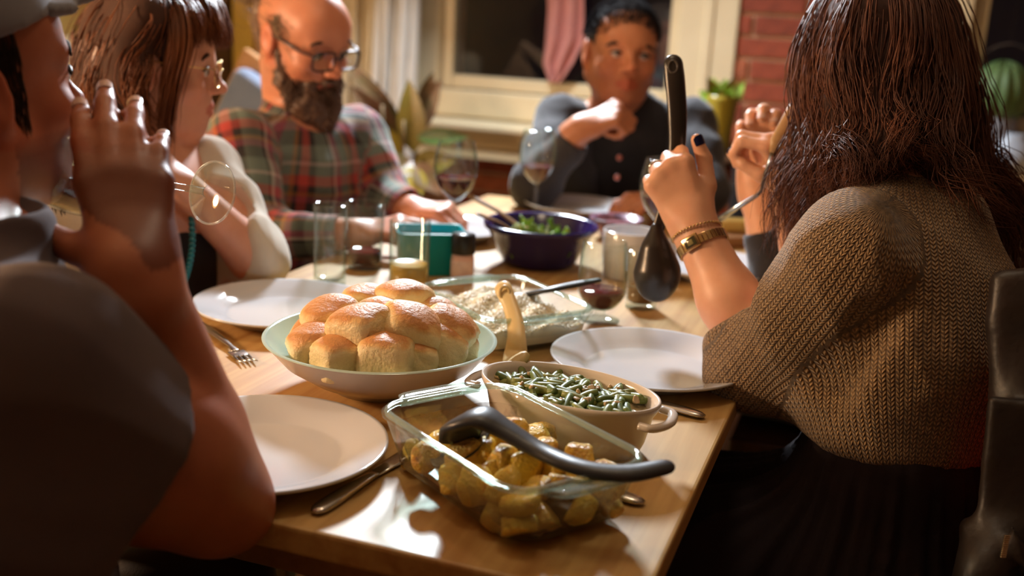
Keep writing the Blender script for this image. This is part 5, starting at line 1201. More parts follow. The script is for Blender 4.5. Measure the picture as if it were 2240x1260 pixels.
# ------------------------------------------------------------------ people
TOCAM = -FWD
def person(label, loc): return thing('person', label, 'person', (loc[0], loc[1], 0))
def bounds(pts, pad): p = np.array(pts); return p.min(0) - pad, p.max(0) + pad
def ring_loop(c, axis, r, tube_r, n=40, sides=8, sq=1.0, sqdir=None):
    M = rot_to(axis, sqdir); return MB().tube([np.asarray(c) + M @ np.array([r * math.cos(a), r * sq * math.sin(a), 0]) for a in np.linspace(0, 2 * math.pi, n + 1)], tube_r, sides, False)
def guide_strands(guides, n, rw, seed, wave=.006, wfreq=3.0, pts=16, rad=.0010, taper=(.4, 1.0, 1.0, .7), frizz=.002):
    """guides: lists of world points; strands run beside them"""
    r_ = np.random.RandomState(seed); cs = []; rs = []
    for g in guides:
        G = spline(g, pts); t = np.linspace(0, 1, pts); T_ = np.gradient(G, axis=0); T_ /= np.linalg.norm(T_, axis=1)[:, None]; A = np.cross(T_, np.array([.3, .9, .2])); A /= np.linalg.norm(A, axis=1)[:, None]; B = np.cross(T_, A)
        tp = np.interp(t, np.linspace(0, 1, len(taper)), taper)
        for _ in range(n):
            cl_ = r_.randint(0, 7); rr_ = np.random.RandomState(seed * 31 + cl_ + int(abs(g[0][0]) * 1e4) % 997); ca = rr_.rand() * 6.28; cr = rr_.rand() ** .5 * rw * .8
            a = ca; off = cr; o2 = r_.randn(2) * rw * .28; ph = rr_.rand() * 6.28 + r_.randn() * .25; wf = wfreq * (.8 + .4 * rr_.rand()); am = wave * (.5 + rr_.rand())
            ua = off * math.cos(a) + o2[0]; ub = off * math.sin(a) + o2[1]; w = am * np.sin(wf * 2 * math.pi * t + ph) * t; w2 = am * np.cos(wf * 2 * math.pi * t + ph * 1.7) * t
            fz = frizz * (.3 + r_.rand()); ff = r_.uniform(3.5, 7.5); w = w + fz * np.sin(ff * 6.283 * t + r_.rand() * 6) * t; w2 = w2 + fz * np.sin(ff * 5.1 * t + r_.rand() * 6) * t
            c = G + A * (ua * tp + w)[:, None] + B * (ub * tp + w2)[:, None]; e = .78 + .22 * r_.rand(); k = np.linspace(0, e * (pts - 1), pts); c = np.stack([np.interp(k, np.arange(pts), c[:, q]) for q in range(3)], 1)
            cs.append(c); rs.append(rad * (.7 + .6 * r_.rand()))
    return cs, rs
def simple_chair(label, c, face, wood=None, seat_h=.45, back_h=.92, back=True, slab=None):
    """c: seat centre on the floor; face: direction the sitter looks"""
    f = np.asarray(face, float); a = math.atan2(f[1], f[0]); t = thing('dining_chair', label, 'chair', (c[0], c[1], 0), a, 'chairs around the table'); w = wood or M_WOODD
    MB().box((0, 0, seat_h - .02), (.40, .40, .03), None, .008).build('seat', w, t, False)
    for sx in (-.17, .17):
        for sy in (-.17, .17): MB().box((sx, sy, (seat_h - .03) / 2), (.035, .035, seat_h - .03), None, .004).build('leg', w, t, False)
    if back:
        for sy in (-.17, .17): MB().box((-.185, sy, (seat_h + back_h) / 2 - .02), (.03, .035, back_h - seat_h + .04), None, .005).build('back_post', w, t, False)
        if slab is not None: MB().box((-.178, 0, seat_h + .05 + (back_h - seat_h - .05) / 2), (.022, .305, back_h - seat_h - .06), None, .008).build('backrest', slab, t, False)
        else:
            for k in range(3): MB().box((-.185, 0, seat_h + .14 + k * .13), (.018, .31, .05), None, .005).build('back_slat', w, t, False)
    return t
M_NAILB = mat('navy_polish', (.008, .012, .055), .12, noise=(60, (.006, .009, .045), .2))
M_NAIL = mat('bare_nail', (.72, .46, .38), .25, noise=(60, (.68, .42, .34), .2))

# ---------- the woman in the brown sweater
fF = np.array([-.78, .62, 0.0]); fF /= np.linalg.norm(fF); rF = np.cross(fF, [0, 0, 1])
shc = P(1968, 497, 1.345); lsh = shc - rF * .150 + np.array([0, 0, -.004]); rsh = shc + rF * .165
elb = P(1662, 792, 1.365); wri = P(1516, 492, 1.425); waist = P(1958, 985, 1.325); waist[2] = .74
pF = person('woman in a chunky brown sweater seen from behind, holding up a black ladle', waist)
skF = skin_mat('skin_fair', (.74, .40, .25)); hF = Head(P(1908, 128, 1.47), (-.82, .55, -.16), scale=.98); hF.skin = skF
lo, hi = bounds([shc, lsh, rsh, elb, wri, waist, P(1440, 290, 1.43), hF.c, P(1690, 320, 1.55), P(1660, 620, 1.6)], .13); lo[2] = .68
cl = Clay(lo, hi, .0034)
sculpt_head(cl, hF, shc + np.array([0, 0, .02]), .048, fem=1)
cl.chain([shc + np.array([0, 0, .0]), (shc + waist) / 2, waist], [.085, .085, .07], .05, flat=rF, fs=1.2); cl.cone(lsh, rsh, .045, .045, .05)
cl.chain([lsh, elb, (elb * .55 + wri * .45), wri], [.045, .038, .038, .0285], .02)
fd = P(1436, 322, 1.43) - wri; tipsF, WF, MF = sculpt_hand(cl, wri, fd, TOCAM + RGT * -.25 + UPV * .15, 1, [(62, 78, 35), (70, 82, 40), (72, 84, 42), (70, 80, 42)], [(.040, .040, -.014), (.052, .076, -.020), (.0535, .104, -.016)], .97, wr=.0275)
relb = P(1775, 660, 1.62); rwri = P(1728, 408, 1.60)
cl.chain([rsh, relb, rwri], [.045, .038, .027], .02)
tipsF2, WF2, MF2 = sculpt_hand(cl, rwri, P(1690, 318, 1.585) - rwri, RGT * .8 + TOCAM * .5, -1, [(55, 70, 40), (60, 75, 40), (65, 75, 40), (65, 75, 40)], [(.030, .042, -.026), (.030, .068, -.046), (.020, .088, -.062)], .9, wr=.027)
clay_obj('body', cl, skF, pF, 1, col=face_tint(hF)); eye_parts(hF, pF)
# nails: navy polish
wt = WF; tp, td = tipsF[4][0], tipsF[4][1]; nail(pF, tp - td * .002, td, RGT * .35 + TOCAM * .95, .0088, M_NAILB, .0135)
nail(pF, tipsF2[4][0], tipsF2[4][1], TOCAM + UPV * .4, .0085, M_NAILB, .012)
for k in range(4): nail(pF, tipsF[k][0], tipsF[k][1], tipsF[k][2], tipsF[k][3], M_NAILB)
# ring, watch, chain bracelet
rp0 = WF((-.0105, .088, -.006)); ring_loop(WF((-.0118, .0985, -.0215)), MF @ np.array([-.06, .3, -.95]), .0105, .0020, 28, 8).mesh
o = ring_loop(WF((-.0108, .0905, -.0125)) - np.array(pF.location), MF @ np.array([-.05, .42, -.90]), .0112, .0021, 30, 8).build('finger_ring', mat('silver', (.75, .73, .70), .15, metal=1, noise=(60, (.7, .68, .65), .2)), pF)
M_GOLD = mat('pale_gold', (.62, .42, .20), .22, metal=1, noise=(90, (.5, .34, .16), .2))
wax = (wri - elb); wax /= np.linalg.norm(wax); wc = wri - wax * .030; Mw = rot_to(wax + RGT * .20 * 0, RGT); wtc = thing  # watch axis along the forearm
watch = bpy.data.objects.new('wrist_watch', None); col_main.objects.link(watch); watch.parent = pF; watch.location = wc - np.array(pF.location)
band = MB()
for k in range(34):
    a = 2 * math.pi * k / 34
    n_ = np.array([math.cos(a), math.sin(a), 0]); pos = n_ * .0335; t_ = np.array([-math.sin(a), math.cos(a), 0]); t_ /= np.linalg.norm(t_); nn = np.array([t_[1], -t_[0], 0]); Rm = Mw @ np.stack([nn, t_, np.array([0, 0, 1])], 1)
    if abs(math.degrees(a) - 232) < 22: continue
    band.box(Mw @ pos, (.0024, .0056, .0125), Rm, .0007)
band.build('watch_band', M_GOLD, watch, False); bpy.data.objects['watch_band']['kind'] = 'stuff'
a = math.radians(232); pos = np.array([math.cos(a), math.sin(a), 0]) * .0345; t_ = np.array([-math.sin(a), math.cos(a), 0]); t_ /= np.linalg.norm(t_); nn = np.array([t_[1], -t_[0], 0]); Rm = Mw @ np.stack([nn, t_, np.array([0, 0, 1])], 1)
MB().box(Mw @ pos, (.0060, .0240, .0185), Rm, .0018).build('watch_case', M_GOLD, watch)
MB().box(Mw @ (pos + nn * .0030), (.0012, .0165, .0120), Rm, .0004).build('watch_face', mat('watch_dial', (.05, .045, .02), .15, noise=(60, (.04, .035, .02), .2)), watch)
MB().box(Mw @ (pos + nn * .0034), (.0012, .0080, .0070), Rm, .0003).build('watch_display', mat('lcd_olive', (.22, .18, .07), .2, noise=(60, (.2, .16, .06), .2)), watch)
ch = MB(); v0, f0 = lathe_vf([(0, -1), (.7, -.7), (1, 0), (.7, .7), (0, 1)], 6); bc = wri - wax * .012; Mb = rot_to(wax + RGT * .12 + UPV * .0, RGT)
for k in range(44): a = 2 * math.pi * k / 44; ch.add(v0 * .0021 + Mb @ np.array([.0330 * math.cos(a), .0325 * math.sin(a), 0]), f0)
o = ch.build('chain_bracelet', M_GOLD, pF); o.location = bc - np.array(pF.location); o['kind'] = 'stuff'
# sweater
lo, hi = bounds([shc, lsh, rsh, elb, waist, P(1560, 760, 1.37), relb], .12); lo[2] = .68
cl = Clay(lo, hi, .005); wm = (shc * .35 + waist * .65)
cl.chain([shc - np.array([0, 0, .02]), shc * .6 + waist * .4, wm, waist - np.array([0, 0, .06])], [.098, .122, .128, .112], .05, flat=rF, fs=1.14)
cl.cone(lsh + np.array([0, 0, -.012]), rsh, .060, .055, .07); cl.cone(shc - fF * .03, shc + np.array([0, 0, .015]), .064, .05, .05)
fore = (wri - elb) / np.linalg.norm(wri - elb); cuff = elb + fore * .062
cl.chain([lsh + np.array([0, 0, -.01]), (lsh + elb) / 2 + np.array([0, 0, -.012]), elb, elb + fore * .075], [.068, .066, .060, .050], .035); cl.ell(elb + np.array([-.012, 0, -.030]), (.052, .05, .042), None, .03)
cl.chain([rsh, relb * .9 + rsh * .1], [.062, .055], .03)
cl.clip(cuff, fore, .010, (elb + fore * .1, .105)); hemz = .716; cl.clip((0, 0, hemz), (0, 0, -1), .02, (waist, .24))
# drape creases under the arm
cl.cone(P(1790, 830, 1.235), P(1900, 700, 1.17), .010, .004, .03, True); cl.cone(P(1830, 860, 1.22), P(1990, 640, 1.17), .007, .004, .03, True); cl.cone(P(1890, 1000, 1.17), P(1920, 930, 1.175), .007, .003, .02, True); cl.cone(P(1652, 655, 1.30), P(1668, 740, 1.285), .007, .004, .025, True)
sweater = clay_obj('sweater', cl, knit_mat(), pF, 3, disp=folds(3, .004, 26, (0, 0, 1), 2.0), fab=axis_fab([(shc, waist, .125), (lsh, elb, .066), (elb, elb + fore * .12, .055)], -U1 * .6 + rF * -.9))
# skirt
hips = waist + np.array([0, 0, -.20]); kneeL = hips + U2 * .40 - U1 * .10 + np.array([0, 0, -.03]); kneeR = hips + U2 * .42 + U1 * .12 + np.array([0, 0, -.03])
lo, hi = bounds([waist, kneeL, kneeR, hips], .19); lo[2] = .10
cl = Clay(lo, hi, .007); cl.chain([waist + np.array([0, 0, .0]), waist + np.array([0, 0, -.07]), hips], [.092, .104, .140], .05, flat=rF, fs=1.12); cl.cone(hips, kneeL, .125, .085, .06); cl.cone(hips, kneeR, .125, .085, .06)
for kn in (kneeL, kneeR): cl.cone(kn, kn + np.array([0, 0, -.30]), .085, .075, .05)
cl.cone(hips + np.array([0, 0, -.05]) + U2 * .03, hips + np.array([0, 0, -.30]) + U2 * .08, .145, .17, .05)
ctrS = hips.copy()
def pleats(v, n):
    a = np.arctan2(v[:, 1] - ctrS[1], v[:, 0] - ctrS[0]); return (.0035 * np.sin(a * 46) + .003 * np.sin(a * 29 + v[:, 2] * 9)) * np.clip((.74 - v[:, 2]) / .08, 0, 1)
clay_obj('skirt', cl, cloth_mat('black_skirt', (.014, .006, .009), (.010, .004, .007), sheen=0), pF, 3, disp=pleats)
# hair: soft core and single strands
GF = [[(1900, -75, 1.45), (1850, 10, 1.42), (1815, 120, 1.40), (1805, 250, 1.40), (1785, 350, 1.40), (1760, 450, 1.40), (1735, 580, 1.41)],
      [(1890, -75, 1.43), (1850, 20, 1.38), (1828, 160, 1.36), (1830, 290, 1.35), (1800, 420, 1.35), (1772, 560, 1.36)],
      [(1900, -75, 1.41), (1868, 20, 1.35), (1850, 180, 1.33), (1855, 310, 1.32), (1830, 410, 1.32), (1790, 500, 1.33)],
      [(1910, -75, 1.40), (1905, 20, 1.33), (1900, 180, 1.31), (1900, 300, 1.29), (1885, 370, 1.27), (1850, 430, 1.25)],
      [(1930, -75, 1.40), (1955, 20, 1.33), (1955, 180, 1.31), (1955, 290, 1.28), (1965, 350, 1.26), (1980, 392, 1.25)],
      [(1950, -75, 1.41), (2005, 20, 1.35), (2010, 180, 1.33), (2015, 300, 1.30), (2040, 390, 1.28), (2090, 440, 1.27), (2150, 520, 1.28)],
      [(1970, -75, 1.43), (2045, 40, 1.39), (2060, 180, 1.37), (2075, 310, 1.37), (2120, 410, 1.37), (2175, 500, 1.38), (2215, 640, 1.40)],
      [(1980, -75, 1.47), (2065, 60, 1.46), (2080, 200, 1.45), (2110, 330, 1.44), (2170, 430, 1.44), (2225, 560, 1.44), (2240, 740, 1.45)],
      [(1960, -75, 1.52), (2050, 80, 1.54), (2075, 220, 1.53), (2120, 350, 1.50), (2200, 450, 1.50), (2260, 600, 1.50)],
      [(1890, -75, 1.50), (1845, 0, 1.47), (1812, 110, 1.46), (1798, 220, 1.45), (1800, 320, 1.44), (1775, 430, 1.43), (1750, 570, 1.43)]]
GFw = [[hF.w((0, -.02, .122)) * .45 + P(*g[0]) * .55 + np.array([0, 0, .012])] + [P(*q) for q in g[1:]] for g in GF]
M_HAIRF = hair_mat('dark_brown_hair', (.085, .023, .010), (.15, .046, .019), .54)
lo, hi = bounds([q for g in GFw for q in g], .08); cl = Clay(lo, hi, .007); cl.ell(hF.w((0, -.02, .03)), np.array([.078, .096, .090]), hF.M, .03)
for g in GFw: G = spline(g, 10)[:-1]; cl.chain(list(G), list(np.interp(np.linspace(0, 1, 9), [0, .15, .7, 1], [.012, .020, .016, .004])), .02)
cl.clip(hF.w((0, .055, 0)), hF.d((0, 1, 0)), .01)
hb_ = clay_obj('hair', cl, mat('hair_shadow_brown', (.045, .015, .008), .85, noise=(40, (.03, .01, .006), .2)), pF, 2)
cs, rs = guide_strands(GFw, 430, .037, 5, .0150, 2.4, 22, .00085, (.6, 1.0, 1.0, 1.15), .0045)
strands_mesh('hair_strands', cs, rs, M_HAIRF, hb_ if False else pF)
# ladle in her left hand
top = P(1472, 120, 1.463); mid = P(1481, 330, 1.463); low = P(1447, 505, 1.475); bwl = P(1440, 590, 1.48)
M_BLKP = mat('black_plastic', (.022, .017, .014), .30, noise=(40, (.018, .014, .012), .2))
lad = thing('black_ladle', 'black plastic ladle held upright in the raised hand', 'ladle', P(1440, 592, 1.48)); L0 = np.array(lad.location)
lo, hi = bounds([P(1370, 480, 1.45), P(1500, 680, 1.52)], .03); cl = Clay(lo, hi, .0025); Mq = np.stack([RGT, UPV, -FWD], 1) @ rotz(-.12)
cl.ell(P(1438, 603, 1.485), (.0305, .037, .024), Mq, .01); cl.chain([P(1436, 500, 1.476), P(1434, 545, 1.476), P(1437, 590, 1.48)], [.0085, .015, .024], .02); cl.ell(P(1438, 606, 1.512), (.028, .034, .026), Mq, .004, True)
clay_obj('ladle_bowl', cl, M_BLKP, lad, 1)
sp = spline([P(1436, 515, 1.476), P(1440, 500, 1.476), P(1460, 430, 1.472), P(1479, 340, 1.466), P(1482, 260, 1.464), P(1477, 180, 1.464), P(1473, 140, 1.465)], 40); _e = sp[-1] - sp[-2]; _e /= np.linalg.norm(_e); sp = np.vstack([sp] + [sp[-1] + _e * .0132 * q for q in (.35, .65, .87, .98)])
MB().tube(sp - L0, np.concatenate([np.interp(np.linspace(0, 1, 40), np.linspace(0, 1, 7), [.0085, .0085, .0085, .0110, .0130, .0138, .0132]), .0132 * np.array([.93, .76, .49, .2])]), 16, True, 0, .5, TOCAM).build('handle', M_BLKP, lad)
ring_loop(P(1472, 146, 1.459) - np.array(lad.location), TOCAM, .0062, .0018, 22, 6, 1.35, RGT).build('hang_hole', mat('hole_rim', (.10, .085, .075), .25, noise=(40, (.08, .07, .06), .2)), lad)
# server in her other hand: wooden handle, bent steel neck
sv = thing('pie_server', 'steel server with a wooden handle in the hand behind the hair', 'server', P(1680, 330, 1.555))
L0 = np.array(sv.location)
MB().tube(np.array([P(1752, 215, 1.56), P(1735, 250, 1.555), P(1700, 310, 1.55), P(1690, 335, 1.55)]) - L0, [.010, .0125, .0105, .006], 10, True, 0, .5, TOCAM).build('handle', wood_mat('handle_wood', (.55, .34, .16), (.42, .24, .10), .4, 2.0), sv)
MB().tube(np.array([P(1690, 335, 1.55), P(1675, 380, 1.55), P(1665, 418, 1.55), P(1655, 428, 1.552), P(1615, 452, 1.57), P(1562, 488, 1.60)]) - L0, [.004, .0032, .003, .003, .004, .005], 8, True, 0, .5, TOCAM).build('neck', mat('blue_steel', (.55, .60, .68), .2, metal=1, noise=(60, (.5, .55, .62), .2)), sv)
MB().tube(np.array([P(1562, 488, 1.60), P(1530, 515, 1.62), P(1490, 545, 1.64)]) - L0, [.006, .022, .008], 10, True, 0, .12, (0, 0, 1)).build('blade', MATS['blue_steel'], sv)
# her chair with the leather jacket over its back
M_REDC = mat('red_lacquer', (.42, .02, .012), .35, noise=(20, (.36, .016, .01), .2))
chc = waist + U2 * .045; simple_chair('dark chair with a red back under the woman in the sweater', (chc[0], chc[1]), U2, None, .45, .86, True, M_REDC)
jk = thing('leather_jacket', 'black leather jacket with a zip hanging over the chair at the right edge', 'jacket', P(2230, 1000, 1.10)); L0 = np.array(jk.location)
jr = rot_to(TOCAM * 1.0 + RGT * -.35, UPV)      # x up, z towards the viewer
lo, hi = bounds([P(2100, 640, 1.2), P(2420, 1400, 1.0)], .06); cl = Clay(lo, hi, .006)
cl.rbox(P(2300, 980, 1.13), (.19, .064, .020), .015, jr, .015); cl.chain([P(2262, 560, 1.20), P(2240, 760, 1.15), P(2232, 900, 1.12)], [.010, .018, .020], .02)
cl.rbox(P(2262, 1010, 1.090), (.064, .050, .011), .005, jr @ rotz(-.08), .006)
cl.rbox(P(2262, 1330, 1.10), (.090, .074, .022), .014, jr, .014); cl.chain([P(2190, 1190, 1.085), P(2150, 1250, 1.085), P(2105, 1350, 1.085)], [.016, .020, .026], .03); cl.cone(P(2215, 1160, 1.062), P(2275, 1290, 1.058), .007, .007, .006)
clay_obj('jacket_body', cl, M_BLK if False else mat('brown_black_leather', (.014, .009, .007), .46, bump=(140, .35, .0015), noise=(20, (.020, .013, .011), .2)), jk, 2, disp=folds(8, .003, 22), keep_largest=False)
zp = MB(); za, zb_ = P(2203, 1172, 1.056), P(2194, 1218, 1.056)
for k in range(12): q = za + (zb_ - za) * k / 11; zp.box(q - L0, (.0055, .003, .0018), np.stack([RGT, FWD, UPV], 1), .0006)
o = zp.build('zip_teeth', mat('brass_zip', (.70, .55, .35), .25, metal=1, noise=(60, (.6, .46, .3), .2)), jk, False); o['kind'] = 'stuff'
# ---------- the man in the grey cap, drinking
fA = np.array([.58, .81, 0.0]); fA /= np.linalg.norm(fA); rA = np.cross(fA, [0, 0, 1])
hA = Head(P(-98, 175, .95), (.58, .80, .10), scale=1.03); skA = skin_mat('skin_tanned', (.42, .145, .075)); hA.skin = skA
shA = P(66, 786, .80); elA = P(464, 1062, .955); wrA = P(296, 596, .875); nkA = P(-130, 640, .88); lshA = nkA - rA * .17 + np.array([0, 0, -.05]); beA = np.array([nkA[0] - .02, nkA[1] - .06, .62])
pA = person('man in a grey cap and dark grey T-shirt at the left edge, drinking red wine', beA)
lo, hi = bounds([hA.c, shA, elA, wrA, nkA, beA, P(200, 190, 1.03), P(90, 330, 1.0), lshA], .14); lo[2] = .60
cl = Clay(lo, hi, .0042)
sculpt_head(cl, hA, nkA, .060, jaw=1.08)
cl.chain([nkA + np.array([0, 0, -.06]), (nkA + beA) / 2, beA], [.10, .12, .12], .06, flat=rA, fs=1.2); cl.cone(shA, nkA + np.array([0, 0, -.04]), .05, .05, .06); cl.cone(lshA, nkA + np.array([0, 0, -.04]), .055, .06, .06)
cl.chain([shA, shA * .3 + elA * .7, elA + np.array([0, -.012, 0])], [.060, .060, .050], .03); cl.ell(elA + np.array([.012, -.004, -.022]), (.040, .040, .034), None, .03)
cl.chain([elA, elA * .7 + wrA * .3, wrA], [.044, .045, .0325], .008); cl.ell(shA * .25 + elA * .75 + np.array([-.01, 0, -.016]), (.060, .056, .048), None, .04)
fd = UPV * .80 - RGT * .20 + FWD * .30
tipsA, WA_, MA = sculpt_hand(cl, wrA, fd, TOCAM * .9 + UPV * .34 + RGT * .10, -1, [(5, 14, 10), (5, 14, 10), (8, 18, 12), (14, 22, 14)], [(.044, .034, -.012), (.070, .058, -.024), (.090, .080, -.038)], 1.06, (.05, .02, -.01, -.03), wr=.031)
clay_obj('body', cl, skA, pA, 2, col=face_tint(hA, stubble=(.45, .36, .34))); eye_parts(hA, pA)
for k in range(4): nail(pA, tipsA[k][0], tipsA[k][1], tipsA[k][2], tipsA[k][3], M_NAIL)
nail(pA, tipsA[4][0], tipsA[4][1], TOCAM, .009, M_NAIL)
# T-shirt
slv = shA * .46 + elA * .54; axs = (elA - shA) / np.linalg.norm(elA - shA)
lo, hi = bounds([shA, slv, nkA, beA, lshA], .19); lo[2] = .58
cl = Clay(lo, hi, .006)
cl.chain([nkA + np.array([0, 0, -.075]), (nkA + beA) / 2 + np.array([.02, 0, 0]), beA + np.array([.02, 0, -.02])], [.115, .145, .145], .06, flat=rA, fs=1.18); cl.cone(shA + np.array([0, 0, -.004]), nkA + np.array([0, 0, -.035]), .064, .058, .06); cl.cone(lshA, nkA + np.array([0, 0, -.035]), .062, .058, .06)
cl.chain([shA, slv + axs * .04], [.066, .069], .05); cl.ell(P(110, 960, .84), (.08, .08, .09), None, .06)
cl.clip(slv, axs + UPV * .12, .006, (slv + axs * .08, .14)); cl.cone(nkA + np.array([0, 0, -.03]), nkA + np.array([.015, .015, .045]), .080, .074, .03); cl.ell(nkA + np.array([.015, .015, .095]), (.068, .068, .05), None, .01, True)
cl.cone(P(60, 770, .66), P(310, 700, .71), .006, .004, .03, True)
M_TEE = cloth_mat('grey_brown_jersey', (.105, .075, .080), (.088, .062, .066), .9, 700, 0.05)
clay_obj('t_shirt', cl, M_TEE, pA, 3, disp=folds(4, .0045, 20, (1, 0, -.6), 2.5))
# cap: crown, brim, button
lo, hi = bounds([hA.w((0, .24, .15)), hA.w((.12, -.14, -.04)), hA.w((-.12, 0, .2))], .05); cl = Clay(lo, hi, .005); cl.ell(hA.w((0, -.012, .045)), np.array([.087, .109, .098]), hA.M, .01); cl.clip(hA.w((0, 0, .038)), hA.d((0, .22, -1)), .004)
cap = clay_obj('cap', cl, cloth_mat('grey_twill', (.20, .20, .23), (.17, .17, .20), .9, 600), pA, 2)
cl = Clay(*bounds([hA.w((0, .24, .06)), hA.w((.1, .03, .06)), hA.w((-.1, .05, .1))], .05), .004)
for x in np.linspace(-.062, .062, 9): cl.cone(hA.w((x * .95, .060, .066 - abs(x) * .16)), hA.w((x * .9, .150 - x * x * 17, .074 - x * x * 5)), .0055, .004, .02)
clay_obj('cap_brim', cl, MATS['grey_twill'], cap if False else pA, 2)
# short hair and sideburn under the cap
hs = []; r_ = np.random.RandomState(3)
for i in range(1500):
    a = r_.uniform(-2.5, 2.5); zz = r_.uniform(-.055, .035) if abs(a) > .2 else 0; side = 1 if i % 2 else -1
    if r_.rand() < .45: p0 = np.array([side * .0735, r_.uniform(-.004, .020), r_.uniform(-.030, .04)])
    else: th_ = r_.uniform(1.9, 4.4); p0 = np.array([.078 * math.sin(th_) * 1.0, .098 * math.cos(th_) - .01, r_.uniform(-.06, .04)])
    d = np.array([p0[0] * 2.2, 0, -1.0]); d /= np.linalg.norm(d); c = np.array([hA.w(p0 + d * t) for t in np.linspace(-.003, .014, 4)]); hs.append(c)
strands_mesh('hair_strands', hs, [.0006] * len(hs), hair_mat('black_brown_hair', (.020, .011, .007), (.030, .016, .010)), pA)
# beard tuft at the chin
bs = []
for i in range(900):
    p0 = np.array([r_.uniform(-.045, .055), 0, 0]); u = r_.rand(); p0 = np.array([r_.uniform(-.03, .03), .070 + r_.uniform(-.01, .012), -.108 + r_.uniform(-.01, .012)]); d = np.array([p0[0] * 2, .3, -1.0]) + r_.randn(3) * .2; d /= np.linalg.norm(d); bs.append(np.array([hA.w(p0 + d * t) for t in np.linspace(0, .012, 4)]))
strands_mesh('beard', bs, [.0007] * len(bs), MATS['black_brown_hair'], pA)
# shorts / thighs so that he sits on his chair
lo, hi = bounds([beA, beA + U1 * .42 + np.array([0, 0, -.15])], .22); lo[2] = .38; cl = Clay(lo, hi, .008)
hpA = np.array([beA[0], beA[1], .53])
for sg in (-1, 1): cl.cone(hpA + rA * sg * .09, hpA + rA * (sg * .11) + fA * .40 + np.array([0, 0, -.02]), .095, .075, .05)
cl.cone(hpA - rA * .08, hpA + rA * .08 + np.array([0, 0, .10]), .12, .12, .06)
clay_obj('shorts', cl, cloth_mat('dark_shorts', (.035, .022, .022)), pA, 2)
kn = hpA + rA * .11 + fA * .42
MB().tube([kn + np.array([0, 0, -.03]) - np.array(pA.location), kn + fA * .06 + np.array([0, 0, -.30]) - np.array(pA.location), kn + fA * .05 + np.array([0, 0, -.46]) - np.array(pA.location)], [.062, .056, .04], 18).build('leg', skA, pA)
simple_chair('dark chair under the man in the grey cap', (beA[0] - .0, beA[1]), fA, None, .44, .80, False)
# his tilted wine glass
rim = P(88, 352, .995); basec = P(390, 408, 1.135); axg = (rim - basec); axg /= np.linalg.norm(axg); q_ = Vector(axg).to_track_quat('Z', 'X')
gl = wine_glass(0, 0, 'tilted wine glass at the mouth of the man in the grey cap', .212, .045, .0, loc=rim - axg * .212, rot=q_.to_euler(), wine=False)
gb = rim - axg * .212; lo, hi = bounds([rim, gb + axg * .09], .06); cl = Clay(lo, hi, .0025); Mg = rot_to(axg)
cl.ell(gb + axg * .160, (.0432, .0432, .066), Mg, .0); cl.clip(rim - axg * .018, axg, .001); wl_ = P(120, 372, 1.0)[2] - .0; cl.clip((0, 0, P(120, 368, 1.05)[2]), (0, 0, 1), .001)
v, qd = cl.mesh(); Mi = np.array(q_.to_matrix())
wn = clay_obj('wine', ((v - gb) @ Mi, qd), M_WINE, None, 1); wn.parent = gl

# ---------- the woman in the white cardigan
fB = np.array([.80, -.60, 0.0]); rB = np.cross(fB, [0, 0, 1])
hB = Head(P(344, 140, 1.73), (.965, .20, -.06), (.03, 0, 1), .95); skB = skin_mat('skin_rose', (.70, .36, .24)); hB.skin = skB
lsB = P(445, 372, 1.83); rsB = P(120, 470, 1.56); elB = P(556, 562, 1.74); wrB = P(398, 408, 1.66); ncB = P(322, 372, 1.72); beB = np.array([*(ncB[:2] - fB[:2] * .03), .62])
pB = person('woman with wavy brown hair, round glasses and a white cardigan, in profile', beB)
lo, hi = bounds([hB.c, lsB, rsB, elB, wrB, ncB, beB], .13); lo[2] = .60; cl = Clay(lo, hi, .004)
sculpt_head(cl, hB, ncB + np.array([0, 0, -.01]), .046, fem=1, nose=.92, jaw=.92)
cl.chain([ncB + np.array([0, 0, -.08]), (ncB + beB) / 2, beB], [.085, .095, .10], .05, flat=rB, fs=1.3); cl.cone(lsB, ncB + np.array([0, 0, -.04]), .042, .05, .05); cl.cone(rsB, ncB + np.array([0, 0, -.04]), .042, .05, .05)
cl.chain([lsB, elB, wrB], [.042, .038, .027], .02)
sculpt_hand(cl, wrB, P(338, 335, 1.62) - wrB, RGT * .7 + UPV * .6 + TOCAM * .3, 1, [(35, 45, 25)] * 4, [(.036, .04, -.012), (.05, .07, -.02), (.052, .095, -.02)], .9)
reB = rsB + np.array([-.02, -.05, -.24]); cl.chain([rsB, reB, reB + fB * .2], [.042, .038, .03], .02)
clay_obj('body', cl, skB, pB, 1, col=face_tint(hB, (.85, .48, .46))); eye_parts(hB, pB, brow=(.06, .028, .016), gaze=(0, 1, -.1))
# black top, cardigan
lo, hi = bounds([lsB, rsB, elB, ncB, beB, reB, reB + fB * .2], .14); lo[2] = .58
cl = Clay(lo, hi, .006); cl.chain([ncB + np.array([0, 0, -.115]), (ncB + beB) / 2, beB + np.array([0, 0, -.03])], [.085, .104, .108], .05, flat=rB, fs=1.28)
clay_obj('black_top', cl, cloth_mat('black_knit_top', (.010, .010, .014), (.008, .008, .011)), pB, 2)
cl = Clay(lo, hi, .0055); fo = (wrB - elB) / np.linalg.norm(wrB - elB)
cl.chain([ncB + np.array([0, 0, -.10]), (ncB + beB) / 2, beB + np.array([0, 0, -.02])], [.092, .114, .12], .05, flat=rB, fs=1.32); cl.cone(lsB, ncB + np.array([0, 0, -.05]), .056, .055, .05); cl.cone(rsB, ncB + np.array([0, 0, -.05]), .058, .055, .05)
cl.chain([lsB, (lsB + elB) / 2, elB, elB + fo * .10], [.060, .058, .054, .046], .03); cl.chain([rsB, reB, reB + fB * .12], [.062, .056, .05], .03)
cl.clip(elB + fo * .055, fo, .006, (elB + fo * .12, .085)); 
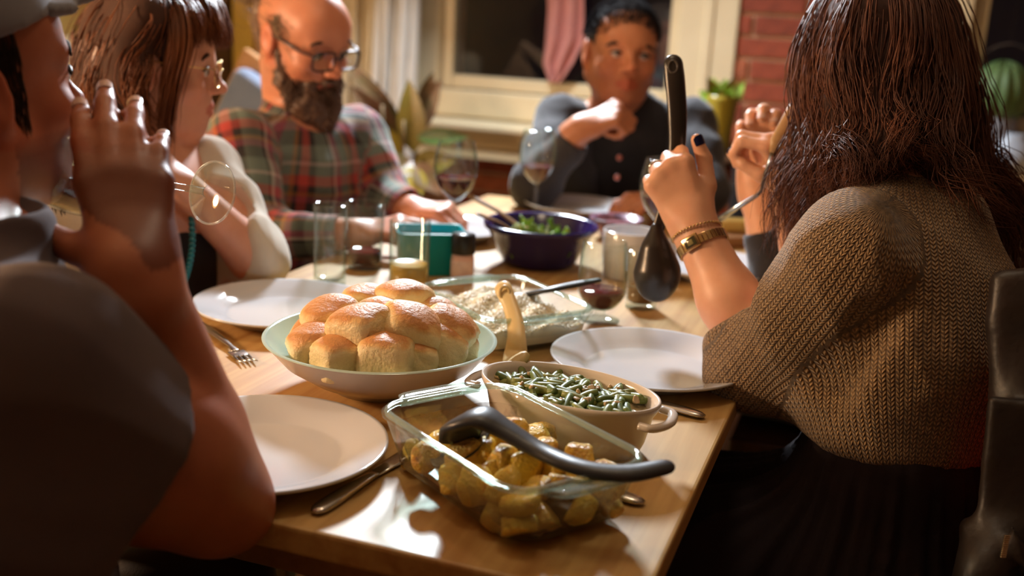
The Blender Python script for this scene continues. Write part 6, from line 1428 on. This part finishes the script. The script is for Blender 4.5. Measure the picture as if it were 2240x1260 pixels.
cl.rbox(ncB + fB * .14 + np.array([0, 0, -.24]), (.062, .12, .30), .02, np.stack([rB, fB, [0, 0, 1]], 1), .02, True); cl.ell(ncB + fB * .03 + np.array([0, 0, .02]), (.07, .07, .05), None, .02, True)
clay_obj('cardigan', cl, cloth_mat('white_wool', (.66, .60, .50), (.60, .54, .44), .9, 400), pB, 2, disp=folds(6, .0045, 24))
# red skirt
lo, hi = bounds([beB, beB + fB * .42], .2); lo[2] = .36; cl = Clay(lo, hi, .008); hpB = np.array([beB[0], beB[1], .55])
for sg in (-1, 1): cl.cone(hpB + rB * sg * .07, hpB + rB * sg * .08 + fB * .34 * np.array([.6, .6, 1]), .10, .08, .05)
cl.cone(hpB, hpB + np.array([0, 0, .12]), .13, .115, .05)
clay_obj('skirt', cl, cloth_mat('red_cotton', (.42, .03, .02), (.36, .025, .018)), pB, 2, disp=folds(9, .004, 25))
# bead necklace: two hanging strands
bd = MB(); v0, f0 = lathe_vf([(0, -1), (.7, -.7), (1, 0), (.7, .7), (0, 1)], 8)
for strand in ([(362, 420, 1.66), (368, 500, 1.60), (376, 580, 1.585), (392, 622, 1.585), (408, 600, 1.60), (420, 540, 1.625), (418, 470, 1.67), (408, 420, 1.72)],):
    for q in spline([P(*s_) for s_ in strand], 44): bd.add(v0 * .0058 + q - np.array(pB.location), f0)
o = bd.build('bead_necklace', mat('teal_beads', (.01, .16, .20), .2, noise=(60, (.008, .12, .16), .2)), pB); o['kind'] = 'stuff'
# glasses
def spectacles(root, h, m, r=.021, thick=.0014, squash=.86, square=False, zc=-.006):
    sq = (lambda v: math.copysign(abs(v) ** .55, v)) if square else (lambda v: v)
    t = bpy.data.objects.new('eyeglasses', None); col_main.objects.link(t); t.parent = root; t.location = h.c - np.array(root.location); L0 = h.c
    for x in (-1, 1):
        c = np.array([x * .0335, .103, zc]); an = np.linspace(0, 2 * math.pi, 33)
        loop = [h.w(c + np.array([r * 1.12 * sq(math.cos(a)), -abs(r * math.cos(a) + x * .01) * .15, r * squash * sq(math.sin(a))])) - L0 for a in an]
        MB().tube(loop, thick * h.s, 7, False).build('rim', m, t)
        V = [h.w(c) - L0] + loop[:-1]; obj('lens', new_mesh('lens', np.array(V), [(0, 1 + k, 1 + (k + 1) % 32) for k in range(32)], [glass_mat('lens_glass', (.97, .97, .97), (.85, .85, .9))]), t)
        MB().tube([h.w(q) - L0 for q in ((x * .056, .099, .004 + zc * 0), (x * .074, .075, .006), (x * .080, -.01, .010), (x * .078, -.035, -.005))], thick * 1.05 * h.s, 7).build('temple', m, t)
    MB().tube([h.w(q) - L0 for q in ((-.011, .104, zc + .005), (0, .107, zc + .008), (.011, .104, zc + .005))], thick * h.s, 7).build('bridge', m, t)
    return t
spectacles(pB, hB, mat('gold_wire', (.8, .55, .22), .2, metal=1, noise=(60, (.7, .46, .18), .2)), .0225, .0009, .95)
# hair: shoulder length, wavy, with a fringe
GB = [[(350, -8, 1.72), (290, 10, 1.66), (235, 90, 1.65), (200, 190, 1.66), (205, 270, 1.67), (245, 340, 1.67)], [(355, -8, 1.72), (310, 20, 1.64), (270, 110, 1.63), (245, 210, 1.635), (265, 300, 1.64), (300, 372, 1.65)],
      [(365, -8, 1.72), (335, 25, 1.63), (290, 100, 1.625), (280, 190, 1.625), (305, 280, 1.63), (335, 372, 1.64)], [(340, -8, 1.75), (260, 10, 1.75), (205, 100, 1.76), (190, 200, 1.76), (200, 270, 1.75)],
      [(350, -5, 1.78), (270, 20, 1.84), (230, 120, 1.86), (225, 220, 1.85), (260, 300, 1.83)], [(385, -8, 1.71), (405, 20, 1.65), (408, 90, 1.635), (394, 150, 1.63), (380, 210, 1.63), (372, 280, 1.64), (380, 320, 1.64)],
      [(395, -8, 1.73), (440, 15, 1.69), (462, 60, 1.68), (468, 105, 1.69)], [(395, -8, 1.75), (450, 15, 1.74), (475, 70, 1.74), (478, 112, 1.745)], [(390, -8, 1.72), (425, 12, 1.66), (440, 60, 1.65), (432, 110, 1.65)], [(370, 0, 1.80), (380, 40, 1.83), (400, 120, 1.84), (400, 220, 1.83), (395, 300, 1.80), (400, 345, 1.76)]]
GBw = [[P(*q) for q in g] for g in GB]; M_HAIRB = hair_mat('chestnut_hair', (.15, .040, .013), (.23, .072, .022), .40)
lo, hi = bounds([q for g in GBw for q in g], .06); cl = Clay(lo, hi, .006); cl.ell(hB.w((0, -.022, .036)), np.array([.082, .098, .088]), hB.M, .02)
for g in GBw[:5]: G = spline(g, 9)[:-1]; cl.chain(list(G), list(np.interp(np.linspace(0, 1, 8), [0, .2, .7, 1], [.015, .028, .026, .012])), .02)
cl.clip(hB.w((0, .058, .02)), hB.d((0, 1, -.5)), .01); cl.ell(hB.w((.084, -.010, -.008)), np.array([.03, .024, .036]), hB.M, .006, True)
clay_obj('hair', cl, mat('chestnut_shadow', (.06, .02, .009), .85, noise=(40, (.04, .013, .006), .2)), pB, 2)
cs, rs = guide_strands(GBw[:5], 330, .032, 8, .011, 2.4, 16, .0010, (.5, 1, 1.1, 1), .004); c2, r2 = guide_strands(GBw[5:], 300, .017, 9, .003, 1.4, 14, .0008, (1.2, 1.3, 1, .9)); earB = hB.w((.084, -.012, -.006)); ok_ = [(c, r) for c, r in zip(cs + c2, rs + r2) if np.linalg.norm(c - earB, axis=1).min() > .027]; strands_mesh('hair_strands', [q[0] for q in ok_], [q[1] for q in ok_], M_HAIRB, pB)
MB().tube([P(308, 40, 1.605) - np.array(pB.location), P(318, 72, 1.602) - np.array(pB.location), P(312, 72, 1.602) - np.array(pB.location), P(306, 45, 1.604) - np.array(pB.location)], .0016, 6).build('hair_clip', M_STEEL, pB)
chb = np.array([beB[0], beB[1]]); simple_chair('dark chair under the woman in the white cardigan', chb, -U2, None, .44, .85)

# ---------- the bearded man in plaid
hC = Head(P(664, 84, 2.20), (.73, -.52, -.30), (.05, -.1, 1), 1.03); skC = skin_mat('skin_warm', (.64, .27, .155)); hC.skin = skC
fC = np.array([.75, -.66, 0.0]); rC = np.cross(fC, [0, 0, 1])
rsC = P(520, 318, 2.10); lsC = P(775, 300, 2.36); ncC = P(648, 262, 2.26); beC = np.array([ncC[0] - .05, ncC[1] + .02, .60]); elC = P(560, 515, 2.02); whC = P(775, 512, 1.98); elL = P(838, 425, 2.34); whL = P(905, 462, 2.20)
pC = person('bearded man with glasses in a plaid flannel shirt looking down', beC)
lo, hi = bounds([hC.c, rsC, lsC, ncC, elC, whC, elL, whL, P(960, 470, 2.15), P(870, 510, 1.97)], .13); lo[2] = .60; cl = Clay(lo, hi, .0042)
sculpt_head(cl, hC, ncC + np.array([0, 0, -.02]), .058, jaw=1.05)
cl.chain([ncC + np.array([0, 0, -.10]), (ncC + beC) / 2, beC], [.11, .12, .12], .05, flat=rC, fs=1.25); cl.cone(rsC, ncC + np.array([0, 0, -.05]), .05, .055, .05); cl.cone(lsC, ncC + np.array([0, 0, -.05]), .05, .055, .05)
cl.chain([rsC, elC, whC], [.048, .042, .029], .02); cl.chain([lsC, elL, whL], [.048, .042, .029], .02)
sculpt_hand(cl, whC, P(830, 505, 1.97) - whC, np.array([0, -.4, 1.0]), -1, [(25, 40, 25), (30, 45, 25), (35, 50, 25), (40, 50, 30)], [(.04, .03, -.01), (.055, .06, -.02), (.06, .085, -.022)], 1.0)
sculpt_hand(cl, whL, P(965, 462, 2.16) - whL, np.array([.1, -.3, 1.0]), 1, [(35, 50, 30), (40, 50, 30), (45, 55, 30), (50, 55, 30)], [(.04, .03, -.01), (.055, .06, -.02), (.06, .085, -.022)], 1.0)
clay_obj('body', cl, skC, pC, 1, col=face_tint(hC, (.8, .45, .42))); eye_parts(hC, pC, closed=.004, brow=(.035, .020, .012), gaze=(0, 1, -.5))
M_BEARD = hair_mat('dark_brown_beard', (.075, .036, .020), (.11, .052, .028), .5)
lo, hi = bounds([hC.w((.09, 0, 0)), hC.w((-.09, .12, -.2)), hC.w((0, .1, -.03))], .05); cl = Clay(lo, hi, .004)
for x in (-1, 1): cl.chain([hC.w((x * .071, .008, -.018)), hC.w((x * .062, .030, -.070)), hC.w((x * .034, .066, -.115)), hC.w((0, .080, -.132))], [.008, .017, .028, .031], .025); cl.chain([hC.w((x * .036, .072, -.062)), hC.w((x * .030, .078, -.090))], [.013, .018], .02); cl.chain([hC.w((x * .030, .082, -.062)), hC.w((x * .004, .0965, -.0500))], [.007, .0085], .008)
cl.cone(hC.w((0, .076, -.098)), hC.w((0, .082, -.136)), .026, .028, .03); cl.cone(hC.w((-.016, .094, -.068)), hC.w((.016, .094, -.068)), .0075, .0075, .006, True)
clay_obj('beard', cl, M_BEARD, pC, 1, disp=folds(5, .004, 160, None))
bs = []; r_ = np.random.RandomState(5)
for i in range(1700):
    x = r_.uniform(-1, 1); t = r_.rand(); base = np.array([x * .060 * (1 - .35 * t), .040 + .045 * (1 - abs(x)) + .01 * t, -.055 - .085 * t]); d = np.array([x * .5, .5 * (1 - abs(x)) + .15, -1]) + r_.randn(3) * .15; d /= np.linalg.norm(d); bs.append(np.array([hC.w(base + np.array([x * .012, .010, 0]) + d * s_) for s_ in np.linspace(0, .032, 5)]))
strands_mesh('beard_strands', bs, [.0009] * len(bs), M_BEARD, pC)
M_HAIRC = hair_mat('ash_brown_hair', (.20, .12, .07), (.30, .20, .13), .45)
lo, hi = bounds([hC.w((.11, -.19, -.1)), hC.w((-.11, .04, .15))], .04); cl = Clay(lo, hi, .005); cl.ell(hC.w((0, -.030, .030)), np.array([.084, .096, .093]), hC.M, .01); cl.clip(hC.w((0, .014, .03)), hC.d((0, 1, .42)), .008); cl.clip(hC.w((0, 0, -.045)), hC.d((0, 0, -1)), .008)
for x in (-1, 1): cl.ell(hC.w((x * .079, -.012, -.004)), np.array([.03, .024, .036]), hC.M, .006, True)
cl.ell(hC.w((.01, -.125, .060)), np.array([.040, .036, .036]), hC.M, .02)
clay_obj('hair', cl, M_HAIRC, pC, 1, disp=folds(7, .003, 90, hC.d((0, 1, 0)), 4))
cs = []
for i in range(1500):
    a = r_.uniform(-1.5, 1.5); z = r_.uniform(-.03, .10); p0 = np.array([math.sin(a) * .078, .012 - (z - .03) * .42 - .03 * r_.rand(), z]); p0 = p0 / np.linalg.norm(p0 / np.array([.086, .099, .095])); e = np.array([.01, -.125, .060]) + r_.randn(3) * .022; m_ = (p0 + e) / 2; m_ = m_ / np.linalg.norm(m_ / np.array([.088, .108, .096]))
    cs.append(spline([hC.w(p0), hC.w(m_), hC.w(e), hC.w(e + r_.randn(3) * .02)], 9))
_er = [hC.w((x * .082, -.012, -.004)) for x in (-1, 1)]; cs = [c for c in cs if min(np.linalg.norm(c - e, axis=1).min() for e in _er) > .028]; strands_mesh('hair_strands', cs, [.0008] * len(cs), M_HAIRC, pC)
spectacles(pC, hC, mat('dark_frame', (.015, .018, .03), .25, noise=(60, (.012, .014, .025), .2)), .0245, .0024, .76, zc=-.006, square=True)
lo, hi = bounds([rsC, lsC, ncC, beC, elC, whC, elL, whL], .14); lo[2] = .58; cl = Clay(lo, hi, .006); fo = (whC - elC) / np.linalg.norm(whC - elC); fo2 = (whL - elL) / np.linalg.norm(whL - elL)
cl.chain([ncC + np.array([0, 0, -.11]), (ncC + beC) / 2, beC + np.array([0, 0, -.02])], [.128, .142, .14], .05, flat=rC, fs=1.22); cl.cone(rsC, ncC + np.array([0, 0, -.05]), .066, .066, .06); cl.cone(lsC, ncC + np.array([0, 0, -.05]), .066, .066, .06)
cl.chain([rsC, (rsC + elC) / 2, elC, whC], [.070, .064, .058, .040], .03); cl.chain([lsC, (lsC + elL) / 2, elL, whL], [.070, .062, .056, .040], .03)
cl.clip(whC - fo * .035, fo, .004, (whC + fo * .05, .08)); cl.clip(whL - fo2 * .03, fo2, .004, (whL + fo2 * .05, .08)); cl.ell(ncC + fC * .045 + np.array([0, 0, .03]), (.058, .058, .06), None, .015, True)
for sg in (-1, 1): cl.cone(ncC - fC * .02 + rC * sg * .068 + np.array([0, 0, .015]), ncC + fC * .085 + rC * sg * .040 + np.array([0, 0, -.055]), .014, .018, .008)
for q in np.linspace(-2.2, 2.2, 12):
    cA_ = ncC + fC * (.010 - .068 * math.cos(q)) + rC * .070 * math.sin(q) + np.array([0, 0, .030 + .016 * math.cos(q)]); q2 = q + .4; cB_ = ncC + fC * (.010 - .068 * math.cos(q2)) + rC * .070 * math.sin(q2) + np.array([0, 0, .030 + .016 * math.cos(q2)])
    if q < 2.1: cl.cone(cA_, cB_, .010, .010, .006); cl.cone(cA_ + np.array([0, 0, -.03]), cB_ + np.array([0, 0, -.03]), .013, .013, .02)
M_PLAID = plaid_mat()
clay_obj('plaid_shirt', cl, M_PLAID, pC, 2, disp=folds(12, .005, 24), fab=axis_fab([(ncC, beC, .14), (rsC, elC, .065), (elC, whC, .055), (lsC, elL, .065), (elL, whL, .055)], fC))
lo, hi = bounds([beC, beC + fC * .42], .2); lo[2] = .36; cl = Clay(lo, hi, .009); hpC = np.array([beC[0], beC[1], .53]); 
for sg in (-1, 1): cl.cone(hpC + rC * sg * .09, hpC + rC * sg * .10 + (-U2) * .36, .095, .075, .05)
cl.cone(hpC, hpC + np.array([0, 0, .10]), .13, .13, .05); clay_obj('trousers', cl, cloth_mat('dark_denim', (.03, .035, .055)), pC, 2)
simple_chair('dark chair under the bearded man', (beC[0], beC[1]), -U2, None, .44, .82)

# ---------- the man at the far end
hD = Head(P(1358, 118, 2.62), (.17, -.98, .05), (.06, 0, 1), 1.06); skD = skin_mat('skin_olive', (.56, .24, .12)); hD.skin = skD
fD = np.array([.05, -1.0, 0.0]); rD = np.cross(fD, [0, 0, 1])
rsD = P(1228, 262, 2.70); lsD = P(1512, 268, 2.74); ncD = P(1372, 262, 2.74); beD = np.array([ncD[0], ncD[1] + .06, .60]); elD = P(1168, 410, 2.55); whD = P(1270, 282, 2.47); elE = P(1545, 420, 2.62); whE = P(1450, 432, 2.44)
pD = person('man in a dark cardigan at the far end, chin resting on his fist', beD)
lo, hi = bounds([hD.c, rsD, lsD, ncD, elD, whD, elE, whE, P(1370, 220, 2.42)], .13); lo[2] = .60; cl = Clay(lo, hi, .0042)
sculpt_head(cl, hD, ncD + np.array([0, -.02, -.02]), .058, jaw=1.12, nose=1.12)
cl.chain([ncD + np.array([0, 0, -.10]), (ncD + beD) / 2, beD], [.10, .115, .12], .05, flat=rD, fs=1.3); cl.cone(rsD, ncD + np.array([0, 0, -.04]), .05, .055, .05); cl.cone(lsD, ncD + np.array([0, 0, -.04]), .05, .055, .05)
cl.chain([rsD, elD, whD], [.048, .042, .032], .02); cl.chain([lsD, elE, whE], [.048, .042, .03], .02)
sculpt_hand(cl, whD, P(1346, 248, 2.45) - whD, UPV * .75 + TOCAM * .75, -1, [(70, 95, 50), (72, 95, 50), (74, 95, 50), (76, 95, 50)], [(.032, .045, -.016), (.030, .072, -.026), (.018, .090, -.032)], 1.12, wr=.029)
sculpt_hand(cl, whE, P(1400, 440, 2.40) - whE, np.array([0, -.2, 1.0]), 1, [(30, 40, 25)] * 4, [(.04, .03, -.01), (.055, .06, -.02), (.06, .085, -.022)], 1.0)
clay_obj('body', cl, skD, pD, 1, col=face_tint(hD, (.82, .50, .48), stubble=(.80, .74, .72))); eye_parts(hD, pD, brow=(.014, .009, .007), brow_w=1.3, closed=.003, gaze=(-.2, 1, 0), brow_z=.0175)
M_HAIRD = hair_mat('black_hair', (.012, .012, .016), (.022, .022, .028), .62)
lo, hi = bounds([hD.w((.1, -.13, -.06)), hD.w((-.1, .1, .15))], .04); cl = Clay(lo, hi, .005); cl.ell(hD.w((0, -.014, .034)), np.array([.0840, .1095, .089]), hD.M, .01); cl.clip(hD.w((0, .087, .066)), hD.d((0, 1, -.75)), .005); cl.clip(hD.w((0, -.03, -.03)), hD.d((0, .35, -1)), .006)
for x in (-1, 1): cl.ell(hD.w((x * .085, .0, -.012)), np.array([.03, .030, .040]), hD.M, .006, True)
clay_obj('hair', cl, M_HAIRD, pD, 1)
cs = []
for i in range(4200):
    u = r_.randn(3); u[2] = abs(u[2]) * 1.1 + .05; u /= np.linalg.norm(u); p0 = u * np.array([.083, .108, .0885]) + np.array([0, -.014, .034])
    if p0[1] > .087 + (p0[2] - .066) * .75: continue
    d = u * np.array([.6, .4, .9]) + np.array([0, .5, 0]) + r_.randn(3) * .15; d /= np.linalg.norm(d); cs.append(np.array([hD.w(p0 + d * t) for t in (-.002, .003, .007, .010)]))
strands_mesh('hair_strands', cs, [.0010] * len(cs), M_HAIRD, pD)
lo, hi = bounds([rsD, lsD, ncD, beD, elD, whD, elE, whE], .13); lo[2] = .58; cl = Clay(lo, hi, .006)
cl.chain([ncD + np.array([0, 0, -.10]), (ncD + beD) / 2, beD], [.112, .128, .13], .05, flat=rD, fs=1.28); cl.cone(ncD + np.array([0, 0, -.03]), ncD + np.array([0, -.02, .02]), .088, .076, .03); cl.cone(ncD + fD * .03 + np.array([0, 0, -.06]), ncD + fD * .02 + np.array([0, 0, .0]), .085, .07, .03); cl.cone(rsD, ncD + np.array([0, 0, -.04]), .055, .06, .05); cl.cone(lsD, ncD + np.array([0, 0, -.04]), .055, .06, .05)
for sg in (-1, 1): cl.cone(ncD + rD * sg * .05 + fD * .03 + np.array([0, 0, .03]), ncD + rD * sg * .035 + fD * .085 + np.array([0, 0, -.05]), .013, .016, .008)
clay_obj('shirt', cl, cloth_mat('black_shirt', (.012, .011, .014), (.010, .009, .011)), pD, 2, disp=folds(14, .003, 28))
cl = Clay(lo, hi, .006); fo = (whD - elD) / np.linalg.norm(whD - elD); fo2 = (whE - elE) / np.linalg.norm(whE - elE)
cl.chain([ncD + np.array([0, .01, -.11]), (ncD + beD) / 2, beD], [.124, .140, .145], .05, flat=rD, fs=1.28); cl.cone(rsD, ncD + np.array([0, .01, -.05]), .060, .060, .06); cl.cone(lsD, ncD + np.array([0, .01, -.05]), .060, .060, .06)
cl.chain([rsD, (rsD + elD) / 2, elD, whD], [.062, .062, .056, .043], .03); cl.chain([lsD, (lsD + elE) / 2, elE, whE], [.062, .060, .056, .040], .03)
cl.clip(whD - fo * .03, fo, .004, (whD + fo * .05, .085)); cl.clip(whE - fo2 * .03, fo2, .004, (whE + fo2 * .05, .08))
for zz, hw in ((-.04, .085), (-.14, .070), (-.24, .058), (-.34, .05)): cl.rbox(ncD + fD * .15 + np.array([0, 0, zz]), (hw, .105, .075), .03, np.stack([rD, fD, [0, 0, 1]], 1), .02, True)
cl.ell(ncD + fD * .04 + np.array([0, 0, .05]), (.085, .075, .075), None, .02, True)
clay_obj('cardigan', cl, cloth_mat('charcoal_wool', (.030, .028, .034), (.024, .022, .027), .9, 300), pD, 2, disp=folds(15, .0045, 24))
v0, f0 = lathe_vf([(0, -.35), (.8, -.3), (1, 0), (.8, .3), (0, .35)], 14)
for k, (px, py) in enumerate([(1358, 300), (1355, 345), (1350, 388)]):
    c = P(px, py, 2.515 + .0 * k); obj('button', new_mesh('button', (v0 * .007) @ rot_to(fD).T + c - np.array(pD.location), f0, [mat('red_button', (.45, .16, .13), .25, noise=(60, (.4, .13, .1), .2))]), pD)
lo, hi = bounds([beD, beD + fD * .3], .2); lo[2] = .40; cl = Clay(lo, hi, .009); hpD = np.array([beD[0], beD[1], .53]); 
for sg in (-1, 1): cl.cone(hpD + rD * sg * .09, hpD + rD * sg * .10 - U1 * .36, .095, .075, .05)
cl.cone(hpD, hpD + np.array([0, 0, .10]), .13, .13, .05); clay_obj('trousers', cl, MATS['dark_denim'], pD, 2)
simple_chair('dark chair under the man at the far end', (beD[0], beD[1]), -U1, None, .44, .80)

# ---------- the guest hidden behind the sweater woman: hands and a dark sleeve show
hE = Head(P(1852, 130, 2.02), (-.93, -.28, -.05), scale=.97); skE = skin_mat('skin_light', (.74, .38, .22)); hE.skin = skE
fE = np.array([-.95, .1, 0.0]); rE = np.cross(fE, [0, 0, 1]); ncE = P(1880, 330, 2.04); lsE = ncE - rE * .16 + np.array([0, 0, -.05]); rsE = ncE + rE * .16 + np.array([0, 0, -.05]); beE = np.array([ncE[0] + .04, ncE[1], .60])
elE1 = P(1700, 640, 1.90); whE1 = P(1656, 398, 1.90); elE2 = P(1790, 640, 2.05); whE2 = P(1712, 400, 1.97)
pE = person('guest mostly hidden behind the sweater woman, one bent hand and a dark sleeve showing', beE)
lo, hi = bounds([hE.c, lsE, rsE, ncE, beE, elE1, whE1, elE2, P(1650, 210, 1.88)], .12); lo[2] = .60; cl = Clay(lo, hi, .0042)
sculpt_head(cl, hE, ncE, .05, fem=1); cl.chain([ncE + np.array([0, 0, -.08]), (ncE + beE) / 2, beE], [.09, .10, .10], .05, flat=rE, fs=1.3); cl.cone(lsE, rsE, .045, .045, .05)
cl.chain([lsE, elE1, whE1], [.044, .040, .030], .02); cl.chain([rsE, elE2, whE2], [.044, .040, .030], .02)
te, WE, ME = sculpt_hand(cl, whE1, P(1662, 270, 1.885) - whE1, -TOCAM * .95 + RGT * .3, -1, [(35, 55, 40), (35, 58, 40), (36, 60, 40), (40, 60, 40)], [(.040, .046, .004), (.050, .074, .006), (.048, .098, .004)], 1.02, (.04, .0, -.04, -.08), wr=.032)
sculpt_hand(cl, whE2, P(1712, 290, 1.93) - whE2, RGT * .9 + TOCAM * .1, 1, [(40, 50, 30)] * 4, [(.034, .05, -.016), (.038, .078, -.028), (.030, .10, -.036)], .95)
clay_obj('body', cl, skE, pE, 1, col=face_tint(hE)); eye_parts(hE, pE)
for k in range(4): nail(pE, te[k][0], te[k][1], te[k][2], te[k][3], M_NAIL)
lo, hi = bounds([lsE, rsE, ncE, beE, elE1, elE2], .13); lo[2] = .58; cl = Clay(lo, hi, .007); fo = (whE1 - elE1) / np.linalg.norm(whE1 - elE1); fo2 = (whE2 - elE2) / np.linalg.norm(whE2 - elE2)
cl.chain([ncE + np.array([0, 0, -.09]), (ncE + beE) / 2, beE], [.10, .115, .12], .05, flat=rE, fs=1.3); cl.cone(lsE, rsE, .056, .056, .05); cl.chain([lsE, elE1, elE1 + fo * .16], [.058, .050, .042], .03); cl.chain([rsE, elE2, elE2 + fo2 * .16], [.058, .050, .042], .03)
cl.clip(elE1 + fo * .115, fo, .004, (elE1 + fo * .17, .08)); cl.clip(elE2 + fo2 * .115, fo2, .004, (elE2 + fo2 * .17, .08))
clay_obj('black_jumper', cl, cloth_mat('black_jumper', (.016, .013, .016)), pE, 2, disp=folds(17, .004, 24))
lo, hi = bounds([hE.w((.1, -.14, -.2)), hE.w((-.1, .08, .15))], .04); cl = Clay(lo, hi, .006); cl.ell(hE.w((0, -.03, .03)), np.array([.088, .106, .097]), hE.M, .02); cl.cone(hE.w((0, -.06, 0)), hE.w((0, -.07, -.17)), .075, .06, .03); cl.clip(hE.w((0, .078, .060)), hE.d((0, 1, -.75)), .01)
clay_obj('hair', cl, M_HAIRB, pE, 2, disp=folds(18, .004, 60, hE.d((0, 0, 1)), 5))
lo, hi = bounds([beE, beE + fE * .42], .2); lo[2] = .40; cl = Clay(lo, hi, .009); hpE = np.array([beE[0], beE[1], .53]); 
for sg in (-1, 1): cl.cone(hpE + rE * sg * .08, hpE + rE * sg * .09 + U2 * .34, .09, .075, .05)
cl.cone(hpE, hpE + np.array([0, 0, .10]), .125, .12, .05); clay_obj('trousers', cl, MATS['dark_denim'], pE, 2)
simple_chair('dark chair under the hidden guest', (beE[0], beE[1]), U2, None, .44, .82)
